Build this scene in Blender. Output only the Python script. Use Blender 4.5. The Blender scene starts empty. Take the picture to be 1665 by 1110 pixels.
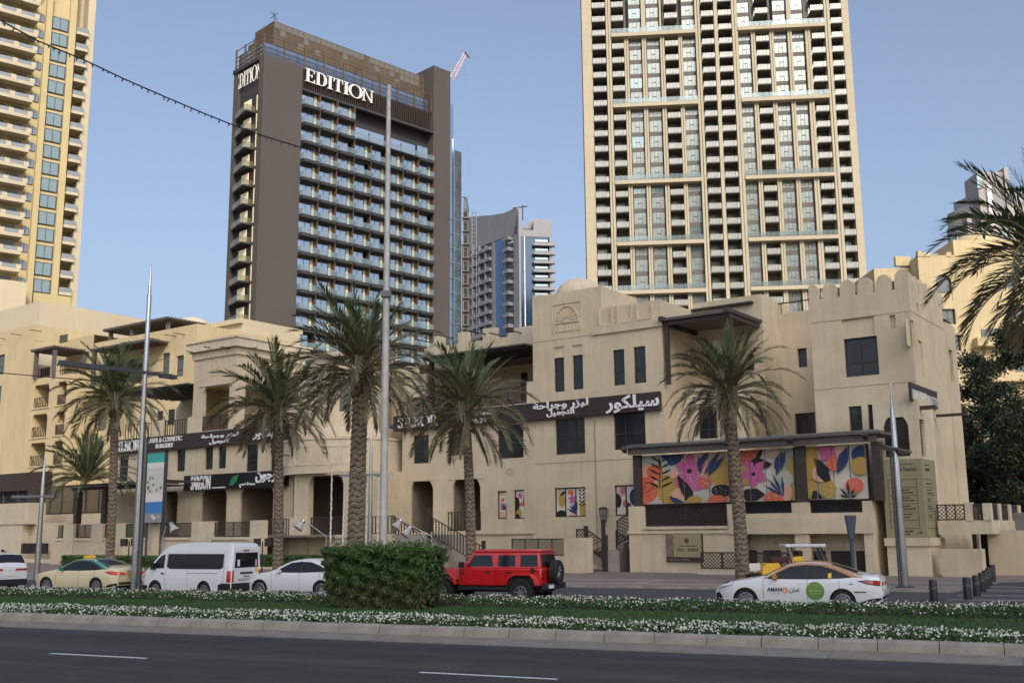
import bpy, bmesh, math, random
from mathutils import Vector, Matrix
import numpy as np
random.seed(7)
S = bpy.context.scene
COL = S.collection
R = math.radians

# ------------------------------------------------------------------ camera, sky, sun, exposure
F, PITCH, ROLL, H = 1725.0, R(10.19), R(0.5), 2.4
cp, sp, cr, sr = math.cos(PITCH), math.sin(PITCH), math.cos(ROLL), math.sin(ROLL)
cam = bpy.data.cameras.new('camera')
camo = bpy.data.objects.new('camera', cam)
COL.objects.link(camo)
S.camera = camo
cam.sensor_width = 36
cam.lens = 36 * F / 1665
cam.clip_start = 0.3
cam.clip_end = 6000
_r = Vector((cr, -sr * sp * -1 * -1, 0))
_r = Vector((cr, sr * sp, -sr * cp))
_u = Vector((sr, -cr * sp, cr * cp))
_b = -Vector((0, cp, sp))
camo.matrix_world = Matrix(((_r.x, _u.x, _b.x, 0), (_r.y, _u.y, _b.y, 0), (_r.z, _u.z, _b.z, H), (0, 0, 0, 1)))

SUN_AZ, SUN_EL = R(14), R(35)
w = bpy.data.worlds.new("World")
S.world = w
w.use_nodes = True
nt = w.node_tree
bg = nt.nodes['Background']
sky = nt.nodes.new('ShaderNodeTexSky')
sky.sky_type = 'NISHITA'
sky.sun_disc = False
sky.sun_elevation = SUN_EL
sky.sun_rotation = math.pi - SUN_AZ
sky.air_density = 1.0
sky.dust_density = 6.0
sky.ozone_density = 4.0
hs = nt.nodes.new('ShaderNodeHueSaturation')      # hazy air: the whole sky a little less saturated
hs.inputs['Saturation'].default_value = 0.80
nt.links.new(sky.outputs[0], hs.inputs['Color'])
nt.links.new(hs.outputs[0], bg.inputs[0])
bg.inputs[1].default_value = 0.15
sd = Vector((math.sin(SUN_AZ) * math.cos(SUN_EL), -math.cos(SUN_AZ) * math.cos(SUN_EL), math.sin(SUN_EL)))
sl = bpy.data.lights.new('sun', 'SUN')
sl.energy = 1.65
sl.angle = R(0.6)
sl.color = (1.0, 0.88, 0.70)
so = bpy.data.objects.new('sun', sl)
COL.objects.link(so)
so.rotation_euler = sd.to_track_quat('Z', 'Y').to_euler()
S.view_settings.view_transform = 'Standard'
S.view_settings.look = 'None'
S.view_settings.gamma = 1
S.view_settings.exposure = 0.52
S.view_settings.use_curve_mapping = False

# ------------------------------------------------------------------ picture geometry helpers
def ray(px, py):
    x = px - 832.5
    y = -(py - 555)
    xl = x * cr + y * sr
    yl = -x * sr + y * cr
    return (xl, F * cp - yl * sp, F * sp + yl * cp)

def ground(px, py, z=0.0):
    r = ray(px, py)
    t = (z - H) / r[2]
    return r[0] * t, r[1] * t

def ony(px, py, Y):
    r = ray(px, py)
    t = Y / r[1]
    return r[0] * t, H + r[2] * t

OFF = {}
class Frame:
    """building grid: a to the right along the front, b away from the street, z up"""
    def __init__(s, deg):
        s.t = R(deg)
        s.u = (math.cos(s.t), math.sin(s.t))
        s.w = (-s.u[1], s.u[0])
    def onb(s, px, py, b):
        r = ray(px, py)
        t = b / (r[0] * s.w[0] + r[1] * s.w[1])
        return t * (r[0] * s.u[0] + r[1] * s.u[1]), H + r[2] * t
    def ona(s, px, py, a):
        r = ray(px, py)
        t = a / (r[0] * s.u[0] + r[1] * s.u[1])
        return t * (r[0] * s.w[0] + r[1] * s.w[1]), H + r[2] * t
    def ab(s, x, y):
        return x * s.u[0] + y * s.u[1], x * s.w[0] + y * s.w[1]
    def xy(s, a, b):
        return a * s.u[0] + b * s.w[0], a * s.u[1] + b * s.w[1]
    def rect(s, x0, y0, x1, y1, b):
        """pixel box on plane b -> a0,a1,z0,z1"""
        ym = (y0 + y1) / 2
        xm = (x0 + x1) / 2
        return s.onb(x0, ym, b)[0], s.onb(x1, ym, b)[0], s.onb(xm, y1, b)[1], s.onb(xm, y0, b)[1]
    def rectR(s, x0, y0, x1, y1, a):
        ym = (y0 + y1) / 2
        xm = (x0 + x1) / 2
        return s.ona(x0, ym, a)[0], s.ona(x1, ym, a)[0], s.ona(xm, y1, a)[1], s.ona(xm, y0, a)[1]
    def thing(s, name, label, cat, a, b, z=0.0, group=None, rot=0.0):
        o = bpy.data.objects.new(name, None)
        COL.objects.link(o)
        x, y = s.xy(a, b)
        o.location = (x, y, z)
        o.rotation_euler = (0, 0, s.t + rot)
        o.empty_display_size = 0.3
        o['label'] = label
        o['category'] = cat
        if group: o['group'] = group
        OFF[o.name] = (a, b, z)
        return o
G = Frame(-36)
RF = Frame(-24)
ED = Frame(44.6)
RT = Frame(-5.5)
LT = Frame(39.4)
W0 = Frame(0)

class MB:
    def __init__(s):
        s.v = []
        s.f = []
        s.m = []
        s.mi = 0
    def quad(s, *p):
        n = len(s.v)
        s.v.extend(p)
        s.f.append(tuple(range(n, n + len(p))))
        s.m.append(s.mi)
    def box(s, x0, x1, y0, y1, z0, z1):
        if x1 < x0: x0, x1 = x1, x0
        if y1 < y0: y0, y1 = y1, y0
        if z1 < z0: z0, z1 = z1, z0
        n = len(s.v)
        s.v += [(x0, y0, z0), (x1, y0, z0), (x1, y1, z0), (x0, y1, z0), (x0, y0, z1), (x1, y0, z1), (x1, y1, z1), (x0, y1, z1)]
        for q in ((0, 3, 2, 1), (4, 5, 6, 7), (0, 1, 5, 4), (1, 2, 6, 5), (2, 3, 7, 6), (3, 0, 4, 7)):
            s.f.append(tuple(n + i for i in q))
            s.m.append(s.mi)
        return s
    def hexa(s, c):
        """8 corners, same order as box"""
        n = len(s.v)
        s.v += list(c)
        for q in ((0, 3, 2, 1), (4, 5, 6, 7), (0, 1, 5, 4), (1, 2, 6, 5), (2, 3, 7, 6), (3, 0, 4, 7)):
            s.f.append(tuple(n + i for i in q))
            s.m.append(s.mi)
        return s
    def prism(s, poly, y0, y1):
        """poly in (x,z), extruded y0..y1"""
        n = len(s.v)
        k = len(poly)
        s.v += [(p[0], y0, p[1]) for p in poly] + [(p[0], y1, p[1]) for p in poly]
        s.f.append(tuple(range(n, n + k)))
        s.m.append(s.mi)
        s.f.append(tuple(range(n + 2 * k - 1, n + k - 1, -1)))
        s.m.append(s.mi)
        for i in range(k):
            j = (i + 1) % k
            s.f.append((n + i, n + k + i, n + k + j, n + j))
            s.m.append(s.mi)
        return s
    def prismx(s, poly, x0, x1):
        m = MB()
        m.mi = s.mi
        m.prism(poly, x0, x1)
        n = len(s.v)
        s.v += [(v[1], v[0], v[2]) for v in m.v]
        s.f += [tuple(n + i for i in f) for f in m.f]
        s.m += m.m
        return s
    def tube(s, p0, p1, r0, r1=None, n=8, cap=True):
        if r1 is None: r1 = r0
        p0, p1 = Vector(p0), Vector(p1)
        d = (p1 - p0)
        if d.length < 1e-6: return s
        d.normalize()
        a = d.orthogonal().normalized()
        b = d.cross(a)
        k = len(s.v)
        for p, r in ((p0, r0), (p1, r1)):
            for i in range(n):
                t = 2 * math.pi * i / n
                s.v.append(tuple(p + a * (r * math.cos(t)) + b * (r * math.sin(t))))
        for i in range(n):
            j = (i + 1) % n
            s.f.append((k + i, k + j, k + n + j, k + n + i))
            s.m.append(s.mi)
        if cap:
            s.f.append(tuple(range(k + n - 1, k - 1, -1)))
            s.f.append(tuple(range(k + n, k + 2 * n)))
            s.m += [s.mi, s.mi]
        return s
    def path(s, pts, r, n=6):
        for i in range(len(pts) - 1):
            s.tube(pts[i], pts[i + 1], r, r, n)
        return s
    def lathe(s, prof, c=(0, 0, 0), n=24, a0=0.0, a1=2 * math.pi):
        """prof list of (r,z)"""
        k = len(s.v)
        full = abs(a1 - a0 - 2 * math.pi) < 1e-6
        cols = n if full else n + 1
        for i in range(cols):
            t = a0 + (a1 - a0) * i / n
            for r, z in prof:
                s.v.append((c[0] + r * math.cos(t), c[1] + r * math.sin(t), c[2] + z))
        m = len(prof)
        for i in range(n):
            j = (i + 1) % cols
            for q in range(m - 1):
                s.f.append((k + i * m + q, k + j * m + q, k + j * m + q + 1, k + i * m + q + 1))
                s.m.append(s.mi)
        return s
    def bar(s, p, q, wd, y0, y1):
        """bar in the x,z plane from p to q"""
        dx, dz = q[0] - p[0], q[1] - p[1]
        L = math.hypot(dx, dz)
        if L < 1e-5: return s
        nx, nz = -dz / L * wd / 2, dx / L * wd / 2
        return s.prism([(p[0] - nx, p[1] - nz), (q[0] - nx, q[1] - nz), (q[0] + nx, q[1] + nz), (p[0] + nx, p[1] + nz)], y0, y1)
    def add(s, m, fn=None):
        n = len(s.v)
        s.v += [fn(v) for v in m.v] if fn else m.v
        s.f += [tuple(n + i for i in f) for f in m.f]
        s.m += [s.mi] * len(m.f)
        return s
    def mesh(s, name, mats, origin=(0, 0, 0), smooth=False):
        me = bpy.data.meshes.new(name)
        ox, oy, oz = origin
        me.from_pydata([(v[0] - ox, v[1] - oy, v[2] - oz) for v in s.v], [], s.f)
        if not isinstance(mats, (list, tuple)): mats = [mats]
        for m in mats: me.materials.append(m)
        if len(mats) > 1:
            me.polygons.foreach_set('material_index', s.m)
        bm = bmesh.new()
        bm.from_mesh(me)
        if smooth: bmesh.ops.remove_doubles(bm, verts=bm.verts, dist=1e-4)
        bmesh.ops.recalc_face_normals(bm, faces=bm.faces)
        bm.to_mesh(me)
        bm.free()
        if smooth:
            me.polygons.foreach_set('use_smooth', [True] * len(me.polygons))
            if smooth != 'all': me.set_sharp_from_angle(angle=R(40))
        me.update()
        return me
    def build(s, name, mats, parent=None, origin=None, smooth=False):
        po = OFF[parent.name] if parent else (0, 0, 0)
        if origin is None: origin = po
        o = bpy.data.objects.new(name, s.mesh(name, mats, origin, smooth))
        COL.objects.link(o)
        if parent: o.parent = parent
        o.location = tuple(origin[i] - po[i] for i in range(3))
        OFF[o.name] = tuple(origin)
        return o

def tag(o, label=None, cat=None, group=None, kind=None):
    if label: o['label'] = label
    if cat: o['category'] = cat
    if group: o['group'] = group
    if kind: o['kind'] = kind
    return o

def inst(mesh, name, parent, origin, rotz=0.0):
    po = OFF[parent.name]
    o = bpy.data.objects.new(name, mesh)
    COL.objects.link(o)
    o.parent = parent
    o.location = tuple(origin[i] - po[i] for i in range(3))
    o.rotation_euler = (0, 0, rotz)
    OFF[o.name] = tuple(origin)
    return o

def sub(mesh, name, parent):
    """sub-part that shares the part's own origin"""
    o = bpy.data.objects.new(name, mesh)
    COL.objects.link(o)
    o.parent = parent
    OFF[o.name] = OFF[parent.name]
    return o

def copy_tree(o, parent=None):
    c = o.copy()
    COL.objects.link(c)
    c.parent = parent
    OFF[c.name] = OFF.get(o.name, (0, 0, 0))
    for ch in list(o.children):
        copy_tree(ch, c)
    return c

# ------------------------------------------------------------------ materials
MATS = {}
def mat(name, col, rough=0.7, metal=0.0, spec=0.5, var=0.0, scale=3.0, bump=0.0, bscale=40.0, var2=None, streak=0.0, coat=0.0, alpha=1.0, trans=0.0, emis=None, estr=0.0):
    if name in MATS: return MATS[name]
    m = bpy.data.materials.new(name)
    m.use_nodes = True
    n = m.node_tree
    p = n.nodes['Principled BSDF']
    p.inputs['Base Color'].default_value = (*col, 1)
    p.inputs['Roughness'].default_value = rough
    p.inputs['Metallic'].default_value = metal
    p.inputs['Specular IOR Level'].default_value = spec
    if coat:
        p.inputs['Coat Weight'].default_value = coat
        p.inputs['Coat Roughness'].default_value = 0.04
    if trans: p.inputs['Transmission Weight'].default_value = trans
    if alpha < 1: p.inputs['Alpha'].default_value = alpha
    if emis:
        p.inputs['Emission Color'].default_value = (*emis, 1)
        p.inputs['Emission Strength'].default_value = estr
    tc = n.nodes.new('ShaderNodeTexCoord')
    if var or streak:
        src = None
        nz = n.nodes.new('ShaderNodeTexNoise')
        nz.inputs['Scale'].default_value = scale
        nz.inputs['Detail'].default_value = 6
        nz.inputs['Roughness'].default_value = 0.6
        n.links.new(tc.outputs['Object'], nz.inputs['Vector'])
        rp = n.nodes.new('ShaderNodeValToRGB')
        c2 = var2 or tuple(c * (1 - var) for c in col)
        rp.color_ramp.elements[0].position = 0.32
        rp.color_ramp.elements[1].position = 0.68
        rp.color_ramp.elements[0].color = (*c2, 1)
        rp.color_ramp.elements[1].color = (*[min(1, c * (1 + var * 0.4)) for c in col], 1)
        n.links.new(nz.outputs['Fac'], rp.inputs['Fac'])
        src = rp.outputs['Color']
        if streak:
            mp = n.nodes.new('ShaderNodeMapping')
            mp.inputs['Scale'].default_value = (1.6, 1.6, 0.09)
            n.links.new(tc.outputs['Object'], mp.inputs['Vector'])
            n2 = n.nodes.new('ShaderNodeTexNoise')
            n2.inputs['Scale'].default_value = 1.7
            n2.inputs['Detail'].default_value = 8
            n2.inputs['Roughness'].default_value = 0.65
            n.links.new(mp.outputs[0], n2.inputs['Vector'])
            r2 = n.nodes.new('ShaderNodeValToRGB')
            r2.color_ramp.elements[0].position = 0.35
            r2.color_ramp.elements[1].position = 0.62
            r2.color_ramp.elements[0].color = (1 - streak, 1 - streak, 1 - streak * 0.95, 1)
            r2.color_ramp.elements[1].color = (1, 1, 1, 1)
            n.links.new(n2.outputs['Fac'], r2.inputs['Fac'])
            mx = n.nodes.new('ShaderNodeMix')
            mx.data_type = 'RGBA'
            mx.blend_type = 'MULTIPLY'
            mx.inputs['Factor'].default_value = 1
            n.links.new(src, mx.inputs['A'])
            n.links.new(r2.outputs['Color'], mx.inputs['B'])
            src = mx.outputs['Result']
        n.links.new(src, p.inputs['Base Color'])
    if bump:
        nb = n.nodes.new('ShaderNodeTexNoise')
        nb.inputs['Scale'].default_value = bscale
        nb.inputs['Detail'].default_value = 4
        n.links.new(tc.outputs['Object'], nb.inputs['Vector'])
        bp = n.nodes.new('ShaderNodeBump')
        bp.inputs['Strength'].default_value = bump
        bp.inputs['Distance'].default_value = 0.02
        n.links.new(nb.outputs['Fac'], bp.inputs['Height'])
        n.links.new(bp.outputs[0], p.inputs['Normal'])
    MATS[name] = m
    return m

PLASTER = mat('souk_plaster', (0.63, 0.53, 0.375), 0.9, var=0.16, scale=0.4, streak=0.09, bump=0.25, spec=0.2)
PLASTER2 = mat('parapet_plaster', (0.645, 0.55, 0.40), 0.9, var=0.12, scale=0.8, streak=0.12, bump=0.2, spec=0.2)
TRIM = mat('pale_stone_trim', (0.64, 0.55, 0.41), 0.85, var=0.1, scale=2, streak=0.1, spec=0.2)
OCHRE = mat('ochre_plaster', (0.53, 0.435, 0.265), 0.9, var=0.08, scale=0.3, streak=0.12, bump=0.2, spec=0.2)
OCHRE2 = mat('yellow_tower_render', (0.50, 0.42, 0.235), 0.9, var=0.08, scale=0.15, streak=0.06, spec=0.2)
CREAM = mat('cream_tower_render', (0.52, 0.455, 0.33), 0.9, var=0.06, scale=0.15, streak=0.06, spec=0.2)
RTC = mat('tower_cream_stone', (0.435, 0.385, 0.285), 0.85, var=0.07, scale=0.12, streak=0.05, spec=0.2)
RTG = mat('tower_grey_panel', (0.115, 0.11, 0.10), 0.8, var=0.1, scale=0.2)
RTD = mat('tower_recess_shade_paint', (0.115, 0.11, 0.10), 0.8)  # recess shade held in the colour, paled to stand for haze
EDG = mat('hotel_grey_cladding', (0.078, 0.070, 0.065), 0.7, var=0.08, scale=0.12, spec=0.3)
EDS = mat('hotel_slab_dark', (0.03, 0.031, 0.034), 0.7)
BRONZE = mat('bronze_fin', (0.13, 0.085, 0.05), 0.45, metal=0.4)
BRONZEP = mat('bronze_mesh_panel', (0.115, 0.085, 0.055), 0.6, metal=0.3, var=0.3, scale=0.25)
TOWGLASS = mat('blue_tower_glass', (0.50, 0.58, 0.66), 0.06, metal=0.85)
TEALGLASS = mat('teal_tower_glass', (0.22, 0.29, 0.30), 0.10, metal=0.5)
RTGLASS = mat('pale_tower_glass', (0.24, 0.28, 0.275), 0.22, metal=0.35, var=0.4, scale=0.4)
BALGLASS = mat('balcony_glass', (0.26, 0.34, 0.36), 0.12, metal=0.3, alpha=0.38)
BLUEGL = mat('blue_curtain_wall', (0.06, 0.13, 0.27), 0.2, metal=0.2, var=0.15, scale=0.2)
NAVYGL = mat('navy_curtain_wall', (0.02, 0.045, 0.10), 0.12, metal=0.3)
SIDEGL = mat('hotel_side_glass', (0.42, 0.52, 0.62), 0.05, metal=0.9, var=0.2, scale=0.1)
SILVER = mat('silver_cladding', (0.19, 0.195, 0.21), 0.55, metal=0.2, var=0.08, scale=0.2)
CONC = mat('grey_concrete', (0.19, 0.18, 0.175), 0.85, var=0.12, scale=0.6)
DARKGL = mat('dark_window_glass', (0.010, 0.012, 0.015), 0.08, spec=0.6, var=0.5, scale=0.6, var2=(.035, .038, .040))  # paler noise patches stand for sky reflected in the panes
FRAME = mat('dark_window_frame', (0.03, 0.026, 0.024), 0.5)
WOOD = mat('dark_brown_timber', (0.050, 0.038, 0.032), 0.6, var=0.25, scale=3)
SLATE = mat('grey_brown_awning', (0.11, 0.095, 0.09), 0.6, var=0.15, scale=2)
SIGNB = mat('brown_sign_board', (0.035, 0.022, 0.018), 0.45)
SIGNK = mat('black_sign_board', (0.010, 0.010, 0.011), 0.4)
WHITEL = mat('white_letters', (0.78, 0.78, 0.76), 0.4)
CURTAIN = mat('pale_curtain', (0.80, 0.74, 0.55), 0.8)
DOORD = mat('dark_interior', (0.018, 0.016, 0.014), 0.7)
STEEL = mat('brushed_steel', (0.46, 0.47, 0.48), 0.24, metal=0.85, var=0.15, scale=2)
STEELD = mat('dark_steel', (0.10, 0.11, 0.12), 0.4, metal=0.6)
BLACKM = mat('black_metal', (0.012, 0.012, 0.013), 0.45)
KERB = mat('kerb_concrete', (0.27, 0.25, 0.21), 0.9, var=0.25, scale=2.2, bump=0.4, bscale=30)
GUTTER = mat('gutter_concrete', (0.205, 0.19, 0.16), 0.9, var=0.25, scale=1.8, bump=0.4, bscale=30)
ASPHALT = mat('asphalt', (0.052, 0.051, 0.050), 0.85, var=0.22, scale=1.1, bump=0.5, bscale=90, spec=0.3)
def road_wear(m):
    n = m.node_tree; p = n.nodes['Principled BSDF']
    src = p.inputs['Base Color'].links[0].from_socket
    tc = n.nodes.new('ShaderNodeTexCoord')
    mp = n.nodes.new('ShaderNodeMapping'); mp.inputs['Scale'].default_value = (.02, .55, 1)
    n.links.new(tc.outputs['Object'], mp.inputs['Vector'])
    a = n.nodes.new('ShaderNodeTexNoise'); a.inputs['Scale'].default_value = 1.6; a.inputs['Detail'].default_value = 5
    n.links.new(mp.outputs[0], a.inputs['Vector'])
    v = n.nodes.new('ShaderNodeTexVoronoi'); v.inputs['Scale'].default_value = 26
    n.links.new(tc.outputs['Object'], v.inputs['Vector'])
    for tex, lo, hi, d, e in ((a.outputs['Fac'], .35, .65, .78, 1.25), (v.outputs['Distance'], .0, .5, 1.35, .9)):
        mr = n.nodes.new('ShaderNodeMapRange')
        for k, x in zip(('From Min', 'From Max', 'To Min', 'To Max'), (lo, hi, d, e)): mr.inputs[k].default_value = x
        n.links.new(tex, mr.inputs['Value'])
        mx = n.nodes.new('ShaderNodeVectorMath'); mx.operation = 'SCALE'
        n.links.new(src, mx.inputs[0]); n.links.new(mr.outputs[0], mx.inputs['Scale'])
        src = mx.outputs[0]
    n.links.new(src, p.inputs['Base Color'])
road_wear(ASPHALT)
ASPHALT2 = mat('far_asphalt', (0.055, 0.055, 0.057), 0.85, var=0.2, scale=0.9, bump=0.3, bscale=60)
PAINT = mat('road_paint', (0.62, 0.62, 0.60), 0.7, var=0.35, scale=12)
PAVE = mat('plaza_paving', (0.22, 0.175, 0.15), 0.75, var=0.18, scale=1.2, bump=0.2)
PAVEL = mat('plaza_paving_pale', (0.34, 0.30, 0.27), 0.75, var=0.15, scale=1.4)
SOIL = mat('soil', (0.05, 0.035, 0.022), 0.95, var=0.3, scale=4)
GRASS = mat('lawn_grass', (0.045, 0.095, 0.025), 0.8, var=0.35, scale=6)
LEAFD = mat('bed_leaf', (0.050, 0.095, 0.024), 0.6, var=0.4, scale=4)
PETAL = mat('white_petal', (0.72, 0.74, 0.66), 0.6)
HEDGE = mat('hedge_leaf', (0.065, 0.13, 0.030), 0.6, var=0.45, scale=3)
HEDGEB = mat('hedge_brown', (0.10, 0.085, 0.04), 0.8, var=0.4, scale=5)
TREEL = mat('tree_leaf', (0.020, 0.036, 0.012), 0.6, var=0.5, scale=1.2)
TREEL2 = mat('tree_leaf_light', (0.045, 0.075, 0.022), 0.6, var=0.4, scale=1.5)
BARK = mat('tree_bark', (0.07, 0.055, 0.04), 0.9, var=0.3, scale=5)
FROND = mat('palm_frond_green', (0.075, 0.115, 0.042), 0.55, var=0.35, scale=1.5)
FROND2 = mat('palm_frond_olive', (0.125, 0.125, 0.062), 0.6, var=0.35, scale=1.5)
FRONDD = mat('palm_frond_dry', (0.20, 0.155, 0.085), 0.7, var=0.35, scale=2)
RACH = mat('palm_rachis', (0.22, 0.19, 0.10), 0.6)
TRUNK = mat('palm_trunk', (0.25, 0.20, 0.14), 0.95, var=0.45, scale=5, bump=0.5, bscale=25)
PWHITE = mat('white_car_paint', (0.66, 0.68, 0.70), 0.3, coat=0.8)
PCREAM = mat('cream_car_paint', (0.66, 0.56, 0.36), 0.3, coat=0.8)
PRED = mat('red_car_paint', (0.50, 0.012, 0.014), 0.28, coat=0.9)
PGREEN = mat('green_car_paint', (0.01, 0.16, 0.10), 0.3, coat=0.8)
PORANGE = mat('copper_roof_paint', (0.42, 0.17, 0.045), 0.35, coat=0.6)
CARGL = mat('car_glass', (0.012, 0.014, 0.016), 0.06, spec=0.45)
RUBBER = mat('tyre_rubber', (0.012, 0.012, 0.012), 0.85)
ALLOY = mat('alloy_wheel', (0.45, 0.46, 0.48), 0.3, metal=0.8)
ALLOYD = mat('grey_wheel_cover', (0.22, 0.23, 0.25), 0.4, metal=0.6)
TRIMB = mat('black_plastic', (0.013, 0.013, 0.014), 0.6)
LAMPR = mat('red_lamp_lens', (0.38, 0.01, 0.012), 0.2, coat=0.8)
LAMPRL = mat('lit_red_lamp', (0.6, 0.03, 0.03), 0.2, emis=(1, 0.08, 0.05), estr=0.12)
LAMPW = mat('clear_lamp_lens', (0.5, 0.52, 0.55), 0.1, metal=0.3)
YELLOW = mat('yellow_plastic', (0.75, 0.46, 0.03), 0.4)
PLATEW = mat('white_plate', (0.7, 0.7, 0.68), 0.5)
SAGE = mat('olive_sign_panel', (0.27, 0.25, 0.14), 0.6, var=0.06, scale=1)
SIGNTX = mat('dark_sign_text', (0.03, 0.028, 0.02), 0.6)
LBLUE = mat('dark_blue_metal', (0.05, 0.075, 0.11), 0.5)

# ------------------------------------------------------------------ text (glyphs shaped by hand for the default font)
AR = {  # base: isolated, final, initial, medial
 'ا': (0xFE8D, 0xFE8E, 0, 0), 'ب': (0xFE8F, 0xFE90, 0xFE91, 0xFE92), 'ة': (0xFE93, 0xFE94, 0, 0), 'ت': (0xFE95, 0xFE96, 0xFE97, 0xFE98),
 'ج': (0xFE9D, 0xFE9E, 0xFE9F, 0xFEA0), 'ح': (0xFEA1, 0xFEA2, 0xFEA3, 0xFEA4), 'د': (0xFEA9, 0xFEAA, 0, 0), 'ر': (0xFEAD, 0xFEAE, 0, 0),
 'ز': (0xFEAF, 0xFEB0, 0, 0), 'س': (0xFEB1, 0xFEB2, 0xFEB3, 0xFEB4), 'ط': (0xFEC1, 0xFEC2, 0xFEC3, 0xFEC4), 'ع': (0xFEC9, 0xFECA, 0xFECB, 0xFECC),
 'ق': (0xFED5, 0xFED6, 0xFED7, 0xFED8), 'ك': (0xFED9, 0xFEDA, 0xFEDB, 0xFEDC), 'ل': (0xFEDD, 0xFEDE, 0xFEDF, 0xFEE0), 'م': (0xFEE1, 0xFEE2, 0xFEE3, 0xFEE4),
 'ن': (0xFEE5, 0xFEE6, 0xFEE7, 0xFEE8), 'ه': (0xFEE9, 0xFEEA, 0xFEEB, 0xFEEC), 'و': (0xFEED, 0xFEEE, 0, 0), 'ي': (0xFEF1, 0xFEF2, 0xFEF3, 0xFEF4)}
def shape(t):
    out = []
    for i, c in enumerate(t):
        if c not in AR:
            out.append(c)
            continue
        prev = i > 0 and t[i - 1] in AR and AR[t[i - 1]][2]
        nxt = i < len(t) - 1 and t[i + 1] in AR and AR[c][2]
        k = 3 if prev and nxt else 1 if prev else 2 if nxt else 0
        out.append(chr(AR[c][k]))
    return ''.join(reversed(out))

def text_mb(body, wd, ht, x0, z0, y, thick=0.03, bold=0.0):
    """lettering fitted to a box wd x ht at x0,z0 facing -y; '~n' makes n short bars for lines too small to read"""
    if body[0] == '~':
        mb = MB(); n = int(body[1:]); x = x0; rr_ = random.Random(int(abs(x0 * 97 + z0 * 131)))
        ws = [rr_.uniform(.6, 1.4) for _ in range(n)]; k = (wd * .9) / sum(ws); gap = wd * .1 / max(1, n - 1)
        for q in ws:
            mb.box(x, x + q * k, y - thick, y, z0, z0 + ht * .7); x += q * k + gap
        return mb
    cu = bpy.data.curves.new('lettering', 'FONT')
    cu.body = body
    cu.size = 1
    cu.offset = bold
    cu.resolution_u = 3
    ob = bpy.data.objects.new('lettering', cu)
    me = ob.to_mesh()
    co = [v.co.copy() for v in me.vertices]
    fs = [tuple(p.vertices) for p in me.polygons]
    ob.to_mesh_clear()
    bpy.data.objects.remove(ob)
    bpy.data.curves.remove(cu)
    mb = MB()
    if not co: return mb
    xs = [c.x for c in co]
    ys = [c.y for c in co]
    sx = wd / (max(xs) - min(xs))
    sz = ht / (max(ys) - min(ys))
    n = len(co)
    mb.v = [(x0 + (c.x - min(xs)) * sx, y - thick, z0 + (c.y - min(ys)) * sz) for c in co] + [(x0 + (c.x - min(xs)) * sx, y, z0 + (c.y - min(ys)) * sz) for c in co]
    edges = {}
    for f in fs:
        for i in range(len(f)):
            e = (f[i], f[(i + 1) % len(f)])
            edges[e] = edges.get(e, 0) + 1
    mb.f = list(fs)
    if thick > 0.012:
        for (p, q) in edges:
            if (q, p) not in edges:
                mb.f.append((p, q, q + n, p + n))
    else:
        mb.v = mb.v[:n]
    mb.m = [0] * len(mb.f)
    return mb

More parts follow.
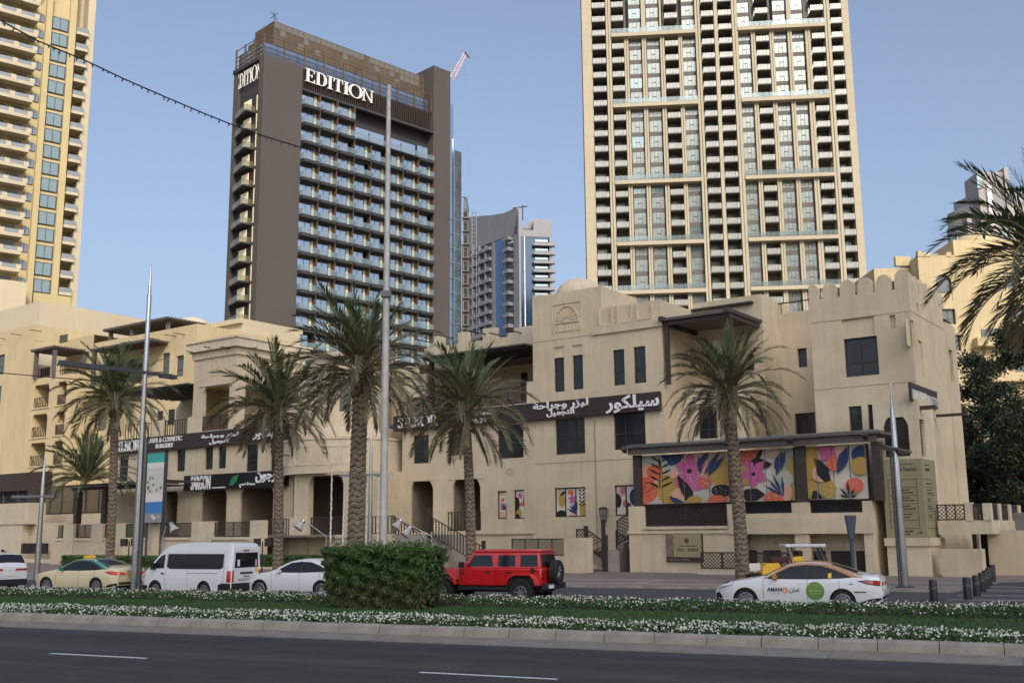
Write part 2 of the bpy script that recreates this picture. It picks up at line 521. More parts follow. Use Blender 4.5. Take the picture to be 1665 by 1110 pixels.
def ring(cx, cz, ro, zo, ri, zi, t0, t1, n=14, ixo=0.0):
    ps = []
    for i in range(n):
        a = t0 + (t1 - t0) * i / n
        b = t0 + (t1 - t0) * (i + 1) / n
        ps.append([(cx + ro * math.cos(a), cz + zo * math.sin(a)), (cx + ro * math.cos(b), cz + zo * math.sin(b)),
                   (cx + ixo + ri * math.cos(b), cz + zi * math.sin(b)), (cx + ixo + ri * math.cos(a), cz + zi * math.sin(a))])
    return ps
def rc(x0, z0, x1, z1): return [(x0, z0), (x1, z0), (x1, z1), (x0, z1)]
PI = math.pi
SERIF = {
 'E': (0.72, [rc(.12, 0, .28, 1), rc(0, 0, .12, .045), rc(0, .955, .12, 1), rc(.28, 0, .70, .05), rc(.28, .95, .66, 1), rc(.28, .485, .5, .53),
              [(.62, .05), (.70, .05), (.72, .30)], [(.58, .95), (.68, .72), (.66, .95)], rc(.48, .40, .52, .62)]),
 'D': (0.86, [rc(.12, 0, .28, 1), rc(0, 0, .12, .045), rc(0, .955, .12, 1), rc(.28, 0, .42, .05), rc(.28, .95, .42, 1)] + ring(.42, .5, .44, .5, .27, .45, -PI / 2, PI / 2)),
 'I': (0.40, [rc(.12, 0, .28, 1), rc(0, 0, .12, .045), rc(.28, 0, .4, .045), rc(0, .955, .12, 1), rc(.28, .955, .4, 1)]),
 'T': (0.74, [rc(.29, 0, .45, 1), rc(.17, 0, .29, .045), rc(.45, 0, .57, .045), rc(.03, .95, .29, 1), rc(.45, .95, .71, 1), [(0, .70), (.03, .70), (.09, .95), (.03, .95)], [(.74, .70), (.71, .95), (.65, .95), (.71, .70)]]),
 'O': (0.98, ring(.49, .5, .49, .51, .32, .46, 0, 2 * PI, 28)),
 'N': (0.92, [rc(.11, 0, .16, 1), rc(.76, 0, .81, 1), [(.0, 1), (.16, 1), (.81, 0), (.70, 0), (.11, .93), (0, .95)], rc(0, 0, .11, .045), rc(.16, 0, .27, .045), rc(.65, .955, .76, 1), rc(.81, .955, .92, 1)]),
 'S': (0.62, ring(.30, .73, .28, .28, .16, .22, PI * .12, PI * 1.05) + ring(.31, .27, .30, .28, .16, .22, -PI * .93, PI * .12) + [[(.02, .70), (.14, .66), (.47, .42), (.61, .33), (.55, .46), (.20, .66), (.08, .76)], rc(.55, .72, .58, .98), rc(.02, .02, .05, .30)]),
 'L': (0.66, [rc(.12, 0, .28, 1), rc(0, 0, .12, .045), rc(0, .955, .12, 1), rc(.28, .955, .4, 1), rc(.28, 0, .64, .05), [(.56, .05), (.64, .05), (.66, .32)]]),
 'K': (0.84, [rc(.12, 0, .28, 1), rc(0, 0, .12, .045), rc(.28, 0, .38, .045), rc(0, .955, .12, 1), rc(.28, .955, .38, 1), [(.28, .42), (.28, .50), (.66, .97), (.73, .97)], [(.36, .56), (.48, .68), (.84, .03), (.64, .03)], rc(.58, .965, .82, 1), rc(.58, 0, .86, .04)]),
 'R': (0.84, [rc(.12, 0, .28, 1), rc(0, 0, .12, .045), rc(.28, 0, .38, .045), rc(0, .955, .12, 1), rc(.28, .955, .42, 1), rc(.28, .48, .42, .525)] + ring(.40, .735, .33, .265, .17, .215, -PI / 2, PI / 2) + [[(.40, .50), (.56, .53), (.86, .03), (.66, .03)], rc(.68, 0, .88, .04)]),
 'C': (0.8, ring(.42, .5, .42, .51, .26, .45, PI * .2, PI * 1.8, 22) + [rc(.74, .68, .77, .98)]),
}
def serif(ch, x0, z0, wd, ht, y, thick):
    adv, ps = SERIF[ch]
    mb = MB()
    if ch == 'O':      # the O is a little larger than its neighbours
        x0, z0, wd, ht = x0 - wd * .09, z0 - ht * .03, wd * 1.18, ht * 1.06
    for i, p in enumerate(ps):
        e = 0.0015 * (i % 5)
        mb.prism([(x0 + q[0] / adv * wd, z0 + q[1] * ht) for q in p], y - thick - e, y)
    return mb
def serif_word(parent, word, x0, x1, z0, z1, y, thick, material, big=None):
    tot = sum(SERIF[c][0] for c in word) + 0.07 * (len(word) - 1)
    k = (x1 - x0) / tot
    x = x0
    for c in word:
        wd = SERIF[c][0] * k
        dz = 0
        serif(c, x, z0 - dz, wd, z1 - z0 + 2 * dz, y, thick).build('letter', material, parent)
        x += wd + 0.07 * k

# ------------------------------------------------------------------ building blocks
def mapF(pos): return lambda s, d, z: (s, pos + d, z)
def mapR(pos): return lambda s, d, z: (pos - d, s, z)
def wall(mb, mp, s0, s1, z0, z1, holes=(), depth=0.2):
    hs = []
    for h in holes:
        q = (max(h[0], s0), min(h[1], s1), max(h[2], z0), min(h[3], z1))
        if q[1] - q[0] > 0.02 and q[3] - q[2] > 0.02: hs.append(q)
    ss = sorted({s0, s1, *[h[0] for h in hs], *[h[1] for h in hs]})
    zs = sorted({z0, z1, *[h[2] for h in hs], *[h[3] for h in hs]})
    for i in range(len(ss) - 1):
        sm = (ss[i] + ss[i + 1]) / 2
        for j in range(len(zs) - 1):
            zm = (zs[j] + zs[j + 1]) / 2
            if any(h[0] < sm < h[1] and h[2] < zm < h[3] for h in hs): continue
            mb.quad(mp(ss[i], 0, zs[j]), mp(ss[i + 1], 0, zs[j]), mp(ss[i + 1], 0, zs[j + 1]), mp(ss[i], 0, zs[j + 1]))
    for h in hs:
        a, b, c, e = h
        mb.quad(mp(a, 0, c), mp(a, depth, c), mp(a, depth, e), mp(a, 0, e))
        mb.quad(mp(b, 0, c), mp(b, depth, c), mp(b, depth, e), mp(b, 0, e))
        mb.quad(mp(a, 0, e), mp(b, 0, e), mp(b, depth, e), mp(a, depth, e))
        mb.quad(mp(a, 0, c), mp(b, 0, c), mp(b, depth, c), mp(a, depth, c))

def block(parent, a0, a1, b0, b1, z0, z1, fh=(), rh=(), m=None, depth=0.2, par=0.8, th=0.28, name='wall', left=True, fdepth=None):
    mb = MB()
    wall(mb, mapF(b0), a0, a1, z0, z1, fh, fdepth or depth)
    wall(mb, mapR(a1), b0, b1, z0, z1, rh, depth)
    if left: mb.quad((a0, b0, z0), (a0, b1, z0), (a0, b1, z1), (a0, b0, z1))
    mb.quad((a0, b1, z0), (a1, b1, z0), (a1, b1, z1), (a0, b1, z1))
    # roof behind a parapet
    zr = z1 - par
    mb.quad((a0 + th, b0 + th, zr), (a1 - th, b0 + th, zr), (a1 - th, b1 - th, zr), (a0 + th, b1 - th, zr))
    o = [(a0, b0), (a1, b0), (a1, b1), (a0, b1)]
    i = [(a0 + th, b0 + th), (a1 - th, b0 + th), (a1 - th, b1 - th), (a0 + th, b1 - th)]
    for k in range(4):
        l = (k + 1) % 4
        mb.quad((*o[k], z1), (*o[l], z1), (*i[l], z1), (*i[k], z1))
        mb.quad((*i[k], z1), (*i[l], z1), (*i[l], zr), (*i[k], zr))
    return mb.build(name, m or PLASTER, parent)

_wc = {}
def window(parent, side, pos, h, cols=2, rows=(0.32,), depth=0.2, fw=0.055, fm=None, gm=None, name='window', sill=False):
    """frame part with pane sub-part, seated at 'depth' behind the wall face"""
    fm = fm or FRAME
    gm = gm or DARKGL
    wd, ht = round(h[1] - h[0], 2), round(h[3] - h[2], 2)
    key = (wd, ht, cols, rows, fw, fm.name, gm.name)
    if key not in _wc:
        mb = MB()
        y0, y1 = -0.07, 0.0
        mb.box(0, wd, y0, y1, 0, fw)
        mb.box(0, wd, y0, y1, ht - fw, ht)
        mb.box(0, fw, y0, y1, fw, ht - fw)
        mb.box(wd - fw, wd, y0, y1, fw, ht - fw)
        for i in range(1, cols):
            x = wd * i / cols
            mb.box(x - fw / 2, x + fw / 2, y0 + 0.004, y1, fw, ht - fw)
        for r in rows:
            z = ht * r
            mb.box(fw, wd - fw, y0 + 0.008, y1, z - fw / 2, z + fw / 2)
        pb = MB()
        pb.box(0.01, wd - 0.01, -0.03, 0.0, 0.01, ht - 0.01)
        _wc[key] = (mb.mesh('window', fm), pb.mesh('pane', gm))
    fo, pa = _wc[key]
    if side == 'F':
        o = inst(fo, name, parent, (h[0], pos + depth, h[2]))
    else:
        o = inst(fo, name, parent, (pos - depth, h[0], h[2]), PI / 2)
    sub(pa, 'pane', o)
    return o

def niche(parent, side, pos, h, depth=2.2, m=None, name='recess', start=0.2):
    mp = mapF(pos) if side == 'F' else mapR(pos)
    a, b, c, e = h
    mb = MB()
    d0, d1 = start, depth
    mb.quad(mp(a, d0, c), mp(a, d1, c), mp(a, d1, e), mp(a, d0, e))
    mb.quad(mp(b, d0, c), mp(b, d1, c), mp(b, d1, e), mp(b, d0, e))
    mb.quad(mp(a, d0, e), mp(b, d0, e), mp(b, d1, e), mp(a, d1, e))
    mb.quad(mp(a, d0, c), mp(b, d0, c), mp(b, d1, c), mp(a, d1, c))
    mb.quad(mp(a, d1, c), mp(b, d1, c), mp(b, d1, e), mp(a, d1, e))
    return mb.build(name, m or PLASTER, parent)

def lattice_mb(s0, s1, z0, z1, cell=0.24, t=0.028, fr=0.06, slope=0.0, thick=0.035, uprights=0):
    """diamond lattice in a frame; s runs along, shear by slope"""
    m = MB()
    W, Hh = s1 - s0, z1 - z0
    def clip(c, sgn):
        # line z = sgn*x + c in [0,W]x[0,Hh]
        pts = []
        for x in (0, W):
            z = sgn * x + c
            if 0 <= z <= Hh: pts.append((x, z))
        for z in (0, Hh):
            x = (z - c) / sgn
            if 0 < x < W: pts.append((x, z))
        if len(pts) >= 2:
            pts.sort()
            return pts[0], pts[-1]
    c = -W
    while c < Hh + W:
        for sgn in (1, -1):
            q = clip(c, sgn)
            if q and abs(q[0][0] - q[1][0]) > 0.02:
                m.bar(q[0], q[1], t, (-thick if sgn > 0 else -thick * 0.8) / 2, (thick if sgn > 0 else thick * 0.8) / 2)
        c += cell
    f2 = fr
    m.box(-f2 / 2, W + f2 / 2, -0.035, 0.035, -f2 / 2, f2 / 2)
    m.box(-f2 / 2, W + f2 / 2, -0.045, 0.045, Hh - f2 / 2, Hh + f2 / 2)
    for i in range(uprights + 2):
        x = W * i / (uprights + 1)
        m.box(x - f2 / 2, x + f2 / 2, -0.03, 0.03, f2 / 2, Hh - f2 / 2)
    m.v = [(v[0] + s0, v[1], v[2] + z0 + slope * v[0]) for v in m.v]
    return m

def lattice(parent, side, pos, h, name='lattice_panel', material=None, **k):
    m = lattice_mb(*h, **k)
    if side == 'F': m.v = [(v[0], v[1] + pos, v[2]) for v in m.v]
    else: m.v = [(pos - v[1], v[0], v[2]) for v in m.v]
    return m.build(name, material or WOOD, parent)

def spout(mb, a, b, z, L=0.9, side='F'):
    if side == 'F': mb.tube((a, b + 0.1, z), (a, b - L, z - 0.03), 0.05, 0.045, 6)
    else: mb.tube((a - 0.1, b, z), (a + L, b, z - 0.03), 0.05, 0.045, 6)

def corbel(mb, a, b, z, d=1, k=1.0):
    """scalloped bracket in an opening corner, d=+1 grows to the right"""
    pts = [(0, 0), (0.62, 0), (0.60, -0.12), (0.44, -0.16), (0.42, -0.28), (0.28, -0.32), (0.26, -0.52), (0.14, -0.58), (0.12, -0.84), (0, -0.88)]
    p = [(a + d * x * k * .62, z + y * k * .8) for x, y in pts]
    if d < 0: p.reverse()
    mb.prism(p, b - 0.02, b + 0.16)

# ------------------------------------------------------------------ ground, roads, median
def frame_obj(fr):
    o = bpy.data.objects.new('pivot', None)
    return o
def struct(name, mb, m, fr, kind='structure', smooth=False, origin=(0, 0, 0)):
    o = mb.build(name, m, None, origin, smooth)
    x, y = fr.xy(origin[0], origin[1])
    o.location = (x, y, origin[2])
    o.rotation_euler = (0, 0, fr.t)
    o['kind'] = kind
    return o
m = MB()
m.quad((-3000, -400, -0.03), (3000, -400, -0.03), (3000, 4000, -0.03), (-3000, 4000, -0.03))
struct('ground', m, mat('sandy_ground', (0.30, 0.25, 0.19), 0.95, var=0.2, scale=0.05), W0)
m = MB(); m.quad((-120, -6, 0), (90, -6, 0), (90, 21.5, 0), (-120, 21.5, 0))
struct('near_road', m, ASPHALT, RF)
m = MB()
for k in range(-9, 6):
    a = -18.17 + 8.78 * k
    m.quad((a, 16.93, 0.004), (a + 2.6, 16.93, 0.004), (a + 2.6, 17.06, 0.004), (a, 17.06, 0.004))
struct('lane_dashes', m, PAINT, RF)
m = MB(); m.quad((-120, 32.8, 0), (90, 32.8, 0), (90, 45, 0), (-120, 45, 0))
struct('far_road', m, ASPHALT2, RF)
# kerb: individual stones over a sloping gutter
kp = bpy.data.objects.new('median_kerb', None); COL.objects.link(kp)
kp.rotation_euler = (0, 0, RF.t); kp['kind'] = 'structure'; OFF[kp.name] = (0, 0, 0)
SL = 1.12
stone = MB()
stone.prismx([(0, 0), (0.05, 0.17), (0.10, 0.21), (0.34, 0.21), (0.34, 0)], 0.008, SL - 0.008)
sm = stone.mesh('kerb_stone', KERB)
gs = MB()
gs.prismx([(0, -0.02), (0, 0.02), (0.90, 0.075), (0.90, -0.02)], 0.006, SL * 3 - 0.006)
gm_ = gs.mesh('gutter_slab', GUTTER)
rnd = random.Random(3)
for k in range(-26, 14):
    o = inst(sm, 'kerb_stone', kp, (k * SL, 22.30 + rnd.uniform(-.012, .012), 0.065 + rnd.uniform(-.006, .006)))
    o.rotation_euler = (0, 0, rnd.uniform(-.006, .006))
for k in range(-9, 5):
    inst(gm_, 'gutter_slab', kp, (k * SL * 3 + .3, 21.42 + rnd.uniform(-.01, .01), rnd.uniform(-.004, .004)))
m = MB(); m.box(-120, -26 * SL - .01, 22.3, 22.64, 0, 0.27); m.box(14 * SL + .01, 90, 22.3, 22.64, 0, 0.27)
m.box(-120, -26.7 * SL, 21.42, 22.29, -0.02, 0.06); m.box(14.8 * SL + 1.5, 90, 21.42, 22.29, -0.02, 0.06)
m.build('kerb_run', KERB, kp)
m = MB(); m.box(-120, 90, 32.55, 32.8, 0, 0.17)
struct('far_kerb', m, KERB, RF)
m = MB(); m.box(-120, 90, 22.66, 32.54, 0, 0.13)
struct('median_soil', m, SOIL, RF)
# grass blades
def scatter(name, n, fn, mats, fr, kind='stuff', smooth=False, label=None, cat=None):
    """fn(rng,n)-> verts (n,k,3), face lists; all joined"""
    v, f, mi = fn(n)
    me = bpy.data.meshes.new(name)
    me.vertices.add(len(v)); me.vertices.foreach_set('co', np.asarray(v, dtype=np.float32).ravel())
    f = np.asarray(f)
    k = f.shape[1]
    me.loops.add(f.size); me.loops.foreach_set('vertex_index', f.ravel().astype(np.int32))
    me.polygons.add(len(f)); me.polygons.foreach_set('loop_start', np.arange(0, f.size, k, dtype=np.int32))
    me.polygons.foreach_set('loop_total', np.full(len(f), k, dtype=np.int32))
    for mm in (mats if isinstance(mats, list) else [mats]): me.materials.append(mm)
    if mi is not None: me.polygons.foreach_set('material_index', np.asarray(mi, dtype=np.int32))
    me.update(calc_edges=True)
    o = bpy.data.objects.new(name, me)
    COL.objects.link(o)
    if fr is not None: o.rotation_euler = (0, 0, fr.t)
    if kind: o['kind'] = kind
    OFF[o.name] = (0, 0, 0)
    tag(o, label, cat)
    return o
rng = np.random.default_rng(5)
def blades(box, h0, h1, wd, lean=0.5, base=0.13):
    def fn(n):
        a = rng.uniform(box[0], box[1], n); b = rng.uniform(box[2], box[3], n)
        t = rng.uniform(0, 2 * np.pi, n); hh = rng.uniform(h0, h1, n)
        v = np.zeros((n, 3, 3))
        dx, dy = np.cos(t) * wd, np.sin(t) * wd
        v[:, 0] = np.stack([a - dx, b - dy, np.full(n, base)], 1)
        v[:, 1] = np.stack([a + dx, b + dy, np.full(n, base)], 1)
        l = rng.normal(0, lean, (n, 2)) * hh[:, None]
        v[:, 2] = np.stack([a + l[:, 0], b + l[:, 1], base + hh], 1)
        return v.reshape(-1, 3), np.arange(n * 3).reshape(n, 3), None
    return fn
m = MB(); m.quad((-60, 24.9, 0.145), (40, 24.9, 0.145), (40, 30.4, 0.145), (-60, 30.4, 0.145))
struct('lawn_base', m, GRASS, RF)
scatter('lawn_grass', 130000, blades((-36, 8, 24.9, 30.4), 0.03, 0.085, 0.012), GRASS, RF, label='mown green lawn strip along the middle of the road median', cat='lawn')
def plants(boxes, nleaf, hts, seedfl):
    """leafy mat of small leaf quads and, on top, white flowers"""
    def fn(n):
        tot = []
        mi = []
        area = [(bx[1] - bx[0]) * (bx[3] - bx[2]) for bx in boxes]
        A = sum(area)
        for bx, ar in zip(boxes, area):
            k = int(nleaf * ar / A)
            a = rng.uniform(bx[0], bx[1], k); b = rng.uniform(bx[2], bx[3], k)
            cl = 0.5 + 0.5 * np.sin(a * 2.3 + np.sin(b * 3.1) * 2) * np.sin(b * 2.7 + a * .7)
            top = hts[0] + (hts[1] - hts[0]) * (0.45 * cl + 0.55 * rng.uniform(0, 1, k))
            edge = np.minimum(1, np.minimum(b - bx[2], bx[3] - b) / 0.35)
            edge = 0.45 + 0.55 * np.clip(edge, 0, 1)
            z = 0.13 + top * edge * rng.uniform(0.45, 1.0, k)
            tot.append(np.stack([a, b, z], 1)); mi.append(np.zeros(k, int))
            k2 = int(seedfl * ar / A)
            a = rng.uniform(bx[0], bx[1], k2 * 2); b = rng.uniform(bx[2], bx[3], k2 * 2)
            dn = 0.5 + 0.5 * np.sin(a * 1.1 + np.sin(b * 2.1)) * np.cos(b * 1.9 - a * .5)
            keep = rng.uniform(0, 1, k2 * 2) < 0.32 + 0.35 * dn
            a, b = a[keep], b[keep]
            cl = 0.5 + 0.5 * np.sin(a * 2.3 + np.sin(b * 3.1) * 2) * np.sin(b * 2.7 + a * .7)
            edge = 0.45 + 0.55 * np.clip(np.minimum(b - bx[2], bx[3] - b) / 0.35, 0, 1)
            z = 0.13 + (hts[0] + (hts[1] - hts[0]) * (0.45 * cl + 0.6)) * edge * rng.uniform(0.75, 1.04, len(a))
            # each flower is three crossed petals
            for q in range(3):
                tot.append(np.stack([a, b, z + 0.004 * q], 1)); mi.append(np.ones(len(a), int))
        c = np.concatenate(tot); mi = np.concatenate(mi); n = len(c)
        sz = np.where(mi == 0, rng.uniform(0.022, 0.048, n), rng.uniform(0.016, 0.031, n))
        d1 = rng.normal(0, 1, (n, 3)); d1[:, 2] *= 0.5; d1 /= np.linalg.norm(d1, axis=1)[:, None]
        d2 = rng.normal(0, 1, (n, 3)); d2 -= (d2 * d1).sum(1)[:, None] * d1; d2 /= np.linalg.norm(d2, axis=1)[:, None]
        asp = np.where(mi == 0, 0.5, 0.9)
        d1 = d1 * sz[:, None]; d2 = d2 * (sz * asp)[:, None]
        v = np.stack([c - d1, c - d2, c + d1, c + d2], 1)
        return v.reshape(-1, 3), np.arange(n * 4).reshape(n, 4), mi
    return fn
scatter('near_flower_bed', 0, plants([(-34, 6.5, 22.72, 25.1)], 150000, (0.10, 0.27), 5600), [LEAFD, PETAL], RF, label='dense bed of small white flowers along the near kerb', cat='flower bed')
scatter('far_flower_bed', 0, plants([(-48, -15.8, 30.2, 32.45), (-15.4, 9.5, 30.2, 32.45)], 110000, (0.12, 0.34), 3800), [LEAFD, PETAL], RF, label='thinner bed of white flowers on the far side of the median lawn', cat='flower bed')

# plaza: pavers with pale bands, and pavement on the left
m = MB(); m.box(-160, 120, 45.0, 160, -0.02, 0.10)
struct('pavement', m, PAVE, RF)
m = MB(); m.box(-160, 120, 44.72, 44.99, -0.02, 0.12)
struct('plaza_kerb', m, KERB, RF)
m = MB()
for b in (46.2, 50.0):
    m.quad((-60, b, 0.104), (30, b, 0.104), (30, b + .7, 0.104), (-60, b + .7, 0.104))
for a in range(-50, 20, 5):
    m.quad((a, 47.0, 0.104), (a + .35, 47.0, 0.104), (a + .35, 49.9, 0.104), (a, 49.9, 0.104))
struct('paving_band', m, PAVEL, RF)
m = MB()
for k in range(9):
    p = Vector((*ground(1560 + 0, 948 + k * 3.6, 0.11), 0))
# side street surface at the far right, with zebra stripes
c0 = ground(1500, 982, 0); 
q = [ground(1478, 978, .1), ground(1665, 1000, .1), ground(1900, 960, .1), ground(1625, 947, .1)]
q[2] = (q[3][0] + 12, q[3][1] + 3)
m = MB(); m.quad(*[(p[0], p[1], 0.108) for p in q])
struct('side_street', m, ASPHALT2, W0)
m = MB()
for k in range(5):
    y = 952 + k * 7
    A, B, C, D = ground(1590 - k * 16, y, .11), ground(1700, y + 2, .11), ground(1700, y + 4.2, .11), ground(1588 - k * 16, y + 2.2, .11)
    m.quad(*[(p[0], p[1], 0.113) for p in (A, B, C, D)])
struct('crossing_stripes', m, mat('worn_paint', (0.16, 0.16, 0.16), 0.8, var=0.3, scale=3), W0)

# ------------------------------------------------------------------ the souk building (main block, drum, corner tower, terrace)
bM, bT, bS = 58.0, 54.5, 58.5
souk = G.thing('souk_building', 'long beige souk building with crenellated corner tower, shallow dome, terrace and long brown sign', 'building', -35, 58, 0.0)
P = souk
def F_(x0, y0, x1, y1, b): return G.rect(x0, y0, x1, y1, b)
aM0 = G.onb(867, 620, bM)[0]
aM1 = G.onb(977, 480, bM)[0]
aM2 = G.onb(1077, 600, bM)[0]
Bm = 66.0
# M1a upper left with fan ornament (high)
hl = [F_(900.8, 581.3, 917.4, 636.8, bM), F_(931, 577, 948, 633, bM)]
hr = [F_(997, 568, 1015.6, 626, bM), F_(1030.5, 563, 1050, 622.6, bM)]
pan = [F_(898, 564, 916, 581, bM), F_(929.5, 560.5, 947, 576.5, bM)]
# merge blind panels above windows as shallow recess: same width, directly above
hl2 = []
for h, q in zip(hl, pan): hl2.append((h[0], h[1], q[2], q[3]))
low = [F_(903, 680, 951, 738, bM), F_(998.5, 671, 1049.5, 730, bM)]
gr = [F_(902, 792, 952, 840, bM), F_(1000, 788, 1034, 838, bM)]
zA = 18.15
ztM = G.onb(1076, 486, bM)[1]
mb_holes_left = hl + [low[0], gr[0]]
holes_right = hr + [low[1], gr[1]]
mb = MB()
wall(mb, mapF(bM), aM0, aM1, 0, zA, hl + hl2 + [low[0], gr[0], (G.onb(978, 700, bM)[0], 0, 0, 0)], 0.22)
wall(mb, mapF(bM), aM1, aM2, 0, ztM, holes_right + [low[1]], 0.22)
wall(mb, mapR(aM1), bM, 62.8, ztM - 1, zA, (), 0.2)
wall(mb, mapR(aM2), bM, Bm, 0, ztM, (), 0.2)
mb.quad((aM0, bM, 0), (aM0, Bm, 0), (aM0, Bm, zA), (aM0, bM, zA))
mb.quad((aM0, bM + .3, zA - .5), (aM1, bM + .3, zA - .5), (aM1, 62.8, zA - .5), (aM0, 62.8, zA - .5))
mb.quad((aM0, bM, zA), (aM1, bM, zA), (aM1, bM + .3, zA), (aM0, bM + .3, zA))
mb.quad((aM0, bM + .3, zA), (aM1, bM + .3, zA), (aM1, bM + .3, zA - .5), (aM0, bM + .3, zA - .5))
mb.quad((aM0, 62.8, 0), (aM1, 62.8, 0), (aM1, 62.8, zA), (aM0, 62.8, zA))
mb.quad((aM1, bM, ztM), (aM2, bM, ztM), (aM2, bM + .35, ztM), (aM1, bM + .35, ztM))
mb.quad((aM1, bM + .35, ztM), (aM2, bM + .35, ztM), (aM2, bM + .35, ztM - .8), (aM1, bM + .35, ztM - .8))
mb.quad((aM1, bM + .35, ztM - .8), (aM2, bM + .35, ztM - .8), (aM2, Bm, ztM - .8), (aM1, Bm, ztM - .8))
mb.quad((aM2 - .35, bM + .35, ztM), (aM2, bM + .35, ztM), (aM2, Bm, ztM), (aM2 - .35, Bm, ztM))
mb.build('wall', PLASTER, P)
for h in hl2:
    MB().box(h[0], h[1], bM + .10, bM + .2, h[2] + .02, h[3]).build('blind_panel', PLASTER2, P)
for h in hl: window(P, 'F', bM, h, 1, (0.36,), .2)
for h in hr: window(P, 'F', bM, h, 1, (0.36,), .2)
window(P, 'F', bM, low[0], 3, (0.44,), .2, fw=.07)
window(P, 'F', bM, low[1], 3, (0.44,), .2, fw=.07)
# ledge, joint lines
lz = G.onb(1077, 530, bM)[1]
al = G.onb(963, 545, bM)[0]
MB().box(al, aM2 + .12, bM - .14, bM - .004, lz, lz + .50).build('ledge', PLASTER, P)
mb = MB()
for z_, x0_, x1_ in ((G.onb(919, 752, bM)[1], aM0, aM2), (G.onb(880, 556, bM)[1], aM0, al)):
    mb.box(x0_, x1_, bM - .012, bM + .01, z_, z_ + .035)
mb.box(G.onb(969, 780, bM)[0] - .03, G.onb(969, 780, bM)[0] + .03, bM - .03, bM + .01, 0.2, 9.4)
mb.build('joint', mat('joint_line_paint', (0.30, 0.24, 0.16), 0.9), P)  # joints as thin strips of a darker tan
# blind panels in the parapet
for x0, x1, y0, y1 in ((977, 995, 502, 526), (1007, 1026, 497, 521), (1038, 1059, 493, 516)):
    h = F_(x0, y0, x1, y1, bM)
    mb = MB()
    mb.box(h[0] - .1, h[1] + .1, bM - .16, bM - .004, h[2] - .18, h[2] - .04)
    mb.box(h[0] - .12, h[0] - .02, bM - .13, bM - .004, h[2] - .04, h[3])
    mb.box(h[1] + .02, h[1] + .12, bM - .13, bM - .004, h[2] - .04, h[3])
    mb.build('parapet_frame', PLASTER2, P)
# fan ornament
h = F_(897, 492, 946, 541, bM)
mb = MB()
y0 = bM - .07
cx = (h[0] + h[1]) / 2; wd = h[1] - h[0]; ht = h[3] - h[2]
for rcx in ((h[0], h[1], h[3] - .06, h[3]), (h[1] - .06, h[1], h[2], h[3] - .06), (h[0], h[0] + .06, h[2], h[3] - .06)):
    mb.box(rcx[0], rcx[1], y0 + .02, bM, rcx[2], rcx[3])
zb = h[2] + ht * .36
for ps in ring(cx, zb, wd * .42, ht * .56, wd * .38, ht * .51, 0, PI, 18): mb.prism(ps, y0, bM)
for i in range(9):
    t = PI * (i + .5) / 9
    p = (cx + .25 * math.cos(t), zb + .06 + .25 * math.sin(t)); q = (cx + wd * .36 * math.cos(t), zb + .05 + ht * .47 * math.sin(t))
    mb.bar(p, q, .05, y0 + .02, bM)
mb.box(cx - wd * .42, cx + wd * .42, y0, bM, zb - .06, zb)
for i in range(7):
    x = cx - wd * .36 + wd * .72 * i / 6.4
    mb.box(x, x + .05, y0 + .02, bM, h[2] + .1, h[2] + .5)
    mb.box(x + .05, x + .2, y0 + .02, bM, h[2] + .1, h[2] + .15)
for sx in (-1, 1): mb.box(cx + sx * wd * .42 - .03, cx + sx * wd * .42 + .03, y0, bM, h[2], zb)
mb.build('fan_ornament', PLASTER2, P)
# dome on the high part
zd = zA - .6
da, dz_ = G.onb(947, 465, 61.0)
domeR = 1.72
mb = MB().lathe([(domeR + .1, -.6), (domeR + .1, .25), (domeR, .3)] + [(domeR * math.cos(t), .3 + domeR * .82 * math.sin(t)) for t in [i * PI / 2 / 12 for i in range(13)]], (da, 60.6, zd + .35), 32)
mb.build('dome', PLASTER2, P, smooth=True)

# M2: lower wing left of the main block, with arcade and roofed balcony
aD1 = G.onb(655, 650, bM)[0]
ar = [F_(735, 779, 781, 862, bM), F_(667, 782, 704, 880, bM)]
ar[1] = (ar[1][0], ar[1][1], 2.35, ar[1][3])
w2 = [F_(672, 707, 697, 753, bM), F_(728, 700, 754, 740, bM), F_(809, 690, 851, 744.7, bM)]
g2 = [F_(809, 797.7, 824, 843, bM), F_(836, 796, 852.5, 843, bM)]
zf = G.onb(770, 668, bM)[1]          # balcony floor
mb = MB()
wall(mb, mapF(bM), aD1, aM0, 0, zf, ar + w2 + g2, .22)
mb.quad((aD1, bM, zf), (aM0, bM, zf), (aM0, 65, zf), (aD1, 65, zf))
ztop2 = G.onb(865, 522, bM)[1]
mb.build('wall', PLASTER, P)
for i, h in enumerate(w2): window(P, 'F', bM, h, 2, (0.44,), .2)
# upper set-back balcony wall
mb = MB()
bU = 64.2
wall(mb, mapF(bU), aD1, aM0, zf, ztop2 + .2, [G.rect(720, 600, 740, 655, bU)], .2)
mb.box(aD1, G.onb(689, 620, bM)[0], bM + .3, bU - .01, zf, zf + 3.1)
mb.build('balcony_wall', PLASTER, P)
window(P, 'F', bU, G.rect(720, 600, 740, 655, bU), 1, (), .18)
window(P, 'F', bU - .22, G.rect(848, 606, 858, 650, bU), 1, (), .2)
# balcony parapet ledge, railing, pier
zr_ = G.onb(770, 665, bM)[1]
MB().box(aD1, aM0 - .01, bM - .12, bM + .15, zr_ - .12, zr_ + .06).build('ledge', TRIM, P)
h = F_(662, 628, 700, 668, bM)
zrail = zr_ + 1.25
lattice(P, 'F', bM + .05, (h[0], G.onb(855, 640, bM)[0], zr_ + .12, zrail), cell=.22, uprights=6)
MB().box(G.onb(857, 640, bM)[0], aM0 - .01, bM - .05, bM + .25, zr_ + .06, zrail + .25).build('pier', PLASTER2, P)
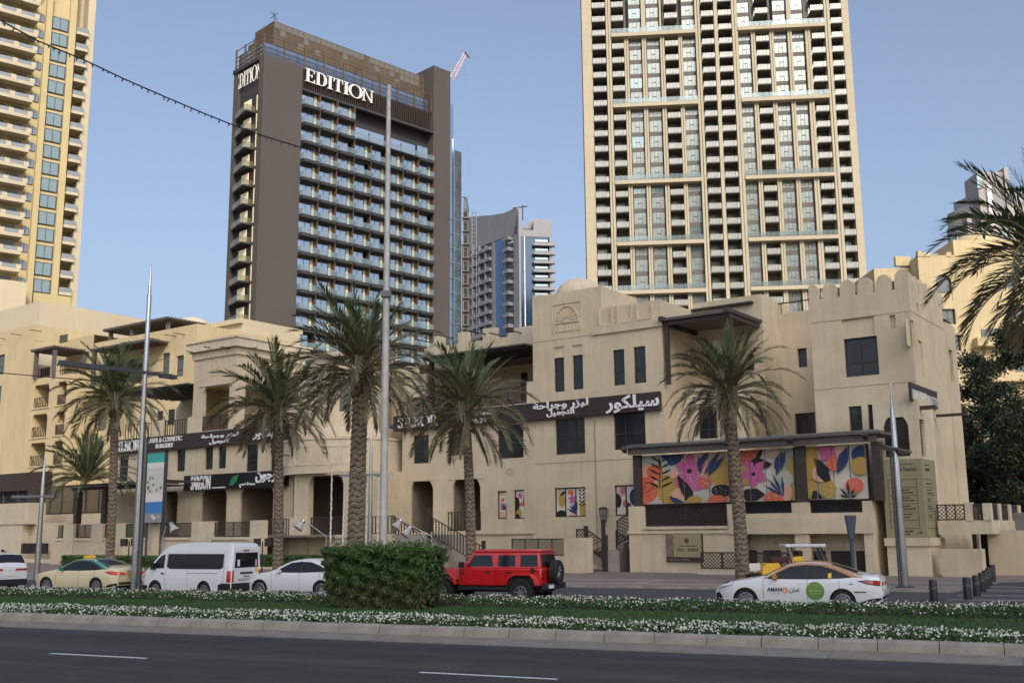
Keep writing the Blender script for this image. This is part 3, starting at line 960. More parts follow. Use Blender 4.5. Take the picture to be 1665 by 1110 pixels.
# reddish blind behind railing
MB().box(h[0] + .1, G.onb(694, 620, bM)[0], bM + .9, bM + .94, zr_ + .5, zr_ + 2.2).build('red_blind', mat('terracotta_blind', (0.36, 0.13, 0.05), .8, var=.2, scale=4), P)
# roof parapet with merlon blocks (behind the canopy)
bP = 60.2
zp0 = G.onb(760, 575, bP)[1]; zp1 = G.onb(735, 560, bP)[1]
mb = MB()
aP0 = G.onb(690, 560, bP)[0]
mb.box(aP0, aM0 - .01, bP, bP + .35, zp0, zp1)
for x0, x1, yt in ((706, 719, 546), (745, 760, 540), (785, 806, 533), (826, 836, 541), (836, 867, 531)):
    hh = G.rect(x0, yt, x1, yt + 30, bP)
    mb.box(hh[0], hh[1], bP - .03, bP + .40, zp0, hh[3])
mb.build('parapet', PLASTER2, P)
mb = MB()
for x, y in ((700, 556), (735, 549), (775, 541), (790, 543), (820, 546), (848, 541)):
    a, z = G.onb(x, y, bP)
    mb.tube((a, bP + .2, z), (a - .25, bP - 1.5, z + .02), .055, .045, 6)
mb.build('gargoyle', WOOD, P)
# balcony canopy: plane with slats
zc = G.onb(865, 558, bM - .8)[1]
aC0 = G.onb(682, 585, bM - .8)[0]
mb = MB().box(aC0, aM0 - .05, bM - .8, bU + .1, zc, zc + .10)
mb.build('canopy', SLATE, P)
mb = MB()
for i in range(9):
    b = bM - .5 + i * .42
    mb.box(aC0 + .1, aM0 - .1, b, b + .12, zc - .16, zc - .002)
mb.build('canopy_beam', BLACKM, P)
for x in (700, 783):
    a = G.onb(x, 600, bM)[0]
    MB().box(a - .14, a + .14, bM - .02, bM + .26, zr_ + .07, zc - .17).build('canopy_post', WOOD, P)
# arcade niches
INT = mat('interior_shade_paint', (.22, .18, .13), .9, var=.1)  # plaster darkened in colour to stand for the arcade shade
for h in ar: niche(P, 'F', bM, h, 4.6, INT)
for h in ar:
    c = MB(); corbel(c, h[0], bM + .02, h[3], 1, .75); corbel(c, h[1], bM + .02, h[3], -1, .75); c.build('corbel', TRIM, P)
    MB().box(h[0] - .35, h[1] + .25, bM - .05, bM - .004, h[3] + .02, h[3] + .10).build('lintel_trim', TRIM, P)
MB().box(ar[0][0] + .1, ar[0][1] - .1, bM + 3.2, bM + 3.3, ar[0][2], ar[0][2] + 2.9).build('door', DOORD, P)
MB().box(ar[1][0] + .05, ar[1][1] - .05, bM + 3.0, bM + 3.1, ar[1][2], ar[1][2] + 2.9).build('door', DOORD, P)
h = ar[0]
lattice(P, 'F', bM - .02, (h[0] - .3, h[1] + .02, h[2] + .05, h[2] + 1.25), cell=5, uprights=9, fr=.05)
zl = G.onb(740, 864, bM)[1]
MB().box(aD1, G.onb(870, 862, bM)[0], bM - .12, bM - .004, zl - .18, zl).build('ledge', TRIM, P)
# square filigree plaque
def plaque(x0, y0, x1, y1, b):
    h = G.rect(x0, y0, x1, y1, b)
    mb = MB()
    c = ((h[0] + h[1]) / 2, (h[2] + h[3]) / 2)
    r0 = (h[1] - h[0]) / 2
    for ps in ring(c[0], c[1], r0 * .5, r0 * .5, r0 * .3, r0 * .3, 0, 2 * PI, 10): mb.prism(ps, b - .05, b)
    for i in range(8):
        t = i * PI / 4
        mb.box(c[0] + r0 * .8 * math.cos(t) - .05, c[0] + r0 * .8 * math.cos(t) + .05, b - .04, b, c[1] + r0 * .8 * math.sin(t) - .05, c[1] + r0 * .8 * math.sin(t) + .05)
    for sx in (h[0], h[1]):
        mb.box(sx - .02, sx + .02, b - .03, b, h[2], h[3])
    mb.build('plaque', TRIM, P)
plaque(823, 759, 834, 771, bM)

# mural windows at street level: frame with printed panes
def blob_poly(cx, cz, rx, rz, n=12, ph=0.0, wob=0.0):
    return [(cx + rx * math.cos(2 * PI * i / n + ph) * (1 + wob * math.sin(3 * 2 * PI * i / n + ph)), cz + rz * math.sin(2 * PI * i / n + ph) * (1 + wob * math.cos(2 * 2 * PI * i / n))) for i in range(n)]
MC = {k: mat('print_' + k, c, .6) for k, c in dict(white=(.62, .58, .50), blush=(.62, .36, .26), coral=(.60, .13, .07), navy=(.018, .04, .11), black=(.012, .012, .014),
      mustard=(.42, .27, .06), pink=(.50, .11, .27), grey=(.45, .45, .38), sand=(.55, .42, .24)).items()}
MCL = list(MC.values()); MCI = {k: i for i, k in enumerate(MC)}
def leaf(p, q, wd):
    dx, dz = q[0] - p[0], q[1] - p[1]
    L = math.hypot(dx, dz); nx, nz = -dz / L * wd, dx / L * wd
    return [p, (p[0] + dx * .3 + nx * .8, p[1] + dz * .3 + nz * .8), (p[0] + dx * .6 + nx, p[1] + dz * .6 + nz), q, (p[0] + dx * .6 - nx, p[1] + dz * .6 - nz), (p[0] + dx * .3 - nx * .8, p[1] + dz * .3 - nz * .8)]
def flower(c, r, ph=0.3):
    return [leaf(c, (c[0] + r * math.cos(ph + k * 2 * PI / 5), c[1] + r * math.sin(ph + k * 2 * PI / 5)), r * .3) for k in range(5)]
def clip_poly(poly, x0, x1, z0, z1):
    def cl(ps, f, g):
        out = []
        for i in range(len(ps)):
            a, b = ps[i], ps[(i + 1) % len(ps)]
            fa, fb = f(a), f(b)
            if fa >= 0: out.append(a)
            if (fa >= 0) != (fb >= 0):
                t = fa / (fa - fb)
                out.append((a[0] + (b[0] - a[0]) * t, a[1] + (b[1] - a[1]) * t))
        return out
    for f in (lambda p: p[0] - x0, lambda p: x1 - p[0], lambda p: p[1] - z0, lambda p: z1 - p[1]):
        poly = cl(poly, f, None)
        if len(poly) < 3: return None
    return poly
def print_panel(parent, x0, x1, z0, z1, y, shapes, bgc, name='mural_panel'):
    """one printed sheet: background box plus colour shapes a hair in front, clipped to the sheet"""
    mb = MB()
    mb.mi = MCI[bgc]
    mb.box(x0, x1, y, y + .02, z0, z1)
    lv = 0
    for col, ps in shapes:
        c = clip_poly(ps, x0, x1, z0, z1)
        lv += 1
        if not c: continue
        mb.mi = MCI[col]
        yy = y - .0006 * lv - .001
        mb.quad(*[(p[0], yy, p[1]) for p in c])
    return mb.build(name, MCL, parent)
def mural_window(h, b, cols, shapes, bgs):
    o = G.thing('mural_window', '', 'window', h[0], b + .15, h[2])
    return o
def small_mural(parent, h, b, cols, seed):
    rr = random.Random(seed)
    fw = .07
    mb = MB()
    y0, y1 = b + .08, b + .18
    mb.box(h[0], h[1], y0, y1, h[2], h[2] + fw); mb.box(h[0], h[1], y0, y1, h[3] - fw, h[3])
    W_ = h[1] - h[0]
    for i in range(cols + 1):
        x = h[0] + W_ * i / cols
        x = min(max(x, h[0] + fw / 2), h[1] - fw / 2)
        mb.box(x - fw / 2, x + fw / 2, y0 + .004, y1, h[2] + fw, h[3] - fw)
    fr = mb.build('window', FRAME, parent)
    H_ = h[3] - h[2]
    X = lambda t: h[0] + W_ * t
    Z = lambda t: h[2] + H_ * t
    sh = []
    if seed == 1:
        sh = [('blush', blob_poly(X(.15), Z(.75), .35, .35)), ('mustard', blob_poly(X(.2), Z(.55), .26, .42)), ('coral', blob_poly(X(.5), Z(.83), .24, .17)), ('black', leaf((X(.12), Z(.72)), (X(.36), Z(.9)), .1)),
              ('black', blob_poly(X(.18), Z(.08), .42, .3)), ('mustard', blob_poly(X(.88), Z(.25), .25, .6)), ('blush', blob_poly(X(.55), Z(.02), .3, .2))]
        sh += [('pink', p) for p in flower((X(.55), Z(.6)), .36)]
        sh += [('navy', leaf((X(.66), Z(.1)), (X(.66) + .75 * math.cos(t), Z(.1) + .85 * math.sin(t)), .07)) for t in (1.75, 2.05, 2.35, 2.7, 1.45)]
        sh += [('black', leaf((X(.86), Z(.35 + k * .12)), (X(.86 + s_ * .11), Z(.47 + k * .12)), .05)) for k in range(5) for s_ in (-1, 1)]
    elif seed == 2:
        sh = [('blush', blob_poly(X(.3), Z(.95), .3, .2)), ('coral', blob_poly(X(.45), Z(.68), .16, .13)), ('blush', blob_poly(X(.3), Z(.05), .4, .35)), ('mustard', blob_poly(X(.9), Z(.25), .14, .45))]
        sh += [('pink', p) for p in flower((X(.4), Z(.5)), .2)]
        sh += [('navy', leaf((X(.75), Z(.32)), (X(.75) + .5 * math.cos(t), Z(.32) + .5 * math.sin(t)), .05)) for t in (1.7, 2.1, 2.5, 2.9)]
    elif seed == 3:
        sh = [('black', blob_poly(X(.15), Z(.5), .25, .5)), ('coral', blob_poly(X(.7), Z(.5), .25, .15)), ('mustard', blob_poly(X(.4), Z(.18), .22, .36)), ('navy', blob_poly(X(.95), Z(.65), .14, .3)), ('black', blob_poly(X(.2), Z(.05), .2, .25))]
        sh += [('pink', p) for p in flower((X(.5), Z(.8)), .26)]
    else:
        sh = [('black', blob_poly(X(.1), Z(.5), .25, .45)), ('blush', blob_poly(X(.3), Z(.8), .3, .35)), ('coral', blob_poly(X(.45), Z(.4), .2, .25)), ('navy', blob_poly(X(.6), Z(.2), .2, .45)), ('pink', blob_poly(X(.35), Z(.82), .2, .25)), ('navy', blob_poly(X(.85), Z(.6), .3, .5))]
    for i in range(cols):
        print_panel(fr, X(i / cols) + .03, X((i + 1) / cols) - .03, h[2] + .03, h[3] - .03, b + .13, sh, ['white', 'white', 'white'][i % 3], 'printed_pane')
small_mural(P, gr[0], bM, 3, 1)
small_mural(P, g2[0], bM, 1, 2)
small_mural(P, g2[1], bM, 1, 3)
small_mural(P, gr[1], bM, 2, 4)

# M3: recessed part with the upper pergola ; M4: link wall to the corner tower
a3 = G.onb(1246, 640, 62.5)[0]
bA, bB = 59.4, 62.5
zfl = 11.3
h3 = [G.rect(1136, 662, 1166, 713, bA)]
a3l = G.onb(1212, 690, bA)[0]
mb = MB(); wall(mb, mapF(bA), aM2, a3l, 0, zfl, h3, .2)
mb.quad((aM2, bA, zfl), (a3l, bA, zfl), (a3l, bB, zfl), (aM2, bB, zfl))
wall(mb, mapR(a3l), bA, bB, 0, zfl, (), .2)
zt3 = G.onb(1180, 486, bB)[1]
h3u = [G.rect(1216, 575, 1226, 592 + 10, bB)]
h3b = [G.rect(1223.5, 662, 1233, 711, bB), G.rect(1239, 665, 1247, 711, bB)]
wall(mb, mapF(bB), aM2, a3, 0, zt3, h3u + h3b, .25)
wall(mb, mapR(a3), bB, 67, 0, zt3, (), .2)
mb.quad((aM2, bB, zt3), (a3, bB, zt3), (a3, bB + .4, zt3), (aM2, bB + .4, zt3))
mb.quad((a3 - .4, bB, zt3 + .001), (a3, bB, zt3 + .001), (a3, 67, zt3 + .001), (a3 - .4, 67, zt3 + .001))
mb.build('wall', PLASTER, P)
window(P, 'F', bA, h3[0], 2, (0.3,), .18)
for h in h3u + h3b: window(P, 'F', bB, h, 1, (), .25)
hq = G.rect(1127, 485, 1225, 495, bB)
MB().box(hq[0], hq[1], bB - .35, bB - .005, zt3 - .55, zt3 - .43).build('roof_rail', FRAME, P)
aS0 = G.onb(1322, 600, bS)[0]
aS1 = G.onb(1480, 505, bS)[0]
b4 = 65.0
a4r = aS0 + .5
z4 = G.onb(1290, 507, b4)[1]
h4 = [G.rect(1297, 566, 1312, 597, b4), G.rect(1293, 671, 1326, 708, b4)]
mb = MB(); wall(mb, mapF(b4), a3 - 1, a4r, 0, z4, h4, .3)
mb.quad((a3 - 1, b4, z4), (a4r, b4, z4), (a4r, b4 + 3, z4), (a3 - 1, b4 + 3, z4))
mb.build('wall', PLASTER, P)
window(P, 'F', b4, h4[0], 1, (), .28); window(P, 'F', b4, h4[1], 2, (), .28)
mb = MB()
for i in range(5): mb.tube((a3 + .2 + i * 1.2, b4 + .2, z4), (a3 + .2 + i * 1.2, b4 + .2, z4 + .7), .03, n=5)
mb.tube((a3, b4 + .2, z4 + .7), (a4r + .4, b4 + .2, z4 + .7), .04, n=6)
mb.build('roof_rail', BLACKM, P)
# pergola over the upper balcony
zpg = G.onb(1187, 507, bM)[1]
apr = G.onb(1188, 507, bM)[0]
apl = aM2 + .1
mb = MB().box(apl, apr, bM - .1, 63.2, zpg, zpg + .08)
mb.build('pergola_roof', SLATE, P)
mb = MB()
for i in range(22):
    b = bM + i * .245
    mb.box(apl, apr + .12, b, b + .07, zpg + .085, zpg + .19)
mb.build('pergola_slat', SLATE, P)
mb = MB()
mb.box(apl, apl + .2, bM - .05, 63, zpg - .28, zpg - .003); mb.box(apr - .3, apr - .1, bM - .05, 63, zpg - .28, zpg - .003)
mb.box(apl + .21, apr - .31, bM + .1, bM + .3, zpg - .26, zpg - .003)
for xx in (apl - .05, apr - .28):
    mb.box(xx, xx + .3, bM - .45, bM - .06, zpg - .05, zpg + .22)
mb.build('pergola_beam', WOOD, P)
for a in (apl + .06, apr - .3):
    MB().box(a, a + .24, bM + .12, bM + .36, zfl, zpg - .29).build('pergola_post', WOOD, P)

# corner tower S
hS = [F_(1373, 548, 1428, 611, bS), F_(1381, 660, 1402, 706, bS), F_(1412, 657, 1427, 706, bS)]
nS = [F_(1447, 512, 1456.5, 535, bS)]
bl = F_(1369, 516, 1422, 546, bS)
zv = G.onb(1400, 478, bS)[1]
zbS = G.ona(1535, 560, aS1)[0]
bS1 = 67.5
hSr = []
def RR(x0, y0, x1, y1): return G.rectR(x0, y0, x1, y1, aS1)
hSr = [RR(1477.5, 520, 1487, 562), RR(1495, 555, 1501, 612), RR(1491, 494, 1494, 512), RR(1529, 565, 1538, 618), RR(1532, 672, 1540, 800)]
mb = MB()
wall(mb, mapF(bS), aS0, aS1, 0, zv, hS + nS + [bl], .24)
wall(mb, mapR(aS1), bS, 65.4, 0, zv, hSr[:3], .14)
zlowS = G.ona(1545, 530, aS1)[1]
wall(mb, mapR(aS1 + .12), 65.4, bS1, 0, zlowS, [RR(1541, 570, 1547, 620)], .3)
mb.quad((aS1, 65.4, 0), (aS1 + .12, 65.4, 0), (aS1 + .12, 65.4, zlowS), (aS1, 65.4, zlowS))
mb.quad((aS0, bS, 0), (aS0, bS1, 0), (aS0, bS1, zv), (aS0, bS, zv))
mb.quad((aS0, bS, zv - .6), (aS1, bS, zv - .6), (aS1, bS1, zv - .6), (aS0, bS1, zv - .6))
mb.build('wall', PLASTER, P)
MB().box(bl[0], bl[1], bS + .12, bS + .22, bl[2], bl[3]).build('blind_panel', PLASTER, P)
MB().box(nS[0][0], nS[0][1], bS + .18, bS + .24, nS[0][2], nS[0][3]).build('blind_panel', PLASTER, P)
for h in hSr[:3]: MB().box(aS1 - .14, aS1 - .1, h[0], h[1], h[2], h[3]).build('blind_panel', PLASTER, P)
window(P, 'F', bS, hS[0], 2, (0.36,), .22, fw=.09)
for h in hS[1:]: window(P, 'F', bS, h, 1, (), .22)
mb = MB()
for yy, zz in ((527, None),):
    z_ = G.onb(1400, 516, bS)[1]
    mb.box(aS0, aS1 + .02, bS - .012, bS + .01, z_, z_ + .03); mb.box(aS1 - .01, aS1 + .012, bS, 65.3, z_, z_ + .03)
    z_ = G.onb(1400, 628, bS)[1]
    mb.box(aS0, aS1 + .02, bS - .012, bS + .01, z_, z_ + .03)
mb.build('joint', MATS['joint_line_paint'], P)
# rounded merlons
def merlon_poly(x0, x1, z0, z1, n=8):
    c = (x0 + x1) / 2; r = (x1 - x0) / 2
    return [(x0, z0), (x1, z0)] + [(c + r * math.cos(t), z0 + (z1 - z0) * (.45 + .55 * math.sin(t))) for t in [PI * i / n for i in range(n + 1)]]
ztm = G.onb(1409, 450, bS)[1]
Wd = aS1 - aS0
step = Wd / 5.5
x = aS0 - step * .25
for i in range(6):
    x0, x1 = max(aS0, x + .02), min(aS1, x + step * .86)
    if i == 5: x1 = aS1
    mm = merlon_poly(x + .02, x + step * .86, zv, ztm + (.15 if i == 5 else 0))
    mm = clip_poly(mm, aS0, aS1, zv - 1, ztm + 2)
    MB().prism(mm, bS, bS + .3).build('merlon', PLASTER, P)
    x += step
st2 = (65.4 - bS) / 6.5
for i in range(7):
    b = bS + .32 + i * st2 if i == 0 else bS + i * st2
    mm = merlon_poly(b, bS + i * st2 + st2 * .84, zv, ztm)
    MB().prismx(mm, aS1 - .3, aS1 - .003).build('merlon', PLASTER, P)
# pale corner projection with scalloped louvre opening
bJ = 57.3
aJ0 = G.onb(1421, 700, bJ)[0]; aJ1 = aS1 + .35
zj = G.onb(1450, 651, bJ)[1]
hj = [F_(1437, 678, 1478, 742, bJ)]
bJr = 60.2
hjr = [G.rectR(1497, 682, 1504, 742, aJ1)]
mb = MB(); wall(mb, mapF(bJ), aJ0, aJ1, 0, zj, hj, .25); wall(mb, mapR(aJ1), bJ, bJr, 0, zj, hjr, .25)
mb.quad((aJ0, bJ, zj), (aJ1, bJ, zj), (aJ1, bJr, zj), (aJ0, bJr, zj)); mb.quad((aJ0, bJ, 0), (aJ0, bS, 0), (aJ0, bS, zj), (aJ0, bJ, zj))
mb.quad((aJ0, bJr, 0), (aJ1, bJr, 0), (aJ1, bJr, zj), (aJ0, bJr, zj))
mb.build('wall', PLASTER2, P)
h = hj[0]
mb = MB()
for i in range(int((h[3] - h[2]) / .11)):
    z = h[2] + i * .11
    mb.box(h[0], h[1], bJ + .12, bJ + .17, z, z + .06)
mb.build('louvre', WOOD, P)
MB().box(h[0], h[1], bJ + .18, bJ + .2, h[2], h[3]).build('louvre_back', DOORD, P)
c = MB(); corbel(c, h[0], bJ + .03, h[3], 1, .62); corbel(c, h[1], bJ + .03, h[3], -1, .62); c.build('corbel', TRIM, P)
h = hjr[0]
mb = MB()
for i in range(int((h[3] - h[2]) / .11)):
    z = h[2] + i * .11
    mb.box(aJ1 - .2, aJ1 - .14, h[0], h[1], z, z + .06)
mb.build('louvre', WOOD, P)

# terrace with mural wall
aT0 = G.onb(1021, 800, bT)[0]; aT1 = G.onb(1420, 870, bT)[0]
aTm = G.onb(1184, 800, bT)[0]
zt0 = 2.28                                   # ledge height
zp_ = G.onb(1300, 818, bT)[1] + .05          # top of piers
t0 = MB()
lowh = [F_(1212, 870, 1294, 940, bT), F_(1317, 870, 1407, 940, bT)]
lowh = [(q[0], q[1], 0.1, 2.2) for q in lowh]
zb_l = G.onb(1110, 855, bT)[1]; 
op = [(G.onb(1048, 830, bT)[0], G.onb(1182, 830, bT)[0], zb_l, zp_), F_(1210, 815, 1287, 834, bT), F_(1316.5, 813, 1402, 833, bT)]
op[1] = (op[1][0], op[1][1], op[1][2], zp_); op[2] = (op[2][0], op[2][1], op[2][2], zp_)
wall(t0, mapF(bT), aT0, aT1, 0, zp_, op + lowh, .3)
wall(t0, mapR(aT1), bT, bS - .3, 0, zp_, (), .3)
t0.quad((aT0, bT, 0), (aT0, bM, 0), (aT0, bM, zp_), (aT0, bT, zp_))
t0.quad((aT0, bT + .3, 2.5), (aT1, bT + .3, 2.5), (aT1, bM, 2.5), (aT0, bM, 2.5))
t0.quad((aT0, bT + 1.2, 0), (aT1, bT + 1.2, 0), (aT1, bT + 1.2, 2.5), (aT0, bT + 1.2, 2.5))
t0.quad((aT0, bT, zp_), (aT1, bT, zp_), (aT1, bT + .3, zp_), (aT0, bT + .3, zp_))
t0.build('terrace_wall', PLASTER, P)
mb = MB()
mb.box(aT0 - .08, aTm, bT - .08, bT - .004, zt0 - .02, zt0 + .14); mb.box(op[0][0] - .15, op[0][1], bT - .13, bT - .004, zb_l - .16, zb_l - .02)
mb.box(aTm + .01, aT1 + .06, bT - .10, bT - .004, 2.20, 3.05)
mb.box(G.onb(1042, 900, bT)[0], G.onb(1045, 900, bT)[0], bT - .04, bT - .004, .1, zt0 - .03)
mb.build('terrace_ledge', PLASTER2, P)
for i, h in enumerate(op): lattice(P, 'F', bT + .12, (h[0] + .05, h[1] - .05, h[2] + .06, h[3] - .04), material=BLACKM if i else WOOD, cell=.2, uprights=3 if i == 0 else 1, t=.04)
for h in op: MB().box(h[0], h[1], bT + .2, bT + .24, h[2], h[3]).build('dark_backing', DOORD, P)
for k, (x0, y0, x1, y1) in enumerate(((1216, 894, 1232, 930), (1243, 894, 1271, 930), (1325, 895, 1344, 940), (1353, 895, 1384, 940), (1394, 895, 1407, 940))):
    h = G.rect(x0, y0, x1, y1, bT + 1.2)
    MB().box(h[0], h[1], bT + 1.12, bT + 1.18, max(.12, h[2]), h[3]).build('shutter', DOORD, P)
    mb = MB()
    for i in range(int((h[3] - max(.12, h[2])) / .14)):
        z = max(.12, h[2]) + i * .14
        mb.box(h[0] + .03, h[1] - .03, bT + 1.09, bT + 1.115, z, z + .09)
    mb.build('shutter_slat', WOOD, P)
for x in (1255, 1366):
    h = G.rect(x - 6, 876, x + 6, 888, bT + 1.2)
    MB().box(h[0], h[1], bT + 1.16, bT + 1.195, h[2], h[3]).build('vent_plate', PLASTER2, P)
# canopy over the mural
zcan = G.onb(1222, 716, bT - .3)[1]
ac0 = G.onb(1012, 735, bT - .3)[0]; ac1 = G.onb(1432, 708, bT - .3)[0]
mb = MB().box(ac0, ac1, bT - .35, bT + 2.6, zcan - .02, zcan + .1); mb.build('canopy', SLATE, P)
MB().box(ac0 + .25, ac1 - .2, bT - .2, bT + 2.5, zcan + .102, zcan + .2).build('canopy_sheet', STEEL, P)
MB().box(ac0 + .3, ac1 - .3, bT - .2, bT + .05, zcan - .38, zcan - .025).build('canopy_beam', SLATE, P)
mb = MB()
for x in (1022, 1190, 1291, 1413):
    a = G.onb(x, 730, bT)[0]
    mb.prismx([(bT - .7, zcan - .12), (bT - .36, zcan - .3), (bT - .36, zcan - .05), (bT - .65, zcan + .02)], a - .12, a + .12)
mb.build('beam_end', WOOD, P)
for x in (1034, 1190, 1301, 1426):
    a = G.onb(x, 780, bT)[0]
    wd_ = .22 if x != 1301 else .28
    MB().box(a - wd_, a + wd_, bT + .08, bT + .45, zp_ + .002, zcan - .40).build('canopy_post', WOOD, P)
mb0 = G.onb(1110, 818, bT + .3)[1]; mt = zcan - .45
MB().box(aT0 + .2, aT1 - .1, bT + .44, bT + .5, zp_ - .1, mt).build('mural_backing', DOORD, P)
XA = G.onb(1042, 780, bT + .42)[0]; XB = G.onb(1292, 770, bT + .42)[0]
XC = G.onb(1306, 770, bT + .42)[0]; XD = G.onb(1411, 770, bT + .42)[0]
ZA, ZB = zp_ + .12, mt
Xm = lambda px: G.onb(px, 775, bT + .42)[0]
def Zm(px, py): return G.onb(px, py, bT + .42)[1]
def PT(zx, zy, src=0):
    """point of the mural from picture position"""
    return G.onb(zx, zy, bT + .42)
sh = []
Q = lambda x, y, ox=960, oy=690, k=4.11: PT(ox + x / k, oy + y / k)
def S1p(c, *pts): sh.append((c, [Q(*p) for p in pts]))
def C1(c, x, y, r, rz=None, ox=960, oy=690):
    p = Q(x, y, ox, oy); k = 4.11 * 29
    sh.append((c, blob_poly(p[0], p[1], r / k * 1.18, (rz or r) / k, 16)))
def F1(c, x, y, r, ph, ox=960, oy=690):
    p = Q(x, y, ox, oy)
    for q in flower(p, r / 119 * 1.1, ph): sh.append((c, q))
def dots(c, x, y, rx, ry, n, s, seed, ox=960):
    rr = random.Random(seed)
    for i in range(n):
        t = rr.uniform(0, 6.28); r = math.sqrt(rr.uniform(0, 1))
        p = Q(x + rx * r * math.cos(t), y + ry * r * math.sin(t), ox)
        sh.append((c, blob_poly(p[0], p[1], s, s, 6)))
def L1(c, x0, y0, x1, y1, wd, ox=960): sh.append((c, leaf(Q(x0, y0, ox), Q(x1, y1, ox), wd)))
C1('blush', 360, 330, 90, 70); C1('blush', 700, 240, 110); C1('grey', 760, 440, 110, 70); C1('mustard', 520, 430, 80, 100); C1('blush', 600, 480, 60, 60)
S1p('blush', (620, 230), (800, 190), (930, 230), (930, 420), (840, 430), (760, 300))
C1('coral', 350, 440, 105, 95); C1('coral', 430, 320, 55, 55); dots('black', 380, 440, 70, 60, 34, .035, 2)
S1p('navy', (470, 205), (640, 195), (590, 260), (540, 275), (500, 250))
S1p('grey', (478, 220), (520, 250), (500, 290), (478, 300))
for k in range(5):
    yy = 420 - k * 42
    L1('black', 470, yy, 385 + k * 4, yy - 40, .06); L1('black', 470, yy, 555 - k * 6, yy - 40, .06)
L1('black', 470, 300, 458, 215, .08); L1('black', 468, 450, 466, 260, .03)
C1('mustard', 870, 320, 75, 85); F1('pink', 670, 300, 110, .3); C1('pink', 610, 370, 45, 45); C1('pink', 710, 390, 60, 50); dots('white', 690, 370, 100, 45, 26, .03, 3); C1('black', 665, 310, 16)
C1('coral', 770, 390, 40, 35); dots('white', 780, 380, 35, 30, 10, .025, 4)
for x0, y0, x1, y1 in ((720, 290, 790, 180), (760, 340, 870, 180), (780, 350, 900, 210), (740, 330, 730, 210)): L1('navy', x0, y0, x1, y1, .16)
S1p('black', (580, 330), (600, 420), (640, 500), (690, 500), (690, 450), (650, 390)); C1('mustard', 700, 500, 45, 25); C1('blush', 560, 330, 30, 30)
S1p('navy', (530, 480), (560, 520), (640, 522), (580, 490)); L1('navy', 560, 520, 540, 470, .08)
C1('black', 880, 440, 62, 40); C1('coral', 850, 500, 55, 30); dots('white', 880, 440, 50, 30, 12, .02, 9)
# second part, right of the palm (origin x 1200)
ox = 1200
C1('coral', 50, 190, 85, 75, ox); dots('black', 50, 190, 65, 55, 20, .03, 5, ox); C1('mustard', 30, 340, 65, 65, ox); C1('blush', 10, 470, 60, 60, ox)
sh.append(('black', [Q(*p, ox) for p in ((55, 265), (130, 215), (235, 262), (200, 290), (130, 300))])); L1('black', 130, 230, 165, 165, .14, ox)
F1('pink', 110, 325, 95, .8, ox); C1('black', 108, 330, 12, 12, ox)
sh.append(('black', [Q(*p, ox) for p in ((15, 470), (60, 430), (130, 425), (190, 465), (130, 505), (60, 510))])); C1('coral', 250, 500, 65, 55, ox); dots('white', 250, 490, 50, 25, 12, .025, 6, ox)
C1('blush', 260, 200, 45, 25, ox); C1('mustard', 370, 290, 30, 80, ox); C1('mustard', 380, 440, 30, 60, ox); C1('blush', 330, 450, 30, 60, ox); C1('grey', 320, 360, 45, 50, ox)
L1('navy', 260, 340, 320, 175, .22, ox); L1('navy', 250, 300, 300, 180, .2, ox)
for x1, y1 in ((170, 400), (200, 360), (230, 320), (300, 340)): L1('navy', 312, 480, x1, y1, .07, ox)
# part three
C1('mustard', 480, 230, 55, 130, ox); C1('mustard', 480, 430, 50, 60, ox); dots('white', 480, 430, 40, 50, 26, .02, 7, ox); C1('mustard', 610, 430, 42, 62, ox); dots('white', 610, 430, 35, 55, 24, .02, 8, ox)
C1('blush', 560, 330, 50, 50, ox); F1('pink', 610, 180, 70, .2, ox); C1('coral', 650, 260, 40, 45, ox); C1('blush', 690, 180, 30, 40, ox)
sh.append(('black', [Q(*p, ox) for p in ((515, 225), (560, 240), (610, 290), (628, 370), (590, 387), (540, 340))]))
L1('navy', 670, 330, 745, 140, .28, ox); L1('navy', 680, 290, 720, 170, .2, ox)
C1('navy', 830, 200, 52, 55, ox); C1('mustard', 825, 275, 52, 55, ox); C1('coral', 785, 405, 48, 45, ox); dots('blush', 785, 405, 35, 32, 20, .02, 10, ox)
for x1, y1 in ((685, 420), (685, 470), (808, 470), (740, 380), (790, 425)): L1('black', 750, 488, x1, y1, .06, ox)
sh.append(('black', [Q(*p, ox) for p in ((498, 495), (510, 440), (540, 445), (580, 495))]))
for k, (xa, xb) in enumerate(((XA, 1077), (1077, 1113), (1113, 1153), (1153, 1186), (1194, 1221), (1221, 1245.5), (1245.5, 1270), (1270, XB))):
    pa = XA if k == 0 else Xm(xa); pb = XB if k == 7 else Xm(xb)
    print_panel(P, pa + .02, pb - .02, ZA, ZB, bT + .40, sh, ['grey', 'grey', 'blush', 'blush', 'white', 'white', 'white', 'grey'][k])
for xa, xb in ((1306, 1330), (1330, 1356), (1356, 1383), (1383, 1411)):
    print_panel(P, Xm(xa) + .02, Xm(xb) - .02, ZA, ZB, bT + .40, sh, 'grey' if xa == 1306 else 'white')

# rotunda: curved bay
ca, cb = G.ab(*ony(568, 700, 80.5)[:1], 80.5) if False else G.ab(ony(566, 700, 80.5)[0], 80.5)
zsh = G.onb(560, 693, cb - 3)[1]
zlo = G.onb(560, 765, cb - 4)[1]
Rl, Ru = 4.7, 3.1
mb = MB().lathe([(Rl, zlo - .1), (Rl, zsh - 1.0), (Rl + .08, zsh - .95), (Rl + .08, zsh - .8), (Rl - .6, zsh - .78), (Rl - .62, zsh - .2), (Rl - .8, zsh), (Ru, zsh + .05), (Ru, zsh + 5.2), (Ru + .25, zsh + 5.25), (Ru + .25, zsh + 5.6), (Ru, zsh + 5.6), (0, zsh + 5.8)], (ca, cb, 0), 48)
mb.build('curved_bay', PLASTER, P, smooth=True)
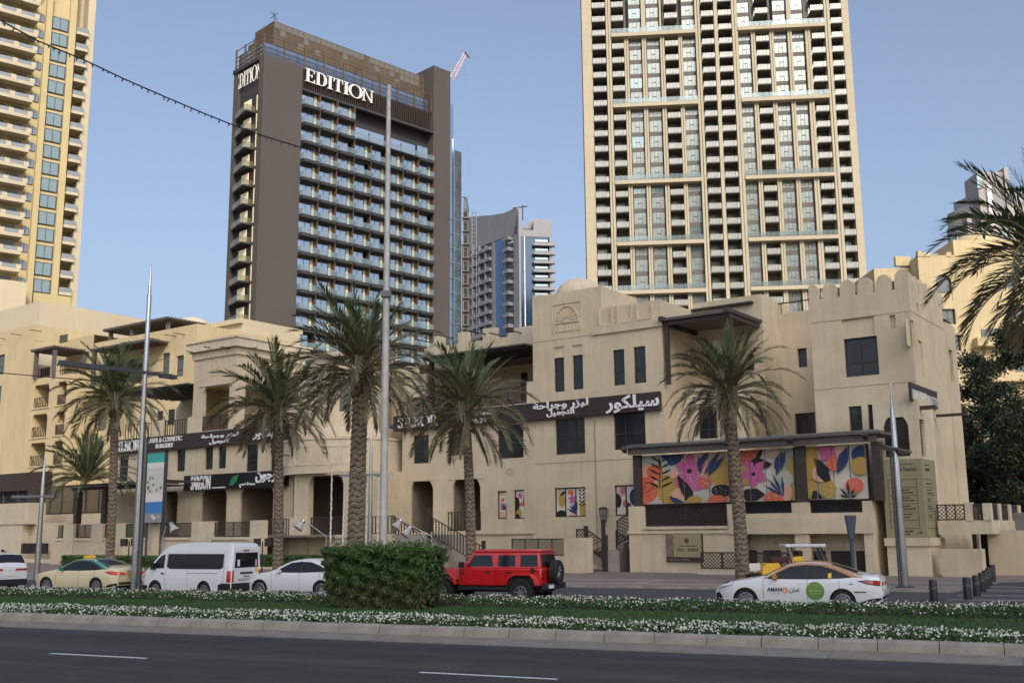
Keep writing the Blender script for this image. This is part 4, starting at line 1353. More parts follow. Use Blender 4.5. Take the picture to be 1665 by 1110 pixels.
# blind panels on the curve
for t in (-2.45, -2.0, -1.55, -1.1, -.7):
    mb = MB()
    n_ = 5
    for sgn in (0, 1):
        pass
    def pc(tt, z, r): return (ca + r * math.cos(tt), cb + r * math.sin(tt), z)
    for i in range(n_):
        t0_ = t - .17 + .34 * i / n_; t1_ = t - .17 + .34 * (i + 1) / n_
        for za, zb2 in ((zlo + .5, zlo + .56), (zsh - 1.5, zsh - 1.42)):
            mb.hexa([pc(t0_, za, Rl + .04), pc(t1_, za, Rl + .04), pc(t1_, za, Rl - .02), pc(t0_, za, Rl - .02), pc(t0_, zb2, Rl + .04), pc(t1_, zb2, Rl + .04), pc(t1_, zb2, Rl - .02), pc(t0_, zb2, Rl - .02)])
    for tt in (t - .17, t + .16):
        za, zb2 = zlo + .56, zsh - 1.5
        mb.hexa([pc(tt, za, Rl + .04), pc(tt + .012, za, Rl + .04), pc(tt + .012, za, Rl - .02), pc(tt, za, Rl - .02), pc(tt, zb2, Rl + .04), pc(tt + .012, zb2, Rl + .04), pc(tt + .012, zb2, Rl - .02), pc(tt, zb2, Rl - .02)])
    mb.build('blind_panel', TRIM, P)
mb = MB()
for x, y in ((485, 735), (548, 727), (594, 731), (640, 732), (508, 738)):
    t = math.atan2(-1, (x - 566) / 55.)
    z = zlo + 1.5 - .2
    mb.tube((ca + Rl * .95 * math.cos(t), cb + Rl * .95 * math.sin(t), z), (ca + (Rl + .8) * math.cos(t), cb + (Rl + .8) * math.sin(t), z), .06, .05, 6)
mb.build('gargoyle', WOOD, P)
for t, hw in ((-2.25, .13), (-.9, .10)):
    mb = MB(); 
    za, zb2 = zsh + 1.2, zsh + 3.3
    mb.hexa([pc(t - hw, za, Ru + .03), pc(t + hw, za, Ru + .03), pc(t + hw, za, Ru - .05), pc(t - hw, za, Ru - .05), pc(t - hw, zb2, Ru + .03), pc(t + hw, zb2, Ru + .03), pc(t + hw, zb2, Ru - .05), pc(t - hw, zb2, Ru - .05)])
    mb.build('window', DARKGL, P)
# arcade under the bay: straight piers and beam
bR = cb - Rl + .6
aR0 = G.onb(478, 820, bR)[0]; aR1 = aD1 + .2
oh = [G.rect(501, 768, 558, 866, bR), G.rect(575, 768, 640, 868, bR)]
oh = [(oh[0][0], oh[0][1], 2.35, zlo - .25), (oh[1][0], oh[1][1], 2.35, zlo - .25)]
mb = MB(); wall(mb, mapF(bR), aR0, aR1, 0, zlo, oh, .5)
wall(mb, mapR(aR1), bR, bM, 0, zlo, (), .2)
mb.quad((aR0, bR, 0), (aR0, bM + 4, 0), (aR0, bM + 4, zlo), (aR0, bR, zlo))
mb.quad((aR0, bR, zlo), (aR1, bR, zlo), (aR1, bM + 2, zlo), (aR0, bM + 2, zlo))
mb.build('arcade_wall', PLASTER, P)
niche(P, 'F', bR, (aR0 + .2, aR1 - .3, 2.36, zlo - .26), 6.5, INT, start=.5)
for x0, x1 in ((515, 530), (536, 552), (596, 628)):
    h = G.rect(x0, 810, x1, 850, bR + 4.1)
    MB().box(h[0], h[1], bR + 5.4, bR + 5.46, 2.37, 2.37 + 2.6).build('door', DOORD, P)
c = MB()
for h in oh: corbel(c, h[0], bR + .02, h[3], 1, .85); corbel(c, h[1], bR + .02, h[3], -1, .85)
c.build('corbel', TRIM, P)
lattice(P, 'F', bR + .1, (oh[0][0], oh[0][1], 2.42, 3.55), cell=5, uprights=12, fr=.045)
lattice(P, 'F', bR + .1, (oh[1][0], oh[1][1], 2.42, 3.55), cell=5, uprights=12, fr=.045)
MB().box(aR0, aR1, bR - .12, bR - .004, 2.12, 2.3).build('ledge', TRIM, P)

# ------------------------------------------------------------------ left wing with the corniced tower
bL = 55.5
lw = G.thing('restaurant_building', 'beige building left of the curved bay, with cornice tower, two long dark signs and arcade', 'building', -66, bL, 0.0)
P = lw
aL0 = G.onb(183, 720, bL)[0]; aL1 = G.onb(480, 700, bL)[0]
aK0 = G.onb(316, 600, bL)[0]; aK1 = G.onb(384, 610, bL)[0]
zK = G.onb(350, 555, bL)[1]
zfL = G.onb(330, 704, bL)[1]
hw = [F_(193, 740, 208, 782, bL), F_(266, 732, 273.5, 769, bL), F_(287, 730, 301, 766, bL), F_(333, 727, 346, 763, bL), F_(354.5, 725, 367.5, 761, bL), F_(400, 722, 419, 766, bL), F_(440, 718, 461, 764, bL)]
zs2 = G.onb(380, 790, bL)[1]
arL = [F_(267, 802, 288, 852, bL), F_(326, 800, 368, 850, bL), F_(390, 800, 444, 850, bL)]
arL = [(q[0], q[1], 2.35, 6.0) for q in arL]
mb = MB()
wall(mb, mapF(bL), aL0, aL1, 0, zfL, hw + arL, .22)
wall(mb, mapR(aL1), bL, 66, 0, zfL, (), .22)
mb.quad((aL0, bL, zfL), (aL1, bL, zfL), (aL1, 66, zfL), (aL0, 66, zfL))
mb.quad((aL0, bL, 0), (aL0, 70, 0), (aL0, 70, zfL), (aL0, bL, zfL))
mb.build('wall', PLASTER, P)
for h in hw: window(P, 'F', bL, h, 1 if h[1] - h[0] < 3 else 2, (0.4,) if h in (hw[0], hw[5], hw[6]) else (), .22)
for h in arL:
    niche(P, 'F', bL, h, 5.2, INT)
    MB().box(h[0] + .4, h[0] + 1.7, bL + 4.9, bL + 5.0, 2.36, 4.9).build('door', DOORD, P)
c = MB()
for h in arL[1:]: corbel(c, h[0], bL + .02, h[3], 1, .7); corbel(c, h[1], bL + .02, h[3], -1, .7)
corbel(c, arL[0][0], bL + .02, arL[0][3], 1, .5); corbel(c, arL[0][1], bL + .02, arL[0][3], -1, .5)
c.build('corbel', TRIM, P)
# corniced tower on top
hk = [(G.onb(330, 660, bL)[0], G.onb(372, 660, bL)[0], zfL + .1, G.onb(352, 627, bL)[1])]
bK1 = 62.6
hkR = [(bL + 1.0, bK1 - .8, zfL + .1, hk[0][3])]
mb = MB(); wall(mb, mapF(bL), aK0, aK1, zfL, zK, hk, .3); wall(mb, mapR(aK1), bL, bK1, zfL, zK, hkR, .3)
mb.quad((aK0, bL, zfL), (aK0, bK1, zfL), (aK0, bK1, zK), (aK0, bL, zK)); mb.quad((aK0, bK1, zfL), (aK1, bK1, zfL), (aK1, bK1, zK), (aK0, bK1, zK))
mb.quad((aK0, bL, zK), (aK1, bL, zK), (aK1, bK1, zK), (aK0, bK1, zK))
mb.build('wall', PLASTER, P)
# inside of the tower balcony
mb = MB()
mb.quad((aK0 + .02, bL + 2.6, zfL), (aK1 - 2.2, bL + 2.6, zfL), (aK1 - 2.2, bL + 2.6, hk[0][3] + .2), (aK0 + .02, bL + 2.6, hk[0][3] + .2))
mb.quad((aK1 - 2.2, bL + 2.6, zfL), (aK1 - 2.2, bK1 - .1, zfL), (aK1 - 2.2, bK1 - .1, hk[0][3] + .2), (aK1 - 2.2, bL + 2.6, hk[0][3] + .2))
mb.quad((aK0, bL + .31, hk[0][3] + .05), (aK1 - .31, bL + .31, hk[0][3] + .05), (aK1 - .31, bK1, hk[0][3] + .05), (aK0, bK1, hk[0][3] + .05))
mb.quad((aK0 + .02, bL + .3, zfL), (aK0 + .02, bL + 2.6, zfL), (aK0 + .02, bL + 2.6, hk[0][3]), (aK0 + .02, bL + .3, hk[0][3]))
mb.build('balcony_wall', OCHRE, P)
c = MB(); corbel(c, hk[0][0] - .03, bL - .08, hk[0][3] - .02, 1, .8); c.build('corbel', TRIM, P)
mb = MB(); mb.box(hk[0][0] - .5, hk[0][1] + .3, bL - .10, bL - .004, hk[0][3] + .05, hk[0][3] + .14); mb.box(hk[0][0] - .4, aK1 + .1, bL - .14, bL - .004, zfL - .02, zfL + .14); mb.build('ledge', TRIM, P)
lattice(P, 'F', bL + .05, (hk[0][0], hk[0][1], zfL + .15, zfL + 1.35), cell=.2, uprights=2)
lattice(P, 'R', aK1 - .06, (hkR[0][0], hkR[0][1], zfL + .15, zfL + 1.35), cell=.2, uprights=4)
# cornice in two steps
def cornice(z, out, th):
    mb = MB()
    mb.box(aK0 - out, aK1 + out, bL - out, bL + .3, z, z + th)
    mb.box(aK1 - .3, aK1 + out, bL + .31, bK1 + out, z, z + th)
    mb.box(aK0 - out, aK0 + .2, bL + .31, bK1 + out, z, z + th)
    return mb.build('cornice', TRIM, P)
cornice(zK - .05, .62, .16); cornice(zK - .75, .5, .68) ; cornice(zK - 1.35, .16, .56)
mb = MB()
for x in (337, 364): 
    a, z = G.onb(x + 12, 566, bL)
    spout(mb, a, bL, z, 1.1)
spout(mb, aK0 + .3, bL, z + .1, 1.1)
for t in (1.2, 3.4, 5.9): spout(mb, aK1, bL + t, z + .05, 1.0, 'R')
mb.build('gargoyle', WOOD, P)
h = G.rect(344, 574, 358, 610, bL)
mb = MB()
cxx, czz = (h[0] + h[1]) / 2, (h[2] + h[3]) / 2
for ps in ring(cxx, czz, .42, .5, .3, .36, 0, 2 * PI, 12): mb.prism(ps, bL - .05, bL)
for zz in (h[2], h[3] - .12): mb.box(h[0], h[1], bL - .04, bL - .004, zz, zz + .12)
for xx in (h[0], h[1] - .1): mb.box(xx, xx + .1, bL - .04, bL - .004, h[2] + .13, h[3] - .13)
mb.build('plaque', TRIM, P)
# set-back upper storey and canopy on the left of the tower
bKs = 62.0
mb = MB(); wall(mb, mapF(bKs), aL0, aK0, zfL, zfL + 4.6, [G.rect(254, 668, 262, 688, bKs), G.rect(272, 665, 281, 690, bKs)], .2)
mb.quad((aL0, bKs, zfL + 4.6), (aK0, bKs, zfL + 4.6), (aK0, 68, zfL + 4.6), (aL0, 68, zfL + 4.6)); mb.build('balcony_wall', PLASTER, P)
for h in (G.rect(254, 668, 262, 688, bKs), G.rect(272, 665, 281, 690, bKs)): window(P, 'F', bKs, h, 1, (), .2)
zcl = G.onb(300, 627, bL)[1]
MB().box(G.onb(196, 640, bL)[0], aK0 - .05, bL - .6, bKs + .1, zcl, zcl + .1).build('canopy', SLATE, P)
mb = MB()
for i in range(10): mb.box(G.onb(200, 640, bL)[0], aK0 - .1, bL - .4 + i * .6, bL - .28 + i * .6, zcl - .15, zcl - .003)
mb.build('canopy_beam', BLACKM, P)
hr0 = G.onb(204, 690, bL)[0]
lattice(P, 'F', bL + .05, (hr0, G.onb(246, 690, bL)[0], zfL + .1, zfL + 1.35), cell=5, uprights=8, fr=.05)
lattice(P, 'F', bL + .05, (G.onb(268, 690, bL)[0], G.onb(304, 690, bL)[0], zfL + .1, zfL + 1.35), cell=5, uprights=8, fr=.05)
for x0, x1 in ((247, 267), (305, 315)):
    MB().box(G.onb(x0, 690, bL)[0], G.onb(x1, 690, bL)[0], bL - .02, bL + .25, zfL, zfL + 1.45).build('pier', PLASTER2, P)
MB().box(aL0 - .1, aK0, bL - .12, bL - .004, zfL - .15, zfL + .02).build('ledge', TRIM, P)
# upper part right of the tower (behind the palms)
mb = MB(); bX = 60.5
wall(mb, mapF(bX), aK1 + .2, aR0 + 6, zfL, zfL + 4.4, [G.rect(543, 641, 556, 676, bX)], .2)
mb.quad((aK1 + .2, bX, zfL + 4.4), (aR0 + 6, bX, zfL + 4.4), (aR0 + 6, 70, zfL + 4.4), (aK1 + .2, 70, zfL + 4.4)); mb.build('balcony_wall', PLASTER2, P)
lattice(P, 'F', bL + 1.2, (G.onb(500, 690, bL + 1.2)[0], G.onb(523, 690, bL + 1.2)[0], zfL + .1, zfL + 1.35), cell=.2, uprights=1)

# podium walls with lattice in front of the left wing
pod = G.thing('podium_wall', 'low beige podium wall with piers and dark lattice panels below the left building', 'wall', -70, 51, 0.0)
P = pod
bW = 51.0
Z0 = 2.25
def Xw(px, b=bW): return G.onb(px, 870, b)[0]
zt_ = G.onb(300, 850, bW)[1]
mb = MB()
mb.box(Xw(84), Xw(430), bW, bW + .3, 0, Z0)
mb.build('wall', PLASTER, P)
for x0, x1 in ((105, 121), (150, 168), (184, 202), (240, 259), (313, 346), (408, 428)):
    MB().box(Xw(x0), Xw(x1), bW - .12, bW + .4, 0, zt_ + .1).build('pier', PLASTER2, P)
for x0, x1 in ((92, 104), (121, 150), (168, 184), (202, 240), (259, 313), (346, 408)):
    lattice(P, 'F', bW + .15, (Xw(x0) + .05, Xw(x1) - .05, Z0 + .05, zt_), cell=.22, uprights=1, t=.035)
    MB().box(Xw(x0) - .1, Xw(x1) + .1, bW - .1, bW - .004, Z0 - .2, Z0 - .05).build('ledge', TRIM, P)
bV = 53.5
mb = MB(); mb.box(Xw(430, bV), Xw(500, bV), bV, bV + .3, 0, Z0); mb.build('wall', PLASTER, P)
lattice(P, 'F', bV + .15, (Xw(429, bV), Xw(471, bV), Z0 + .05, Z0 + 1.25), cell=5, uprights=9, fr=.05)
MB().box(Xw(472, bV), Xw(500, bV), bV - .12, bV + .4, 0, Z0 + 1.35).build('pier', PLASTER2, P)
MB().box(Xw(427, bV), Xw(470, bV), bV - .1, bV - .004, Z0 - .2, Z0 - .05).build('ledge', TRIM, P)
MB().box(Xw(84), Xw(500), bW + .4, bL, 2.2, 2.34).build('podium_floor', PAVE, P)
# stairs and gates between the bay and the arcade
st = G.thing('entrance_stairs', 'stone entrance stairs with dark slatted railings left of the red car', 'stairs', -47, 54, 0.1)
sA0 = G.onb(640, 880, 55)[0]; sA1 = G.onb(700, 880, 55)[0]
mb = MB()
for i in range(11):
    MB().box(sA0 + i * .33, sA1 + 1.5, bM - 3.2, bM - .02, .1 + (10 - i) * .2 - .001, .1 + (11 - i) * .2).build('step', PAVEL, st)
lattice(st, 'F', bM - 3.3, (sA1 + .2, sA1 + 4.6, 2.3, 3.5), cell=5, uprights=16, fr=.05, slope=-.45)
lattice(st, 'F', bM - 3.1, (sA0, sA0 + 4.0, 2.5, 3.6), cell=5, uprights=14, fr=.05, slope=-.5)
MB().box(sA1 + .02, sA1 + .2, bM - 3.4, bM - 3.2, .1, 4.1).build('newel_post', WOOD, st)
MB().box(sA1 + 4.6, sA1 + 4.8, bM - 3.4, bM - 3.2, .1, 1.9).build('newel_post', WOOD, st)
# stairs beside the terrace
ss = G.thing('terrace_stairs', 'two-flight stone stairs with dark lattice balustrades beside the mural terrace', 'stairs', -33, 54, 0.1)
b_s = 54.6
def Xs(px, b=b_s): return G.onb(px, 900, b)[0]
x0, x1 = Xs(945), Xs(985)
n = 6
for i in range(n):
    xx = x0 + (x1 - x0) * i / n
    MB().box(xx, x1 + .9, b_s, b_s + 1.4, .1 + (n - 1 - i) * .2 + (.0 if i == n - 1 else .0), .1 + (n - i) * .2).build('step', PAVEL, ss)
x2 = Xs(1022)
for i in range(9):
    xx = x1 + .2 + (x2 + .6 - x1) * i / 9
    MB().box(xx, x2 + 1.0, b_s + 1.5, b_s + 3.2, .8 + i * .2, 1.0 + i * .2).build('step', PAVEL, ss)
MB().prism([(x1 + .3, .8), (x2 + .6, 2.3), (x2 + .6, 2.75), (x1 + .1, 1.0)], b_s + 1.42, b_s + 1.49).build('stringer', PLASTER2, ss)
lattice(ss, 'F', b_s - .06, (x0 + .45, x1, 1.55, 2.55), cell=.2, slope=-.62, t=.035)
lattice(ss, 'F', b_s - .06, (x0 - .25, x0 + .35, 1.55, 2.55), cell=.2, t=.035)
lattice(ss, 'F', b_s + .9, (x1 + .2, x1 + 1.35, 1.4, 2.45), cell=.2, slope=-.62, t=.035)
lattice(ss, 'F', b_s + 1.38, (x1, x2 + .1, 1.6, 3.0), cell=.2, slope=.62, t=.035)
for x_, zt in ((x0 + .40, 2.75), (x1 + .05, 2.2), (x1 - .1, 3.1), (x1 + 1.4, 1.75)):
    MB().box(x_ - .09, x_ + .09, b_s - .16, b_s + .04, .1, zt).build('newel_post', WOOD, ss)
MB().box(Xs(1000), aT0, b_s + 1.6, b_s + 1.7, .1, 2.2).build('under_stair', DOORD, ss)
# low wall and filigree screen in front of the main block
lowp = G.thing('ramp_wall', 'low pale wall block and filigree railing between the red car and the stairs', 'wall', -37, 52, 0.1)
b_w = 51.8
h = G.rect(917, 874, 946, 934, b_w)
MB().box(h[0], h[1], b_w, b_w + 1.2, 0, h[3]).build('wall', PLASTER2, lowp)
h2 = G.rect(828, 876, 915, 905, b_w)
lattice(lowp, 'F', b_w + .3, (h2[0], h2[1], h2[2] + .1, h2[3]), cell=.17, uprights=3, t=.03)
MB().box(h2[0] - .5, h2[1], b_w + .15, b_w + .45, 0, h2[2] + .05).build('wall', PLASTER2, lowp)
# wall lantern and intercom
def lantern(a, b, z):
    t = G.thing('wall_lantern', 'tapered dark metal wall lantern beside the terrace stairs', 'lantern', a, b, z)
    m = MB().lathe([(.14, 0), (.26, .75), (.30, .78), (.30, .84), (.0, .9)], (a, b - .3, z), 6); m.build('glass', mat('lantern_glass', (.25, .26, .22), .3), t)
    m = MB()
    for i in range(6):
        q = PI / 3 * i
        m.tube((a + .15 * math.cos(q), b - .3 + .15 * math.sin(q), z), (a + .27 * math.cos(q), b - .3 + .27 * math.sin(q), z + .76), .018, n=5)
    m.lathe([(.20, .36), (.215, .36), (.215, .40), (.20, .40)], (a, b - .3, z), 6); m.lathe([(0, -.03), (.15, -.03), (.15, .02), (0, .02)], (a, b - .3, z), 6); m.lathe([(.0, .79), (.31, .79), (.31, .86), (.1, .92), (0, .92)], (a, b - .3, z), 6)
    m.box(a - .03, a + .03, b - .3, b, z + .35, z + .41)
    m.build('frame', FRAME, t)
al_, zl_ = G.onb(985, 848, bM)
lantern(al_, bM, zl_)

# ------------------------------------------------------------------ far right low walls, ramp, railing
rw = G.thing('ramp_bridge', 'beige raised walkway with lattice railing and piers at the right end of the souk', 'walkway', -8, 57, 0.0)
b_r = 56.6
def Xr(px, b=b_r): return G.onb(px, 840, b)[0]
zr0 = G.onb(1560, 846, b_r)[1]; zr1 = G.onb(1560, 820, b_r)[1]; zrb = G.onb(1570, 868, b_r)[1]
aE = Xr(1612)
MB().box(Xr(1524), aE, b_r, b_r + .3, zrb, zr0).build('fascia', PLASTER2, rw)
MB().box(Xr(1524), aE, b_r + .31, b_r + 10, zrb, zrb + .25).build('deck', PLASTER, rw)
lattice(rw, 'F', b_r + .1, (Xr(1524), Xr(1568), zr0 + .05, zr1), cell=.2, uprights=2, t=.03)
MB().box(Xr(1570), Xr(1582), b_r - .05, b_r + .4, zr0, zr1 + .1).build('pier', PLASTER2, rw)
lattice(rw, 'F', b_r + .1, (Xr(1583), Xr(1598), zr0 + .05, zr1), cell=.1, uprights=1)
MB().box(Xr(1599), aE, b_r - .05, b_r + .4, zr0, zr1 + .05).build('pier', PLASTER2, rw)
for k in range(3):
    MB().box(aE - .3, aE, b_r + 1.9 + k * 2.4, b_r + 2.4 + k * 2.4, zrb, zr1 + .05).build('pier', PLASTER2, rw)
    lattice(rw, 'R', aE - .12, (b_r + .45 + k * 2.4, b_r + 1.85 + k * 2.4, zr0 + .05, zr1), cell=.12, uprights=1)
MB().box(aE - .28, aE - .02, b_r + .41, b_r + 9, zrb, zr0).build('fascia', PLASTER2, rw)
MB().box(Xr(1530), aE + 2, b_r + 8, b_r + 8.3, 0, zrb).build('wall', DOORD, rw)
lr = G.thing('low_wall', 'low plain beige wall with a bright end face behind the bollards', 'wall', -10, 55, 0.0)
h = G.rect(1531, 892, 1598, 944, 55.2)
MB().box(h[0], h[1] + .0, 55.2, 55.9, 0, h[3]).build('wall', PLASTER, lr)
bg = G.thing('boundary_wall', 'plain grey beige wall at the right edge below the dark trees', 'wall', -4, 60, 0.0)
hb = G.rect(1608, 862, 1665, 944, 58.0)
MB().box(hb[0], hb[1] + 30, 58.0, 58.4, 0, hb[3]).build('wall', PLASTER, bg)
hb2 = G.rect(1640, 833, 1665, 860, 62.0)
MB().box(hb2[0], hb2[1] + 30, 62.0, 62.4, 0, hb2[3]).build('upper_wall', CONC, bg)

# directory pillar
dp = G.thing('directory_pillar', 'tall olive directory panel on a beige pillar behind the right lamp post', 'sign', -16, 56, 0.1)
b_d = 55.0
d0 = G.onb(1443, 900, b_d)[0]; d1 = G.onb(1511, 900, b_d)[0]
zd0 = G.onb(1477, 874, b_d)[1]; zd1 = G.onb(1470, 746, b_d)[1]
MB().box(d0, d1, b_d, b_d + 2.6, 0.1, zd0 - .4).build('base', PLASTER2, dp)
MB().box(d0 - .08, d1 + .1, b_d - .1, b_d + 2.7, zd0 - .39, zd0).build('plinth_cap', PLASTER2, dp)
MB().box(d0 + .02, d1 - .05, b_d + .02, b_d + 2.5, zd0 + .01, zd1).build('panel', SAGE, dp)
fx0, fx1 = d0 + .02, d1 - .05
Wp, Hp = fx1 - fx0, zd1 - zd0
mb = MB()
def ln(u0, v0, u1, v1, w_=.018): mb.bar((fx0 + u0 * Wp, zd0 + v0 * Hp), (fx0 + u1 * Wp, zd0 + v1 * Hp), w_, b_d + .008, b_d + .018)
for v in (.12, .225, .33, .43, .535, .64, .74): ln(.13, v, .84, v)
ln(.13, .12, .13, .74); ln(.84, .12, .84, .74)
ln(.76, .065, .9, .065, .03); ln(.85, .085, .9, .065, .03); ln(.85, .045, .9, .065, .03)
mb.build('rule_line', SIGNTX, dp)
txt = [(shape('سوق تمرهند'), .45, .92, .35, .035), ('Souk Tamarhind', .36, .845, .5, .05), ('~2', .45, .60, .22, .02), ('~3', .45, .565, .3, .02), ('~2', .45, .50, .2, .02), ('~3', .45, .465, .3, .02),
       ('~3', .45, .395, .2, .02), ('~5', .45, .36, .34, .02), ('~3', .45, .29, .22, .02), ('~2', .45, .255, .18, .02), ('~2', .45, .075, .22, .022), ('~2', .45, .04, .15, .02)]
for t, u, v, wd, ht in txt:
    text_mb(t, wd * Wp, ht * Hp, fx0 + u * Wp, zd0 + v * Hp, b_d + .012, .006, .01).build('lettering', SIGNTX, dp)
mb = MB()
for v in (.12, .225, .33, .43, .535, .64, .74): mb.box(fx1 + .0, fx1 + .012, b_d + .4, b_d + 2.0, zd0 + v * Hp, zd0 + v * Hp + .02)
rr = random.Random(4)
for v in (.25, .28, .36, .39, .46, .49, .56, .60, .68, .85, .87, .92): mb.box(fx1, fx1 + .012, b_d + .6, b_d + 1.2 + rr.random() * .5, zd0 + v * Hp, zd0 + v * Hp + .05)
mb.build('side_text_line', SIGNTX, dp)

# ------------------------------------------------------------------ signs
def sign(name, label, x0px, x1px, ymid_t, ymid_b, b, m, out=.35, ref=None):
    a0 = G.onb(x0px, (ymid_t + ymid_b) / 2, b)[0]; a1 = G.onb(x1px, (ymid_t + ymid_b) / 2, b)[0]
    xm = (x0px + x1px) / 2
    z0 = G.onb(xm, ymid_b, b)[1]; z1 = G.onb(xm, ymid_t, b)[1]
    t = G.thing(name, label, 'sign', a0, b, z0)
    MB().box(a0, a1, b - out, b - .003, z0, z1).build('board', m, t)
    return t, a0, a1, z0, z1, b - out
t, a0, a1, z0, z1, yb = sign('clinic_sign', 'long brown sign across the main block with big white Arabic lettering at its right end', 645, 1076.5, 657, 684.5, bM, SIGNB)
Ag = lambda px, py=665: G.onb(px, py, yb)[0]
Zg = lambda px, py: G.onb(px, py, yb)[1]
serif_word(t, 'SILKOR', Ag(648), Ag(711), z0 + .22, z1 - .18, yb - .002, .08, WHITEL)
def put(t, body, px0, px1, py0, py1, yb, bold, m=WHITEL, th=.06):
    xm = (px0 + px1) / 2; ym = (py0 + py1) / 2
    A0, A1 = G.onb(px0, ym, yb)[0], G.onb(px1, ym, yb)[0]
    z0, z1 = G.onb(xm, py1, yb)[1], G.onb(xm, py0, yb)[1]
    text_mb(body, A1 - A0, z1 - z0, A0, z0, yb - .002, th, bold).build('lettering', m, t)
put(t, 'LASER & COSMETIC', 748, 800, 668, 675.5, yb, .008)
put(t, 'SURGERY', 762, 792, 680, 687.5, yb, .02)
put(t, shape('سيلكور'), 985, 1072, 641, 669, yb, .028)
put(t, shape('ليزر وجراحة'), 867, 957, 650, 666, yb, .03)
put(t, shape('التجميل'), 889, 934, 664, 677, yb, .03)
t, a0, a1, z0, z1, yb = sign('clinic_sign', 'long brown sign with white lettering across the left building, above the black sign', 187, 471, 703, 727, bL, SIGNB)
zt0_, zt1_ = z0 + .22, z1 - .2
serif_word(t, 'SILKOR', G.onb(187.5, 727, yb)[0], G.onb(227, 724, yb)[0], zt0_ - .05, zt1_ + .05, yb - .002, .08, WHITEL)
put(t, 'LASER & COSMETIC', 241, 296, 710.5, 718, yb, .008)
put(t, 'SURGERY', 253.5, 282.5, 720.5, 727.5, yb, .02)
put(t, shape('ليزر وجراحة'), 328, 388, 704, 712, yb, .03)
put(t, shape('التجميل'), 341, 372, 713, 722, yb, .03)
put(t, shape('سيلكور'), 412, 460, 696, 713, yb, .028)
t, a0, a1, z0, z1, yb = sign('restaurant_sign', 'black sign with a green leaf between white Latin and Arabic lettering over the arcade', 308, 470, 769, 794, bL, SIGNK, .55)
put(t, 'SARGON', 311, 342.5, 773, 796, yb, .015)
mb = MB(); A0 = G.onb(345, 790, yb)[0]; A1 = G.onb(367, 790, yb)[0]; zq = G.onb(356, 793, yb)[1]
mb.box(A0, A1, yb - .03, yb - .003, zq, zq + .08); mb.build('underline', WHITEL, t)
p0, p1 = G.onb(373, 790, yb), G.onb(389, 771, yb)
MB().prism(leaf(p0, p1, .30), yb - .05, yb - .003).build('green_leaf', mat('leaf_green_print', (.03, .20, .06), .5), t)
put(t, shape('مطعم'), 390, 415, 783, 792, yb, .03)
put(t, shape('سرجون'), 416, 462, 766, 784, yb, .035)
# side sign on the corner tower (weathered)
t = G.thing('shop_sign', 'worn white and brown sign bracketed on the side of the corner tower', 'sign', aS1, 60, 8)
ya = aS1 + .14
hb_ = G.rectR(1481, 625, 1522, 648, aS1 + .2)
def RZ(px, py): return G.ona(px, py, ya)
c_ = [RZ(1480, 621), RZ(1524, 644), RZ(1526, 665), RZ(1482, 648)]
b0_, b1_ = c_[0][0], c_[1][0]
zlo_ = min(c_[2][1], c_[3][1]); zhi_ = c_[0][1]
MB().box(aS1 + .02, ya, b0_, b1_, zlo_, zhi_).build('board', SIGNB, t)
mb = MB()
mb.box(ya + .003, ya + .05, b0_ + .2, b0_ + (b1_ - b0_) * .55, zlo_ + .1, zhi_ - .35); mb.box(ya + .003, ya + .05, b0_ + (b1_ - b0_) * .56, b1_ - .1, zhi_ - .85, zhi_ - .4); mb.box(ya + .003, ya + .05, b0_ + (b1_ - b0_) * .66, b1_ - .2, zlo_ + .15, zlo_ + .5)
mb.build('lettering_panel', mat('worn_white', (.6, .58, .52), .7, var=.4, scale=6), t)
MB().box(ya + .0, ya + 1.0, b0_ + .6, b0_ + .8, zlo_ - .45, zlo_ - .25).build('bracket', WOOD, t)
MB().box(ya + .0, ya + 1.6, b1_ - .6, b1_ - .4, zlo_ - .5, zlo_ - .35).build('bracket', WOOD, t)
# name plate at the terrace wall
b_n = bT
h = G.rect(1084, 868, 1142, 913, b_n)
t = G.thing('name_plate', 'small tan and dark brown plaque on the wall below the mural terrace', 'sign', h[0], b_n, h[2])
y = b_n - .10
Wn, Hn = h[1] - h[0], h[3] - h[2]
MB().box(h[0], h[0] + Wn * .22, y, b_n - .005, h[2] + Hn * .175, h[3]).build('patterned_strip', mat('patterned_stone', (.24, .18, .15), .8, var=.75, scale=16), t)
MB().box(h[0] + Wn * .22 + .003, h[1], y, b_n - .005, h[2] + Hn * .175, h[3]).build('plate', mat('tan_plate', (.33, .27, .16), .6), t)
MB().box(h[0] + .03, h[1], y - .03, b_n - .005, h[2], h[2] + Hn * .17).build('lower_plate', mat('dark_brown_plate', (.05, .025, .02), .5), t)
MB().box(h[1] + .003, h[1] + .06, y, b_n - .005, h[2], h[3]).build('edge', SIGNB, t)
def pn(body, u, v, wd, ht, m, yy, bold=.02): text_mb(body, wd * Wn, ht * Hn, h[0] + u * Wn, h[2] + v * Hn, yy - .002, .006, bold).build('lettering', m, t)
pn('Souk Tamarhind', .38, .555, .5, .065, SIGNTX, y)
pn('~2', .32, .45, .18, .05, SIGNTX, y); pn('~3', .62, .45, .28, .05, SIGNTX, y)
pn('~2', .32, .39, .18, .04, SIGNTX, y); pn('~3', .6, .39, .32, .04, SIGNTX, y)
pn('THE OLD TOWN', .05, .05, .62, .06, mat('grey_text', (.25, .23, .21), .6), y - .03)
mb = MB()
cxn, czn = h[0] + .59 * Wn, h[2] + .77 * Hn
for dx, dz in ((0, .09), (0, -.09), (.09, 0), (-.09, 0)): mb.prism([(cxn + dx - .075, czn + dz), (cxn + dx, czn + dz - .075), (cxn + dx + .075, czn + dz), (cxn + dx, czn + dz + .075)], y - .008, y - .001)
mb.build('emblem', SIGNTX, t)
